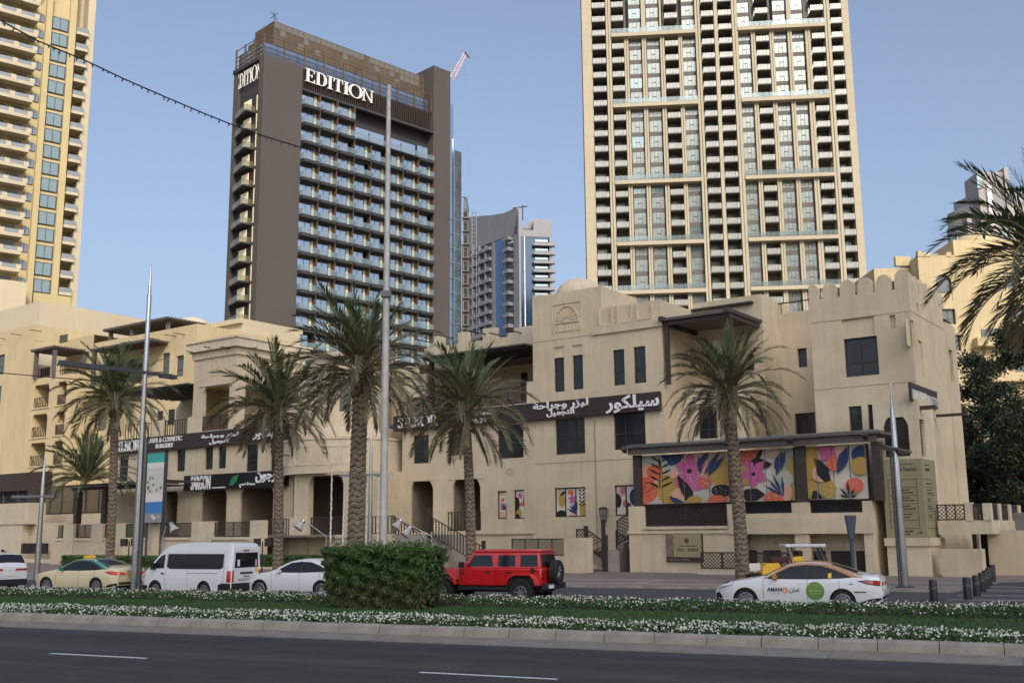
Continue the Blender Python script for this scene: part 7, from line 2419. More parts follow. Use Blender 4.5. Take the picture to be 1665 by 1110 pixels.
# ------------------------------------------------------------------ leafy trees, right
def leaf_cloud(name, blobs, n, sz, mats, parent, seed):
    g = np.random.default_rng(seed)
    B = np.array(blobs)
    w_ = B[:, 3] ** 2; w_ /= w_.sum()
    idx = g.choice(len(B), n, p=w_)
    d = g.normal(0, 1, (n, 3)); d /= np.linalg.norm(d, axis=1)[:, None]
    r = g.uniform(.25, 1.25, n)
    c = B[idx, :3] + d * (B[idx, 3] * r)[:, None] * np.array([1, 1, .8])
    a = g.normal(0, 1, (n, 3)); a /= np.linalg.norm(a, axis=1)[:, None]
    b = g.normal(0, 1, (n, 3)); b -= (b * a).sum(1)[:, None] * a; b /= np.linalg.norm(b, axis=1)[:, None]
    s = g.uniform(.6, 1.3, n) * sz
    a *= s[:, None]; b *= (s * .55)[:, None]
    v = np.stack([c - a, c - b, c + a, c + b], 1).reshape(-1, 3)
    me = bpy.data.meshes.new(name)
    me.vertices.add(len(v)); me.vertices.foreach_set('co', v.astype(np.float32).ravel())
    me.loops.add(n * 4); me.loops.foreach_set('vertex_index', np.arange(n * 4, dtype=np.int32))
    me.polygons.add(n); me.polygons.foreach_set('loop_start', np.arange(0, n * 4, 4, dtype=np.int32)); me.polygons.foreach_set('loop_total', np.full(n, 4, dtype=np.int32))
    for m_ in mats: me.materials.append(m_)
    mi = (g.uniform(0, 1, n) < .22).astype(np.int32) if len(mats) > 1 else np.zeros(n, np.int32)
    me.polygons.foreach_set('material_index', mi)
    me.update(calc_edges=True)
    o = bpy.data.objects.new(name, me)
    COL.objects.link(o)
    o.parent = parent
    OFF[o.name] = OFF[parent.name]
    return o
def tree(label, x, y, h_, rad, seed, n=26000, trunk_h=3.0, sz=.11, name='leafy_tree', th=.22):
    rr = random.Random(seed)
    t = W0.thing(name, label, 'tree', x, y, 0.1, 'leafy trees behind the ramp')
    mb = MB()
    def limb(p, d, L, r, lv):
        q = p + d * L
        mb.tube(p, q, r, r * .65, 7, cap=False)
        if lv == 0: return [q]
        out = []
        for k in range(3):
            dd = (d + Vector((rr.uniform(-.8, .8), rr.uniform(-.8, .8), rr.uniform(-.1, .6)))).normalized()
            out += limb(q, dd, L * .72, r * .62, lv - 1)
        return out
    tips = []
    for k in range(3):
        tips += limb(Vector((x + rr.uniform(-.3, .3), y + rr.uniform(-.3, .3), .1)), Vector((rr.uniform(-.2, .2), rr.uniform(-.2, .2), 1)).normalized(), trunk_h, th, 3)
    mb.build('trunk', BARK, t)
    blobs = []
    for i in range(46):
        a = rr.uniform(0, 6.28); z = rr.uniform(0, 1); rr_ = rad * math.sqrt(rr.random()) * math.sin(PI * (.2 + .72 * z)) 
        blobs.append((rr_ * math.cos(a), rr_ * math.sin(a), trunk_h + .6 + (h_ - trunk_h - 1) * z, rad * rr.uniform(.13, .30)))
    for q in tips[::4]: blobs.append((q.x - x, q.y - y, min(q.z, h_ - 1) - .1, rad * .25))
    leaf_cloud('crown', blobs, n, sz, [TREEL, TREEL2], t, seed)
    return t
def tree_at(label, px, Y, pytop, radpx, seed, **k):
    x, zt = ony(px, pytop, Y)
    return tree(label, x, Y, zt, radpx / F * Y, seed, **k)
tree_at('dark leafy tree directly behind the corner tower at its right side', 1592, 75, 562, 78, 5, n=42000)
tree_at('dark leafy tree at the right edge of the photo behind the raised walkway', 1660, 66, 535, 92, 6, n=46000)
tree_at('lower dark tree between the two larger ones above the lattice railing', 1630, 84, 620, 80, 9, n=30000)
tree_at('background tree farthest right, seen under the palm fronds', 1700, 90, 600, 70, 10, n=16000)
# dark gap under the trees: kiosk / covered entrance
kk = W0.thing('covered_entrance', 'dark covered entrance with pale posts under the trees at the right', 'shelter', ony(1590, 800, 88)[0], 92, 0)
X = lambda px: ony(px, 800, 92)[0]
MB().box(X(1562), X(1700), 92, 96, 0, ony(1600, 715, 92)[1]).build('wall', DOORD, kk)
MB().box(X(1560), X(1640), 90, 91.9, ony(1600, 712, 92)[1], ony(1600, 706, 92)[1]).build('roof', CONC, kk)
for px in (1573, 1594, 1607, 1632): MB().box(X(px), X(px + 6), 90.5, 91, 0, ony(1600, 714, 92)[1]).build('post', PLASTER2, kk)

# ------------------------------------------------------------------ hedges
def hedge(label, x0, x1, y0, y1, z0, z1, n, fr, name='hedge', sz=.05, ragged=True, seed=1, mats=None, cat='hedge'):
    g = np.random.default_rng(seed)
    t = bpy.data.objects.new(name, None); COL.objects.link(t)
    cx, cy = (x0 + x1) / 2, (y0 + y1) / 2
    X_, Y_ = fr.xy(cx, cy)
    t.location = (X_, Y_, z0); t.rotation_euler = (0, 0, fr.t); tag(t, label, cat); OFF[t.name] = (cx, cy, z0)
    # inner mass
    core = MB().box(x0 + .25, x1 - .25, y0 + .25, y1 - .25, z0 + (.25 if ragged else 0), z1 - .18)
    core.build('inner_twigs', HEDGEB, t)
    pr = np.array([(x1 - x0) * (z1 - z0), (x1 - x0) * (y1 - y0), (y1 - y0) * (z1 - z0)]); pr = np.array([pr[0], pr[1], pr[2], pr[2]]); pr = pr / pr.sum()
    f = g.choice(4, n, p=pr)
    u = g.uniform(0, 1, n); v = g.uniform(0, 1, n); dep = np.abs(g.normal(0, .10, n))
    nz = .12 * np.sin(u * 37 + np.sin(v * 11) * 2) + .09 * np.sin(v * 29 + u * 13)
    shoot = (g.uniform(0, 1, n) < .035) * g.uniform(0, .26, n)
    x = np.where(f < 2, x0 + (x1 - x0) * u, np.where(f == 2, x0 + dep + nz * .8 - shoot, x1 - dep - nz * .8 + shoot))
    y = np.where(f == 0, y0 + dep + nz, np.where(f == 1, y0 + (y1 - y0) * v, y0 + (y1 - y0) * u))
    z = np.where(f == 1, z1 - dep * .7 + nz * .3 + (shoot if ragged else shoot * .4), z0 + (z1 - z0) * v)
    if ragged:  # tapers inward to the foot
        tt = np.clip(1 - (z - z0) / (z1 - z0), 0, 1) ** 1.6
        cxm = (x0 + x1) / 2
        x = cxm + (x - cxm) * (1 - .16 * tt)
        y = cy + (y - cy) * (1 - .25 * tt)
    c = np.stack([x - cx, y - cy, z - z0], 1)
    a = g.normal(0, 1, (n, 3)); a[:, 2] = np.abs(a[:, 2]) + .3; a /= np.linalg.norm(a, axis=1)[:, None]
    b = g.normal(0, 1, (n, 3)); b -= (b * a).sum(1)[:, None] * a; b /= np.linalg.norm(b, axis=1)[:, None]
    s = g.uniform(.5, 1.4, n) * sz
    a *= s[:, None] * 1.3; b *= (s * .38)[:, None]
    V = np.stack([c - a, c - b, c + a, c + b], 1).reshape(-1, 3)
    me = bpy.data.meshes.new('foliage')
    me.vertices.add(len(V)); me.vertices.foreach_set('co', V.astype(np.float32).ravel())
    me.loops.add(n * 4); me.loops.foreach_set('vertex_index', np.arange(n * 4, dtype=np.int32))
    me.polygons.add(n); me.polygons.foreach_set('loop_start', np.arange(0, n * 4, 4, dtype=np.int32)); me.polygons.foreach_set('loop_total', np.full(n, 4, dtype=np.int32))
    for m_ in (mats or [HEDGE, HEDGEB]): me.materials.append(m_)
    lowf = (z - z0) / (z1 - z0)
    mi = (g.uniform(0, 1, n) < np.clip(.75 - lowf * 1.15, .05, .8) * (1 if ragged else .25)).astype(np.int32)
    me.polygons.foreach_set('material_index', mi); me.update(calc_edges=True)
    o = bpy.data.objects.new('foliage', me); COL.objects.link(o); o.parent = t; OFF[o.name] = OFF[t.name]
    if ragged:
        mb = MB(); rr = random.Random(2)
        for i in range(60):
            px_ = rr.uniform(x0 + .4, x1 - .4); py_ = rr.uniform(y0 + .35, y1 - .3)
            mb.tube((px_, py_, z0), (px_ + rr.uniform(-.3, .3), py_ + rr.uniform(-.3, .1), z0 + rr.uniform(.6, 1.4)), .022, .01, 4)
        mb.build('stem', BARK, t)
    return t
hA0, hA1 = RF.onb(527, 940, 28.4)[0], RF.onb(712, 940, 28.4)[0] - .5
hz1 = RF.onb(625, 893, 28.4)[1]
hedge('big clipped ragged green shrub on the median, hiding part of the white saloon', hA0, hA1, 28.3, 29.8, .13, hz1, 90000, RF, 'clipped_shrub', .058, True, 4, cat='shrub')
hzz = lambda px, py, b: G.onb(px, py, b)[1]
hedge('long low clipped hedge behind the cream taxi and the white van', G.onb(100, 915, 48)[0], G.onb(300, 915, 48)[0], 48, 49.2, .1, hzz(200, 905, 48), 42000, G, 'hedge', .07, False, 5, mats=[HEDGE, HEDGEB])
hedge('low clipped hedge behind the white saloon left of the big shrub', G.onb(415, 915, 50)[0], G.onb(560, 915, 50)[0], 50, 51.2, .1, hzz(480, 904, 50), 34000, G, 'hedge', .07, False, 6)
MBp = MB().box(G.onb(400, 915, 49.6)[0], G.onb(545, 915, 49.6)[0], 49.6, 49.95, 0, hzz(480, 922, 49.6))
pw = G.thing('planter_wall', 'low stone planter wall under the hedge behind the white saloon', 'wall', G.onb(470, 915, 49.6)[0], 49.6, .1)
MBp.build('wall', PLASTER2, pw)

# ------------------------------------------------------------------ lamp posts, poles, flood lights, bollards
def pole_tube(mb, x, y, prof, lean=0.0, n=16):
    """prof list of (z, r)"""
    pr = [(r, z) for z, r in prof]
    mb.lathe(pr + [(0, pr[-1][1] + .02)], (x, y, 0), n)
def street_lamp(label, px, pyb, pytop, Y, rb, arm_py, arm_l, arm_r, th, group='slim steel street lamps with cross arms', rot=0.0):
    X_, _ = ony(px, pyb, Y)
    zt = ony(px, pytop, Y)[1]
    za = ony(px, arm_py, Y)[1]
    t = W0.thing('street_lamp', label, 'street lamp', X_, Y, .1, group)
    m = MB(); pole_tube(m, X_, Y, [(.1, rb), (.1 + (zt - .1) * .52, rb * .78), (.1 + (zt - .1) * .8, rb * .6), (zt - (zt * .0) - (zt - .1) * .185, rb * .5), (zt, .012)])
    m.build('pole', STEEL, t, smooth=True)
    MB().lathe([(rb * 1.6, 0), (rb * 1.6, .04), (rb * 1.05, .07)], (X_, Y, .1), 18).build('base_flange', STEELD, t)
    xl, xr = ony(arm_l, arm_py, Y)[0], ony(arm_r, arm_py, Y)[0]
    m = MB()
    c, s = math.cos(rot), math.sin(rot)
    def rt_(dx, dy, z): return (X_ + dx * c - dy * s, Y + dx * s + dy * c, z)
    L, Rr_ = xl - X_, xr - X_
    m.hexa([rt_(L, -.12, za - .03), rt_(Rr_, -.12, za - .03), rt_(Rr_, .12, za - .03), rt_(L, .12, za - .03), rt_(L, -.1, za + .07), rt_(Rr_, -.1, za + .07), rt_(Rr_, .1, za + .07), rt_(L, .1, za + .07)])
    m.build('arm', STEELD, t)
    for a_, b_ in ((L, L * .35), (Rr_ * .35, Rr_)):
        MB().hexa([rt_(a_, -.16, za - .07), rt_(b_, -.16, za - .07), rt_(b_, .16, za - .07), rt_(a_, .16, za - .07), rt_(a_, -.16, za - .032), rt_(b_, -.16, za - .032), rt_(b_, .16, za - .032), rt_(a_, .16, za - .032)]).build('lamp_head', STEELD, t)
    return t
# arms run along the view-left-near direction; the big left one is tilted in the photograph by perspective
Yl = 45.5
x_b = ony(218, 950, Yl)[0]
t = W0.thing('street_lamp', 'tallest steel street lamp, with a long cross bar, between cream taxi and white van', 'street lamp', x_b, Yl, .1, 'slim steel street lamps with cross arms')
zt = ony(250, 418, Yl)[1]; zarm = ony(240, 608, Yl)[1]
m = MB(); pole_tube(m, x_b, Yl, [(.1, .165), (zarm * .5, .135), (zarm, .095), (ony(247, 480, Yl)[1], .10), (ony(247, 478, Yl)[1], .075), (zt, .012)]); m.build('pole', STEEL, t, smooth=True)
m = MB(); m.box(x_b + .16, x_b + .26, Yl - .1, Yl + .1, .1, zarm * .7); m.build('side_fin', STEELD, t)
MB().lathe([(.4, 0), (.4, .05), (.24, .1)], (x_b, Yl, .1), 18).build('base_flange', STEELD, t)
# cross bar from far-left to near-right: ends at px (105,593) and (292,616)
r1, r2 = ray(105, 592), ray(292, 616)
t1 = (zarm - H) / r1[2]; t2 = (zarm - H) / r2[2]
pA = Vector((r1[0] * t1, r1[1] * t1, zarm)); pB = Vector((r2[0] * t2, r2[1] * t2, zarm))
sc_ = 1.0
m = MB()
d = (pB - pA); nn_ = Vector((-d.y, d.x, 0)).normalized()
def plank(m, p, q, w_, z0, z1): m.hexa([tuple(p - nn_ * w_ + Vector((0, 0, z0))), tuple(q - nn_ * w_ + Vector((0, 0, z0))), tuple(q + nn_ * w_ + Vector((0, 0, z0))), tuple(p + nn_ * w_ + Vector((0, 0, z0))), tuple(p - nn_ * w_ + Vector((0, 0, z1))), tuple(q - nn_ * w_ + Vector((0, 0, z1))), tuple(q + nn_ * w_ + Vector((0, 0, z1))), tuple(p + nn_ * w_ + Vector((0, 0, z1)))])
cen = pA.lerp(pB, .72)
dl = Vector((x_b, Yl, zarm)) - cen
pA += dl; pB += dl
plank(m, pA, pB, .10, 0, .12); m.build('arm', STEELD, t)
m = MB(); plank(m, pA, pA.lerp(pB, .38), .19, -.08, -.003); m.build('lamp_head', STEELD, t)
m = MB(); plank(m, pA.lerp(pB, .86), pB, .17, -.06, -.003); m.build('lamp_head', STEELD, t)
street_lamp('small steel street lamp with a short cross bar left of the cream taxi', 60, 932, 738, 58, .16, 807, 20, 90, 1)
street_lamp('thin steel street lamp with a cross bar between the tallest palm and big pole', 601, 900, 692, 56, .13, 772, 552, 625, 1)
Yq = 43.5
x_q, zq_ = ony(1471, 945, Yq)[0], ony(1448, 622, Yq)[1]
t = W0.thing('street_lamp', 'steel street lamp with a square lamp plate in front of the olive directory panel', 'street lamp', x_q, Yq, .1, 'slim steel street lamps with cross arms')
m = MB(); pole_tube(m, x_q, Yq, [(.1, .165), (3.5, .145), (ony(1455, 665, Yq)[1], .10), (ony(1455, 662, Yq)[1], .07), (zq_, .012)]); m.build('pole', STEEL, t, smooth=True)
MB().box(x_q - .23, x_q - .17, Yq - .06, Yq + .06, .1, ony(1455, 735, Yq)[1]).build('side_fin', STEELD, t)
zl2 = ony(1457, 732, Yq)[1]
MB().hexa([(x_q - .65, Yq - .5, zl2 + .14), (x_q + .5, Yq - .5, zl2 - .14), (x_q + .5, Yq + .5, zl2 - .14), (x_q - .65, Yq + .5, zl2 + .14), (x_q - .65, Yq - .5, zl2 + .22), (x_q + .5, Yq - .5, zl2 - .06), (x_q + .5, Yq + .5, zl2 - .06), (x_q - .65, Yq + .5, zl2 + .22)]).build('lamp_head', STEELD, t)
MB().lathe([(.36, 0), (.36, .05), (.22, .1)], (x_q, Yq, .1), 18).build('base_flange', STEELD, t)
# tall road pole on the median
Yp = 33.5
xp_ = ony(623, 890, Yp)[0]
t = W0.thing('road_mast', 'very tall plain grey mast rising from behind the big shrub', 'mast', xp_, Yp, .13)
ztm_ = ony(629, 139, Yp)[1]
m = MB(); pole_tube(m, xp_, Yp, [(.13, .13), (6, .122), (12, .095), (ztm_, .07)]); m.build('mast', mat('galvanised_steel', (.52, .50, .47), .55, metal=.3, var=.3, scale=1.2), t, smooth=True)
MB().box(xp_ - .16, xp_ + .16, Yp - .18, Yp + .02, 9.9, 10.1).build('clamp', STEELD, t)
# string of party lights from the mast
pts = [(0, 33), (60, 66), (135, 97), (200, 128), (262, 155), (330, 184), (380, 204), (430, 222), (500, 243), (565, 260), (628, 274)]
wl_ = W0.thing('string_lights', 'dark cable with small hanging bulbs running from the left edge to the tall mast', 'string lights', ony(0, 33, 26)[0], 26, 15)
P3 = []
for i, (px, py) in enumerate(pts):
    Y = 26 + (Yp - 26) * (px / 628.)
    x_, z_ = ony(px, py, Y); P3.append(Vector((x_, Y, z_)))
P3.insert(0, P3[0] + (P3[0] - P3[1]) * 2.5)
m = MB(); m.path(P3, .022, 5); m.build('cable', BLACKM, wl_)
m = MB(); rr = random.Random(31)
for i in range(len(P3) - 1):
    L = (P3[i + 1] - P3[i]).length; n = int(L / .21)
    for k in range(n):
        p = P3[i].lerp(P3[i + 1], (k + rr.random() * .5) / n)
        dd = rr.uniform(.05, .11)
        m.tube(p, p + Vector((rr.uniform(-.04, .04), rr.uniform(-.04, .04), -dd)), .016, .024, 4)
m.build('bulb', BLACKM, wl_)['kind'] = 'stuff'
pts = [(-30, 602), (0, 606), (60, 611), (130, 617), (200, 621)]
w2_ = W0.thing('overhead_wire', 'thin dark wire sagging across the ochre apartment balconies', 'wire', ony(0, 606, 40)[0], 40, 8)
P4 = []
for px, py in pts:
    Y = 40 + px * .03; x_, z_ = ony(px, py, Y); P4.append((x_, Y, z_))
MB().path(P4, .02, 5).build('wire', BLACKM, w2_)
# white rope-lit poles around the bay
for i, (xb_, xt, yt) in enumerate(((537, 543, 747), (556, 557, 800), (576, 579, 775), (583, 587, 765), (595, 591, 785), (613, 612, 762))):
    Y = 60 + (i % 3)
    x0_, _ = ony(xb_, 890, Y); zt = ony(xt, yt, Y)[1]
    where = ('far left of the group', 'second from left and shortest', 'against the tall palm trunk', 'right edge of the palm trunk', 'fifth from left', 'rightmost, beside the big mast')[i]
    t = W0.thing('rope_lit_pole', 'thin white pole wrapped with light rope, ' + where, 'pole', x0_, Y, .1, 'thin white rope-lit poles')
    m = MB(); xt_ = x0_ + (i % 2) * .08; m.tube((x0_, Y, .1), (xt_, Y, zt), .045, .03, 6); m.build('pole', WHITEL, t)
    m = MB()
    pr = None
    for k in range(60):
        q = k / 59.; p = Vector((x0_ + (xt_ - x0_) * q + .06 * math.cos(k * 1.3), Y + .06 * math.sin(k * 1.3), .1 + (zt - .1) * q))
        if pr: m.tube(pr, p, .018, n=4, cap=False)
        pr = p
    m.build('rope_light', mat('rope_light', (.6, .56, .45), .5), t)
# flood lights on bent arms
def flood(label, px, py, Y, dx, base_px, face=-1):
    x_, z_ = ony(px, py, Y); xb_ = ony(base_px, 890, Y)[0]
    t = W0.thing('flood_light', label, 'flood light', xb_, Y, .1, 'white conical flood lights')
    m = MB(); m.tube((xb_, Y, .1), (xb_, Y, z_ - .6), .035, n=8); m.tube((xb_, Y, z_ - .6), (x_ + (.25 if dx > 0 else -.25), Y, z_ + .1), .03, n=8); m.build('arm', STEEL, t)
    m = MB(); d = Vector((-.5 * (1 if dx > 0 else -1), -.3, -.75)).normalized()
    c = Vector((x_, Y, z_ + .15)); m.tube(c, c + d * .42, .09, .26, 16); m.build('lamp_head', mat('flood_grey', (.42, .41, .38), .5), t)
    m = MB(); m.tube(c - d * .12, c, .1, .13, 10); m.build('housing', STEEL, t)
flood('white flood light left, above the van roof', 279, 858, 52, -1, 262)
flood('white flood light pointing left beside the arcade pier', 492, 853, 56, 1, 530)
flood('upper left white flood light of the pair by the entrance stairs', 650, 852, 54, 1, 702)
flood('lower white flood light of the pair by the entrance stairs, arm to the right', 665, 864, 53.5, 1, 706)
# twin box speaker sign on a stick
for label, px, Y in (('twin black boxes on a short stick behind the white van roof', 427, 53), ('twin black boxes on a short stick left of the tall left lamp post', 210, 56)):
    x_, z_ = ony(px, 885, Y)
    t = W0.thing('garden_spotlight', label, 'spotlight', x_, Y, .1, 'twin black garden spotlights')
    MB().tube((x_, Y, .1), (x_, Y, z_ + .15), .035, n=6).build('stick', BLACKM, t)
    for sg in (-1, 1): MB().box(x_ + sg * .12 - .0 if sg > 0 else x_ - .42, x_ + .42 if sg > 0 else x_ - .12, Y - .14, Y + .14, z_ - .08, z_ + .3).build('lamp_head', BLACKM, t)
# blue grey finger post by the terrace
Yb = 47.5
x_, z_ = ony(1382, 838, Yb)
t = W0.thing('finger_post', 'dark blue sign post with a flared top in front of the terrace wall', 'sign post', x_, Yb, .1)
MB().tube((x_, Yb, .1), (x_, Yb, z_), .085, .085, 10).build('post', LBLUE, t)
MB().prism([(x_ - .09, z_ - 1.0), (x_ + .11, z_ - 1.0), (x_ + .24, z_ + .02), (x_ - .22, z_ + .02)], Yb - .12, Yb + .12).build('flared_head', LBLUE, t)
# bollards
for i, (px, pyt, pyb) in enumerate(((1519, 941, 977), (1574, 937, 975), (1589, 934, 969), (1598, 930, 962), (1604, 926, 956), (1609, 922, 951), (1615, 917, 945))):
    x_, y_ = ground(px, pyb, .1)
    zt = ony(px - 2, pyt, y_)[1]
    wh = ('standing alone nearest the white taxi', 'second in the row, nearest of the dense line', 'third in the row', 'fourth in the row', 'fifth in the row', 'sixth in the row', 'last and farthest in the row by the low wall')[i]
    t = W0.thing('bollard', 'black cylindrical bollard ' + wh, 'bollard', x_, y_, .1, 'black bollards at the side street')
    m = MB().lathe([(.125, 0), (.125, zt - .16), (.11, zt - .12), (0, zt - .1)], (x_, y_, .1), 18); m.build('post', BLACKM, t, smooth=True)
    MB().lathe([(.132, zt - .42), (.132, zt - .34)], (x_, y_, .1), 18).build('band', STEELD, t)
# red post on the walkway
x_, z_ = ony(1558, 842, 63.5); zt = ony(1557, 816, 63.5)[1]
t = W0.thing('fire_hydrant', 'red upright hydrant-like post behind the lattice railing of the walkway', 'hydrant', x_, 63.5, z_ - .6)
REDM = mat('red_metal', (.40, .03, .02), .4)
MB().lathe([(.34, 0), (.34, .12), (.24, .14), (.24, zt - z_ + .3), (.30, zt - z_ + .32), (.30, zt - z_ + .42), (.2, zt - z_ + .55), (0, zt - z_ + .62)], (x_, 63.5, z_ - .6), 16).build('barrel', REDM, t, smooth=True)
MB().tube((x_ - .42, 63.4, z_ + .5), (x_ + .42, 63.4, z_ + .5), .1, n=8).build('outlet', REDM, t)
# railing at the pavement behind the taxi
rl = G.thing('plaza_railing', 'black circle-pattern lattice railing on the plaza behind the white taxi', 'railing', -28, 53.4, .1)
b_q = 53.3
qa0, qa1 = G.onb(1140, 915, b_q)[0], G.onb(1283, 915, b_q)[0]
zr_t = G.onb(1200, 898, b_q)[1]
for i in range(4):
    u0 = qa0 + (qa1 - qa0) * i / 4; u1 = qa0 + (qa1 - qa0) * (i + 1) / 4
    lattice(rl, 'F', b_q, (u0 + .03, u1 - .03, .42, zr_t), cell=.2, t=.03, fr=.06)
MB().box(qa0 - .15, qa1 + .1, b_q - .2, b_q + .15, .08, .32).build('plinth', TRIM, rl)

# ------------------------------------------------------------------ vehicles
def lerpl(pts, x):
    if x <= pts[0][0]: return pts[0][1]
    for (a, b), (c, d) in zip(pts[:-1], pts[1:]):
        if x <= c: return b + (d - b) * (x - a) / max(1e-9, c - a)
    return pts[-1][1]
def smooth(pts, n=3):
    for _ in range(n):
        q = [pts[0]]
        for a, b in zip(pts[:-1], pts[1:]):
            q += [(a[0] * .75 + b[0] * .25, a[1] * .75 + b[1] * .25), (a[0] * .25 + b[0] * .75, a[1] * .25 + b[1] * .75)]
        q.append(pts[-1]); pts = q
    return pts
class Shell:
    def __init__(s, L, W, top, fw, rw, ra, zw, sill=.24, belt=.95, roof=1.44, tum=.76, fp=.7, fk=.30, rp=.5, rk=.14, camber=.045, low=.95):
        s.L, s.W, s.fw, s.rw, s.ra, s.zw, s.sill, s.belt, s.roof, s.tum = L, W / 2, fw, rw, ra, zw, sill, belt, roof, tum
        s.fp, s.fk, s.rp, s.rk, s.camber, s.low = fp, fk, rp, rk, camber, low
        s.top = smooth(top, 2)
    def zt(s, f): return lerpl(s.top, f)
    def w(s, f, z):
        k = 1.0
        if f < s.fp: k -= s.fk * (1 - f / s.fp) ** 2.4
        if f > s.L - s.rp: k -= s.rk * (1 - (s.L - f) / s.rp) ** 2.4
        zs = s.sill + (s.belt - s.sill) * .55
        if z < zs: v = s.low + (1 - s.low) * math.sin(min(1, max(0, (z - s.sill) / (zs - s.sill))) * PI / 2)
        elif z < s.belt: v = 1 - .03 * ((z - zs) / (s.belt - zs)) ** 2
        else: v = .97 - (.97 - s.tum) * ((z - s.belt) / (s.roof - s.belt)) ** 1.15
        return s.W * k * v
    def zb(s, f):
        z = s.sill
        for c in (s.fw, s.rw):
            if abs(f - c) < s.ra: z = max(z, s.zw + math.sqrt(s.ra ** 2 - (f - c) ** 2))
        if f < .3: z = max(z, s.sill + .04 * (1 - f / .3))
        if f > s.L - .4: z = max(z, s.sill + .12 * (1 - (s.L - f) / .4))
        return z
    def build(s, mat_, parent):
        fs = set()
        f = 0.0
        while f < s.L: fs.add(round(f, 3)); f += .055
        fs |= {0.0, .012, .03, s.L, s.L - .012, s.L - .03}
        for c in (s.fw, s.rw):
            for i in range(17): fs.add(round(c - s.ra * math.cos(PI * i / 16), 3))
        fs = sorted(x for x in fs if 0 <= x <= s.L)
        N = 12; ring = []
        for f in fs:
            zb, zt = s.zb(f), s.zt(f)
            ze = max(zb + .02, zt - .03)
            r = []
            for j in range(N + 1):
                z = zb + (ze - zb) * j / N
                r.append((s.w(f, z), z))
            we = r[-1][0]
            for q in (.94, .82, .6, .3, 0):
                r.append((we * q, ze + .03 * (1 - max(0, q - .82) / .18 * .5) * (1 if q < .95 else 0) + s.camber * (1 - q * q)))
            ring.append((f, r))
        mb = MB(); M = len(ring[0][1])
        for f, r in ring:
            for y, z in r: mb.v.append((s.L / 2 - f, y, z))
            for y, z in r: mb.v.append((s.L / 2 - f, -y, z))
        for i in range(len(ring) - 1):
            for side in (0, 1):
                o = side * M
                for j in range(M - 1):
                    a = i * 2 * M + o + j; b = (i + 1) * 2 * M + o + j
                    mb.f.append((a, b, b + 1, a + 1)); mb.m.append(0)
        for i in (0, len(ring) - 1):
            for j in range(M - 1):
                a = i * 2 * M + j
                mb.f.append((a, a + 1, a + M + 1, a + M)); mb.m.append(0)
        return mb.build('body', mat_, parent, smooth=True)
    def side(s, name, m, parent, top, bot, out=.006, sides=(1, -1), rows=4, step=.06, f0=None, f1=None):
        f0 = f0 if f0 is not None else max(top[0][0], bot[0][0]); f1 = f1 if f1 is not None else min(top[-1][0], bot[-1][0])
        n = max(2, int((f1 - f0) / step))
        o = None
        for sd in sides:
            mb = MB()
            g = []
            for i in range(n + 1):
                f = f0 + (f1 - f0) * i / n
                zt, zb = lerpl(top, f), lerpl(bot, f)
                g.append([(s.L / 2 - f, sd * (s.w(f, zb + (zt - zb) * j / rows) + out), zb + (zt - zb) * j / rows) for j in range(rows + 1)])
            for i in range(n):
                for j in range(rows):
                    mb.quad(g[i][j], g[i + 1][j], g[i + 1][j + 1], g[i][j + 1])
            o = mb.build(name, m, parent, smooth=True)
        return o
    def over(s, name, m, parent, f0, f1, q0=-.93, q1=.93, out=.008, n=10, inset0=0, inset1=0):
        mb = MB(); g = []
        for i in range(n + 1):
            f = f0 + (f1 - f0) * i / n
            zt = s.zt(f); ze = zt - .03; we = s.w(f, ze)
            k = 1 - (inset0 * (1 - i / n) + inset1 * i / n)
            row = []
            for j in range(9):
                q = (q0 + (q1 - q0) * j / 8) * k
                row.append((s.L / 2 - f, we * q, ze + .03 * (1 - max(0, abs(q) - .82) / .18 * .5) + s.camber * (1 - q * q) + out))
            g.append(row)
        for i in range(n):
            for j in range(8): mb.quad(g[i][j], g[i + 1][j], g[i + 1][j + 1], g[i][j + 1])
        return mb.build(name, m, parent, smooth=True)

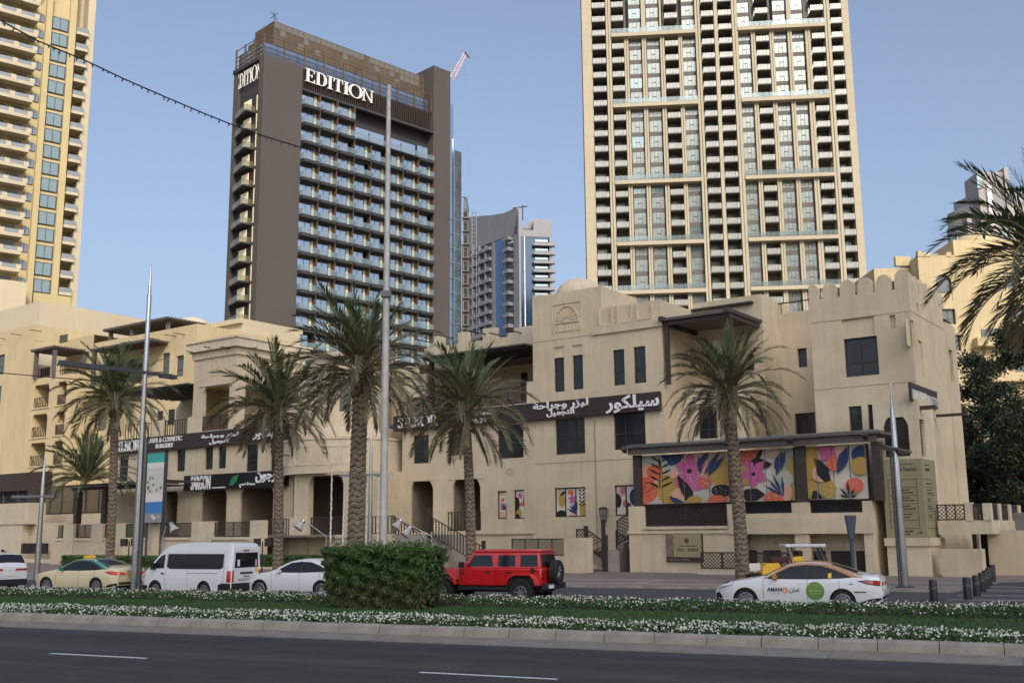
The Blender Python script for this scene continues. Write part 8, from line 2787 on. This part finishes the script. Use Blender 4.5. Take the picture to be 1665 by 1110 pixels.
def revolve_y(mb, prof, c, n=28):
    """prof (r,y) around the y axis"""
    k = len(mb.v); m = len(prof)
    for i in range(n):
        t = 2 * PI * i / n
        for r, y in prof: mb.v.append((c[0] + r * math.cos(t), c[1] + y, c[2] + r * math.sin(t)))
    for i in range(n):
        j = (i + 1) % n
        for q in range(m - 1):
            mb.f.append((k + i * m + q, k + j * m + q, k + j * m + q + 1, k + i * m + q + 1)); mb.m.append(mb.mi)
def wheel(parent, x, y, r, wd, rimr, spokes, sd, rimm=ALLOY, sw=.05, name='wheel', chunky=False):
    mb = MB()
    o = wd / 2
    prof = [(rimr * .98, -o * .8), (r * .93, -o), (r * .985, -o * .8), (r, -o * .5), (r, o * .5), (r * .985, o * .8), (r * .93, o), (rimr * .98, o * .8)]
    revolve_y(mb, prof, (x, y, r), 32)
    if chunky:
        for i in range(26):
            t = 2 * PI * i / 26
            c = (x + r * math.cos(t), r + r * math.sin(t))
            for yy in (-o * .6, o * .2): 
                mb.box(c[0] - .03, c[0] + .03, y + yy, y + yy + o * .5, c[1] - .03, c[1] + .03)
    w_ = mb.build(name, RUBBER, parent, smooth=True)
    mb = MB()
    yf = y + sd * o * .62
    revolve_y(mb, [(rimr, -.02), (rimr, .03), (rimr * .92, .035), (rimr * .9, -.0)], (x, yf - (.0 if sd > 0 else .015), r), 28)
    for i in range(spokes):
        t = 2 * PI * i / spokes + .2
        ct, st = math.cos(t), math.sin(t)
        p = Vector((x + ct * rimr * .14, yf, r + st * rimr * .14)); q = Vector((x + ct * rimr * .93, yf + sd * .01, r + st * rimr * .93))
        n_ = Vector((-st, 0, ct)) * sw * .5; e_ = Vector((0, sd * .02, 0))
        mb.hexa([tuple(p - n_ * 1.2 - e_), tuple(q - n_ - e_), tuple(q - n_ + e_), tuple(p - n_ * 1.2 + e_), tuple(p + n_ * 1.2 - e_), tuple(q + n_ - e_), tuple(q + n_ + e_), tuple(p + n_ * 1.2 + e_)])
    revolve_y(mb, [(0, .03 * sd), (rimr * .2, .025 * sd), (rimr * .22, 0)], (x, yf, r), 16)
    mb.build('rim', rimm, w_)
    mb = MB(); revolve_y(mb, [(0, 0), (rimr * .97, 0)], (x, y + sd * o * .25, r), 24); mb.build('hub_shadow_plate', TRIMB, w_)  # black disc stands for the shade behind the spokes
    return w_
def vehicle(name, label, cat, px_front_wheel, py, b, sh_off, rot=0.0, z=0.0):
    """near-side front wheel seen at picture px; b is the distance row of the near side"""
    a, _ = RF.onb(px_front_wheel, py, b)
    o = bpy.data.objects.new(name, None); COL.objects.link(o)
    ang = RF.t + PI + rot
    fx, fy = math.cos(ang), math.sin(ang)
    lx, ly = -fy, fx
    X_, Y_ = RF.xy(a, b)
    # front wheel local: (sh_off[0], +sh_off[1])
    o.location = (X_ - fx * sh_off[0] - lx * sh_off[1], Y_ - fy * sh_off[0] - ly * sh_off[1], z)
    o.rotation_euler = (0, 0, ang)
    tag(o, label, cat)
    OFF[o.name] = (0, 0, 0)
    return o
def rear_text(parent, body, x, y0, y1, z0, z1, m, bold=.02):
    """lettering on a face looking backwards (-x): runs along -y"""
    t = text_mb(body, abs(y1 - y0), z1 - z0, 0, 0, 0, .008, bold)
    t.v = [(x - abs(v[1]) , max(y0, y1) - v[0], z0 + v[2]) for v in t.v]
    return t.build('lettering', m, parent)
def side_text(parent, body, S_, f0, f1, z0, z1, m, bold=.02, name='lettering', out=.012):
    """lettering on the left flank, reads from the nose backwards"""
    t = text_mb(body, f1 - f0, z1 - z0, 0, 0, 0, .005, bold)
    t.v = [(S_.L / 2 - (f0 + v[0]), S_.w(f0 + v[0], z0 + v[2]) + out, z0 + v[2]) for v in t.v]
    return t.build(name, m, parent)

def saloon(t, paint, roofp, wheelm, spokes, lit=False, L=4.88, W=1.84, lex=False, wsw=.05):
    top = [(0, .62), (.06, .70), (.3, .80), (.9, .925), (1.35, .985), (1.62, 1.08), (2.1, 1.33), (2.45, 1.42), (2.9, 1.445), (3.35, 1.41), (3.8, 1.27), (4.25, 1.10), (4.5, 1.085), (4.75, 1.07), (4.85, .98), (4.88, .90)]
    S_ = Shell(L, W, top, .96, 3.785, .375, .335, belt=.93, roof=1.445, tum=.70)
    S_.build(paint, t)
    # roof overlay (own colour) and glasshouse
    rt_ = [(1.50, .985), (1.75, 1.10), (2.15, 1.315), (2.5, 1.395), (2.9, 1.413), (3.35, 1.378), (3.8, 1.235), (4.2, 1.075), (4.38, 1.03)]
    rb_ = [(1.50, .97), (2.8, .965), (3.7, 1.0), (4.0, 1.02), (4.38, 1.025)]
    if roofp is not paint:
        S_.side('roof_side', roofp, t, rt_, rb_, out=.003, rows=5)
        S_.over('roof_panel', roofp, t, 2.12, 3.5, -.99, .99, .003)
        S_.over('roof_panel', roofp, t, 3.5, 4.36, -1.0, -.80, .003); S_.over('roof_panel', roofp, t, 3.5, 4.36, .80, 1.0, .003)
        S_.over('roof_panel', roofp, t, 1.55, 2.12, -1.0, -.92, .003); S_.over('roof_panel', roofp, t, 1.55, 2.12, .92, 1.0, .003)
    S_.side('glass_surround', TRIMB, t, [(1.66, 1.0), (1.95, 1.155), (2.3, 1.325), (2.75, 1.375), (3.2, 1.355), (3.6, 1.24), (3.98, 1.075), (4.06, 1.04)], [(1.66, .965), (2.8, .965), (3.7, .99), (4.06, 1.025)], out=.007, rows=4)
    S_.side('side_window', CARGL, t, [(1.75, 1.02), (2.3, 1.295), (2.74, 1.35)], [(1.75, .99), (2.74, .985)], out=.011)
    S_.side('side_window', CARGL, t, [(2.84, 1.352), (3.2, 1.33), (3.52, 1.245)], [(2.84, .988), (3.52, 1.0)], out=.011)
    S_.side('quarter_window', CARGL, t, [(3.56, 1.23), (3.95, 1.065)], [(3.56, 1.0), (3.95, 1.035)], out=.011)
    S_.over('windscreen', CARGL, t, 1.50, 2.12, -.90, .90, .010, inset0=0.0)
    S_.over('rear_window', CARGL, t, 3.50, 4.20, -.80, .80, .010)
    # shut lines, handles, sill, lamps
    for f in (1.50, 2.79, 3.70):
        S_.side('shut_line', TRIMB, t, [(f, .96), (f + .012, .96)], [(f, .30), (f + .012, .30)], out=.002, rows=8)
    S_.side('shut_line', TRIMB, t, [(1.5, .305), (3.4, .305)], [(1.5, .293), (3.4, .293)], out=.002, rows=1)
    for f in (2.50, 3.42): S_.side('door_handle', paint, t, [(f, .865), (f + .2, .865)], [(f, .84), (f + .2, .84)], out=.03, rows=1)
    S_.side('sill_trim', TRIMB, t, [(1.36, .27), (3.38, .27)], [(1.36, .235), (3.38, .235)], out=.004, rows=1)
    S_.side('headlamp', LAMPW, t, [(.10, .70), (.35, .76), (.62, .80)], [(.10, .64), (.35, .69), (.62, .775)], out=.008)
    S_.side('lower_intake', TRIMB, t, [(.02, .52), (.16, .56), (.28, .36)], [(.02, .30), (.16, .29), (.28, .29)], out=.006)
    S_.side('tail_lamp_surround', TRIMB, t, [(4.22, .93), (4.5, .955), (4.86, .93)], [(4.22, .92), (4.5, .83), (4.86, .78)], out=.005)
    S_.side('tail_lamp', LAMPRL if lit else LAMPR, t, [(4.34, .925), (4.6, .93), (4.86, .905)], [(4.34, .90), (4.6, .845), (4.86, .81)], out=.010)
    S_.side('rear_valance', TRIMB, t, [(4.2, .30), (4.55, .42), (4.86, .46)], [(4.2, .29), (4.55, .29), (4.86, .37)], out=.005)
    xr = -L / 2
    MB().box(xr - .012, xr - .0, -.72, .72, .40, .50).build('rear_diffuser', TRIMB, t)
    MB().box(xr - .05, xr + .02, -.80, .80, .50, .66).build('rear_bumper', paint, t)
    for sg in (-1, 1): MB().box(xr - .018, xr, sg * .42 if sg > 0 else -.74, .74 if sg > 0 else -.42, .80, .90).build('tail_lamp', LAMPRL if lit else LAMPR, t)
    MB().box(xr - .012, xr - .001, -.41, .41, .815, .84).build('chrome_bar', STEEL, t)
    MB().box(xr - .016, xr - .001, -.26, .26, .68, .78).build('number_plate', YELLOW if lit else PLATEW, t)
    for sd in (1, -1):
        m = MB(); yy = S_.w(1.8, .98) * sd
        m.hexa([(L / 2 - 1.95, yy, .96), (L / 2 - 1.78, yy, .96), (L / 2 - 1.82, yy + sd * .2, .97), (L / 2 - 1.93, yy + sd * .2, .97), (L / 2 - 1.95, yy, 1.06), (L / 2 - 1.78, yy, 1.04), (L / 2 - 1.82, yy + sd * .19, 1.1), (L / 2 - 1.93, yy + sd * .19, 1.11)])
        m.build('door_mirror', roofp if roofp is not paint else paint, t)
    MB().box(-L / 2 + .35, L / 2 - .3, -W / 2 + .26, W / 2 - .26, .18, .85).build('underbody', TRIMB, t)
    for x in (L / 2 - .96, L / 2 - 3.785):
        for sd in (1, -1): wheel(t, x, sd * (W / 2 - .125), .335, .22, .232, spokes, sd, wheelm, wsw)
    return S_
# white taxi with copper roof
t = vehicle('taxi', 'white saloon taxi with copper coloured roof and a round green door sticker', 'taxi', 1214, 985, 32.98 + .0, (4.88 / 2 - .96, .8), 0.0)
S_ = saloon(t, PWHITE, PORANGE, ALLOYD, 10, wsw=.075)
side_text(t, 'AMAN', S_, 1.62, 2.06, .60, .72, TRIMB, .03)
side_text(t, shape('امان'), S_, 2.28, 2.56, .56, .72, TRIMB, .02)
side_text(t, 'TAXI', S_, 1.72, 2.0, .53, .56, SILVER, .0)
def side_disc(t, S_, f, z, r, r2, m, name, out):
    mb = MB(); n = 28
    for i in range(n):
        a, b = 2 * PI * i / n, 2 * PI * (i + 1) / n
        if r2 <= 0:
            for k in range(3):
                ra_, rb2 = r * k / 3, r * (k + 1) / 3
                q = [(f + rr_ * math.cos(x), z + rr_ * math.sin(x)) for rr_, x in ((ra_, a), (rb2, a), (rb2, b), (ra_, b))]
                mb.quad(*[(S_.L / 2 - u, S_.w(u, v) + out, v) for u, v in q])
        else:
            q = [(f + rr_ * math.cos(x), z + rr_ * math.sin(x)) for rr_, x in ((r2, a), (r, a), (r, b), (r2, b))]
            mb.quad(*[(S_.L / 2 - u, S_.w(u, v) + out, v) for u, v in q])
    mb.build(name, m, t)
side_disc(t, S_, 2.16, .64, .085, .045, mat('orange_print', (.75, .28, .05), .5), 'logo_ring', .011)
side_disc(t, S_, 2.16, .64, .022, 0, MATS['orange_print'], 'logo_dot', .012)
side_disc(t, S_, 3.02, .63, .265, 0, mat('green_sticker', (.13, .24, .05), .5), 'green_sticker', .010)
side_text(t, '~3', S_, 2.84, 3.2, .62, .665, mat('pale_green_print', (.45, .6, .35), .5), .02, out=.014)
side_text(t, '~4', S_, 2.86, 3.18, .56, .585, MATS['pale_green_print'], .0, out=.014)
side_text(t, '9357', S_, 3.98, 4.12, .82, .86, TRIMB, .02)
side_text(t, '~5', S_, 4.12, 4.46, .60, .645, TRIMB, .02)
S_.side('yellow_print', YELLOW, t, [(3.4, 1.12), (3.5, 1.16)], [(3.4, 1.01), (3.5, 1.0)], .014, (1,), 1)
m = MB(); m.prism([(-.16, 1.47), (.16, 1.47), (.10, 1.60), (-.10, 1.60)], -.2, .2); m.build('roof_sign', YELLOW, t)
MB().box(-.06, .06, -.21, -.203, 1.5, 1.56).build('roof_sign_panel', TRIMB, t)
# cream taxi with green roof
t = vehicle('taxi', 'cream saloon taxi with green roof and lit red tail lamps at the left', 'taxi', 77, 962, 34.6, (4.88 / 2 - .96, .8), 0.0)
S_ = saloon(t, PCREAM, PGREEN, ALLOYD, 7, lit=True, wsw=.09)
rear_text(t, '~5', -2.452, -.3, .3, .93, .965, mat('red_print', (.35, .02, .02), .5))
m = MB(); m.prism([(-.16, 1.47), (.16, 1.47), (.10, 1.58), (-.10, 1.58)], -.22, .22); m.build('roof_sign', YELLOW, t)
# white saloon half hidden by the shrub
t = vehicle('saloon_car', 'white executive saloon with multi spoke wheels partly hidden by the big shrub', 'car', 424, 966, 34.5, (4.88 / 2 - .96, .8), 0.0)
S_ = saloon(t, PWHITE, PWHITE, ALLOY, 10, wsw=.03)
# white van
t = vehicle('passenger_van', 'white high roof passenger van with dark windows seen from its rear left corner', 'van', 253, 968, 33.6, ((5.23 / 2 - .95) * .9, .82), -.05)
t.scale = (.9, .95, .935)
top = [(0, .78), (.08, .92), (.35, 1.10), (.62, 1.32), (1.15, 1.86), (1.55, 2.14), (2.1, 2.24), (3.5, 2.26), (4.9, 2.25), (5.12, 2.19), (5.20, 2.08), (5.23, 2.02)]
L = 5.23
V_ = Shell(L, 1.88, top, .95, 3.75, .385, .335, sill=.28, belt=1.12, roof=2.27, tum=.84, fp=.6, fk=.2, rp=.25, rk=.07, camber=.03, low=.96)
V_.build(PWHITE, t)
V_.side('side_window', CARGL, t, [(.72, 1.28), (1.18, 1.72), (1.42, 1.78)], [(.72, 1.20), (1.42, 1.20)], .008)
V_.side('window_band', TRIMB, t, [(1.58, 1.80), (4.78, 1.80)], [(1.58, 1.26), (1.75, 1.18), (4.6, 1.18), (4.78, 1.24)], .006)
for f0, f1 in ((1.66, 2.75), (2.80, 3.85), (3.90, 4.70)): V_.side('side_window', CARGL, t, [(f0, 1.76), (f1, 1.76)], [(f0, 1.24), (f1, 1.22)], .011)
V_.over('windscreen', CARGL, t, .66, 1.42, -.90, .90, .010)
V_.side('headlamp', LAMPW, t, [(.04, .98), (.3, 1.06)], [(.04, .74), (.3, .80)], .008)
V_.side('front_bumper', TRIMB, t, [(.0, .50), (.5, .50)], [(.0, .30), (.5, .30)], .008)
V_.side('rear_bumper_side', TRIMB, t, [(4.55, .56), (4.75, .62), (5.2, .62)], [(4.55, .28), (5.2, .32)], .010)
for f in (1.52, 2.78, 4.82): V_.side('shut_line', TRIMB, t, [(f, 1.95), (f + .012, 1.95)], [(f, .34), (f + .012, .34)], .003, rows=8)
V_.side('slide_rail', TRIMB, t, [(2.8, 1.02), (4.5, 1.02)], [(2.8, 1.0), (4.5, 1.0)], .003, rows=1)
V_.side('door_handle', TRIMB, t, [(1.28, 1.02), (1.46, 1.02)], [(1.28, .95), (1.46, .95)], .02, rows=1)
xr = -L / 2
V_.side('tail_lamp', LAMPR, t, [(5.02, 1.12), (5.21, 1.12)], [(5.02, .66), (5.21, .66)], .012)
MB().box(xr - .03, xr + .02, -.86, .86, .32, .62).build('rear_bumper', TRIMB, t)
MB().prismx([(-.70, 1.24), (.70, 1.24), (.66, 1.84), (-.66, 1.84)], xr - .012, xr - .001).build('rear_window', CARGL, t)
for sg in (-1, 1): MB().box(xr - .02, xr - .002, sg * .80 - .045, sg * .80 + .045, .66, 1.12).build('tail_lamp', LAMPR, t)
MB().box(xr - .02, xr - .002, -.12, .22, 1.90, 1.95).build('brake_lamp', LAMPR, t)
MB().box(xr - .03, xr - .002, -.38, .38, .98, 1.06).build('plate_recess', TRIMB, t)
MB().box(xr - .02, xr - .002, -.24, .24, .84, .96).build('number_plate', PLATEW, t)
rear_text(t, '~3', xr - .024, -.18, .18, .87, .93, TRIMB)
mb = MB()
for i in range(8):
    y = .42 - i * .12; sg = 1 if i < 4 else -1
    mb.hexa([(xr - .012, y, .70), (xr - .002, y, .70), (xr - .002, y - .05, .70), (xr - .012, y - .05, .70), (xr - .012, y + sg * .05, .745), (xr - .002, y + sg * .05, .745), (xr - .002, y - .05 + sg * .05, .745), (xr - .012, y - .05 + sg * .05, .745)])
    mb.hexa([(xr - .012, y + sg * .05, .746), (xr - .002, y + sg * .05, .746), (xr - .002, y - .05 + sg * .05, .746), (xr - .012, y - .05 + sg * .05, .746), (xr - .012, y, .79), (xr - .002, y, .79), (xr - .002, y - .05, .79), (xr - .012, y - .05, .79)])
mb.build('reflective_chevrons', TRIMB, t)
MB().box(xr - .014, xr - .002, -.72, -.52, 1.04, 1.2).build('yellow_notice', YELLOW, t)
MB().box(xr - .018, xr - .013, .42, .56, 1.30, 1.56).build('window_notice', PLATEW, t)
MB().box(xr - .018, xr - .013, -.62, -.52, 1.28, 1.56).build('window_notice', mat('pink_notice', (.6, .3, .3), .6), t)
MB().box(-L / 2 + .3, L / 2 - .3, -.66, .66, .2, 1.0).build('underbody', TRIMB, t)
for sd in (1, -1):
    MB().box(L / 2 - .95, L / 2 - .82, sd * .95 - .07, sd * .95 + .07 + sd * .1, 1.15, 1.42).build('door_mirror', TRIMB, t)
    for x in (L / 2 - .95, L / 2 - 3.75): wheel(t, x, sd * .82, .335, .2, .215, 7, sd, ALLOYD, .08)
# white SUV cut by the left edge
t = vehicle('suv_car', 'white sport utility car seen from behind, cut off by the left edge', 'car', -94, 960, 34.6, (4.9 / 2 - .95, .86), -.20)
top = [(0, .80), (.1, .92), (.5, 1.05), (1.2, 1.14), (1.5, 1.26), (2.1, 1.62), (2.6, 1.70), (3.6, 1.72), (4.4, 1.64), (4.62, 1.55), (4.80, 1.22), (4.88, 1.10), (4.9, 1.05)]
L = 4.9
U_ = Shell(L, 1.92, top, .95, 3.75, .41, .37, sill=.28, belt=1.08, roof=1.73, tum=.74, fp=.6, fk=.25, rp=.4, rk=.12)
U_.build(PWHITE, t)
U_.side('side_window', CARGL, t, [(1.75, 1.2), (2.3, 1.55), (2.8, 1.6), (3.9, 1.58), (4.4, 1.42)], [(1.75, 1.12), (4.4, 1.2)], .009)
U_.over('rear_window', CARGL, t, 4.55, 4.80, -.92, .92, .012)
U_.over('windscreen', CARGL, t, 1.48, 2.1, -.9, .9, .010)
xr = -L / 2
U_.side('tail_lamp', LAMPR, t, [(4.45, 1.08), (4.88, 1.06)], [(4.45, 1.02), (4.88, .94)], .012)
for sg in (-1, 1): MB().box(xr - .02, xr, sg * .3 if sg > 0 else -.82, .82 if sg > 0 else -.3, .93, 1.02).build('tail_lamp', LAMPR, t)
MB().box(xr - .05, xr + .03, -.84, .84, .30, .56).build('rear_bumper', TRIMB, t)
MB().box(xr - .02, xr - .001, -.3, .3, .70, .84).build('number_plate', PLATEW, t)
U_.side('wheel_arch_trim', TRIMB, t, [(4.2, .5), (4.88, .56)], [(4.2, .29), (4.88, .40)], .008)
MB().prism([(xr + .35, 1.72), (xr + .75, 1.74), (xr + .7, 1.86)], -.03, .03).build('roof_aerial', TRIMB, t)
MB().box(-L / 2 + .3, L / 2 - .3, -.68, .68, .2, .9).build('underbody', TRIMB, t)
for sd in (1, -1):
    for x in (L / 2 - .95, L / 2 - 3.75): wheel(t, x, sd * .84, .37, .24, .25, 6, sd, ALLOYD, .08)
# red off-road car
t = vehicle('offroad_car', 'red boxy four door off-road car with black arches and a rear mounted spare wheel', 'car', 719, 972, 33.35, (1.55, .80), 0.0)
HB = 1.84
def hx(x0, x1, w0b, w1b, w0t, w1t, z0, z1, x0t=None, x1t=None):
    x0t = x0 if x0t is None else x0t; x1t = x1 if x1t is None else x1t
    return [(x0, -w0b, z0), (x1, -w1b, z0), (x1, w1b, z0), (x0, w0b, z0), (x0t, -w0t, z1), (x1t, -w1t, z1), (x1t, w1t, z1), (x0t, w0t, z1)]
def bev(mb, name, m, parent, w_=.03):
    o = mb.build(name, m, parent)
    bv = o.modifiers.new('bevel', 'BEVEL'); bv.width = w_; bv.segments = 3; bv.limit_method = 'ANGLE'
    o.data.polygons.foreach_set('use_smooth', [True] * len(o.data.polygons))
    try: o.data.set_sharp_from_angle(angle=R(60))
    except Exception: pass
    return o
bev(MB().hexa(hx(-2.15, .95, .78, .78, .765, .775, .62, 1.22)), 'body', PRED, t, .05)
bev(MB().hexa(hx(.90, 2.12, .74, .60, .70, .56, .78, 1.20, .90, 2.08)), 'bonnet', PRED, t, .05)
bev(MB().hexa(hx(2.08, 2.16, .60, .60, .57, .57, .74, 1.14)), 'grille', PRED, t, .02)
bev(MB().hexa(hx(-2.13, .86, .765, .765, .68, .66, 1.20, 1.74, -2.04, .42)), 'cabin', PRED, t, .035)
bev(MB().hexa(hx(-2.08, .46, .70, .68, .68, .66, 1.742, 1.83, -2.05, .40)), 'hardtop', PRED, t, .03)
def cab(y, z): return y * (.765 - (.765 - .67) * (z - 1.20) / .54)
for sd in (1, -1):
    for name, pts in (('side_window', [(.22, 1.27), (.62, 1.27), (.36, 1.64), (-.30, 1.64), (-.38, 1.27)]), ('side_window', [(-.56, 1.27), (-.56, 1.64), (-1.18, 1.64), (-1.20, 1.27)]), ('rear_side_window', [(-1.38, 1.27), (-1.38, 1.65), (-1.98, 1.65), (-2.02, 1.27)])):
        mb = MB()
        c = [(x, cab(sd, z) + sd * .008, z) for x, z in pts]; d = [(x, cab(sd, z) - sd * .02, z) for x, z in pts]
        k = len(c); mb.v = c + d; mb.f = [tuple(range(k)), tuple(range(2 * k - 1, k - 1, -1))] + [(i, (i + 1) % k, k + (i + 1) % k, k + i) for i in range(k)]; mb.m = [0] * len(mb.f)
        mb.build(name, CARGL, t)
    for x in (.84, -.47, -1.28): MB().box(x, x + .012, sd * .78 - .006, sd * .78 + .006, .68, 1.2).build('shut_line', TRIMB, t)
    for x in (-.28, -1.06): MB().box(x, x + .2, sd * .785 - .02, sd * .785 + .02, 1.06, 1.10).build('door_handle', TRIMB, t)
    for x, z in ((.74, 1.08), (.74, .80), (-.54, 1.08), (-.54, .80)): MB().box(x - .07, x + .05, sd * .79 - .012, sd * .79 + .012, z - .025, z + .025).build('hinge', PRED, t)
    MB().box(-1.0, .9, sd * .80 - .08, sd * .80 + .08, .50, .60).build('side_step', TRIMB, t)
    # flares
    fl = MB(); fl.prism([(.98, .66), (1.06, .92), (1.20, 1.04), (2.05, 1.02), (2.24, .82), (2.20, .78), (2.0, .95), (1.25, .97), (1.12, .86), (1.05, .66)], min(sd * .60, sd * .94), max(sd * .60, sd * .94)); bev(fl, 'wheel_flare', PRED, t, .015)
    fl = MB(); fl.prism([(-2.02, .66), (-1.96, .90), (-1.80, 1.03), (-1.16, 1.03), (-.96, .90), (-.86, .66), (-.92, .66), (-1.02, .86), (-1.2, .97), (-1.76, .97), (-1.90, .86), (-1.96, .66)], min(sd * .70, sd * .94), max(sd * .70, sd * .94)); bev(fl, 'wheel_flare', PRED, t, .015)
    MB().prism([(-2.0, .60), (-1.9, .84), (-1.76, .96), (-1.2, .96), (-1.03, .84), (-.9, .60)], min(sd * .772, sd * .79), max(sd * .772, sd * .79)).build('arch_liner', TRIMB, t)
    m = MB(); m.tube((.72, sd * .78, 1.25), (.70, sd * .98, 1.30), .02, n=6); m.box(.66, .76, sd * 1.0 - .12, sd * 1.0 + .12, 1.22, 1.42); m.build('door_mirror', TRIMB, t)
    MB().box(-2.18, -2.155, sd * .66 - .09, sd * .66 + .09, .88, 1.08).build('tail_lamp', LAMPR, t)
    for zz_ in (0,): 
        m = MB(); revolve_y(m, [(0, .012 * sd), (.085, .01 * sd), (.09, 0)], (-1.84, sd * .782, 1.14), 16); m.build('fuel_cap', TRIMB, t)
MB().hexa([(.88, -.62, 1.25), (.90, -.62, 1.24), (.90, .62, 1.24), (.88, .62, 1.25), (.47, -.58, 1.70), (.49, -.58, 1.69), (.49, .58, 1.69), (.47, .58, 1.70)]).build('windscreen', CARGL, t)
MB().hexa([(-2.155, -.60, 1.28), (-2.13, -.60, 1.28), (-2.13, .60, 1.28), (-2.155, .60, 1.28), (-2.085, -.56, 1.66), (-2.06, -.56, 1.66), (-2.06, .56, 1.66), (-2.085, .56, 1.66)]).build('rear_window', CARGL, t)
bev(MB().box(-2.42, -2.16, -.80, .80, .52, .72), 'rear_bumper', TRIMB, t, .03)
bev(MB().box(2.18, 2.40, -.78, .78, .56, .74), 'front_bumper', TRIMB, t, .03)
MB().box(-2.44, -2.425, .36, .78, .56, .68).build('number_plate', PLATEW, t)
MB().box(-2.1, 2.0, -.55, .55, .42, .70).build('underbody', TRIMB, t)
text = text_mb('RUBICON', .52, .06, 0, 0, 0, .006, .02)
text.v = [(1.92 - v[0], .60 + .10 * (v[0] / .52) + .02, 1.10 + v[2]) for v in text.v]; text.build('bonnet_lettering', TRIMB, t)
for x in (1.55, -1.45):
    for sd in (1, -1): wheel(t, x, sd * .80, .415, .30, .225, 7, sd, ALLOY if False else ALLOYD, .06, chunky=True)
# spare wheel faces backwards
sp_ = MB(); prof = [(.22, -.12), (.38, -.14), (.415, -.1), (.415, .1), (.38, .14), (.22, .13)]
n = 30
for i in range(n):
    a = 2 * PI * i / n
    for r_, y_ in prof: sp_.v.append((-2.36 - y_, -.06 + r_ * math.cos(a), 1.06 + r_ * math.sin(a)))
for i in range(n):
    j = (i + 1) % n
    for q in range(len(prof) - 1): sp_.f.append((i * 6 + q, j * 6 + q, j * 6 + q + 1, i * 6 + q + 1)); sp_.m.append(0)
o = sp_.build('spare_wheel', RUBBER, t, smooth=True)
mb = MB()
for i in range(7):
    a = 2 * PI * i / 7
    p = Vector((-2.47, -.06, 1.06)); q = p + Vector((0, math.cos(a), math.sin(a))) * .21
    mb.tube(p, q, .035, .025, 5)
mb.build('rim', ALLOYD, o)
mb = MB(); mb.tube((-2.40, -.06, 1.06), (-2.43, -.06, 1.06), .215, n=20); mb.build('rim_back', TRIMB, o)
# service cart behind the white taxi
Yg = 50.0
xg = ony(1262, 930, Yg)[0]
t = W0.thing('golf_cart', 'yellow and white service cart with a white roof behind the white taxi', 'cart', xg, Yg, .1)
PX = lambda px: ony(px, 915, Yg)[0]
PZ = lambda py: ony(1262, py, Yg)[1]
MB().box(PX(1209), PX(1236), Yg - .02, Yg, PZ(927), PZ(915)).build('side_panel', PLATEW, t)
bev(MB().prism([(PX(1234), PZ(934)), (PX(1236), PZ(922)), (PX(1243), PZ(915)), (PX(1262), PZ(914)), (PX(1272), PZ(934))], Yg - .55, Yg + .55), 'body', YELLOW, t, .04)
bev(MB().box(PX(1208), PX(1340), Yg - .5, Yg + .6, .38, PZ(931)), 'chassis', TRIMB, t, .02)
bev(MB().box(PX(1250), PX(1277), Yg - .5, Yg + .5, PZ(914), PZ(905)), 'seat', mat('maroon_seat', (.06, .015, .015), .6), t, .04)
bev(MB().box(PX(1294), PX(1303), Yg - .35, Yg + .35, PZ(912), PZ(895)), 'backrest', TRIMB, t, .04)
bev(MB().box(PX(1273), PX(1339), Yg - .6, Yg + .6, PZ(889.5), PZ(884)), 'roof', PWHITE, t, .05)
mb = MB()
for a_, b_ in ((1276, 1283), (1283, 1290), (1330, 1343), (1325, 1334)): mb.tube((PX(a_), Yg - .5, PZ(889)), (PX(b_), Yg - .5, PZ(916)), .03, n=6)
mb.build('roof_post', TRIMB, t)
MB().hexa([(PX(1338), Yg - .5, PZ(914)), (PX(1341), Yg - .5, PZ(914)), (PX(1341), Yg + .5, PZ(914)), (PX(1338), Yg + .5, PZ(914)), (PX(1327), Yg - .5, PZ(890)), (PX(1329), Yg - .5, PZ(890)), (PX(1329), Yg + .5, PZ(890)), (PX(1327), Yg + .5, PZ(890))]).build('windscreen', BALGLASS, t)
for a_ in (1225, 1325):
    for yy, sd in ((-.45, -1), (.5, 1)):
        w_ = wheel(t, PX(a_) - 0, Yg + yy, .25, .16, .13, 5, sd, ALLOYD)
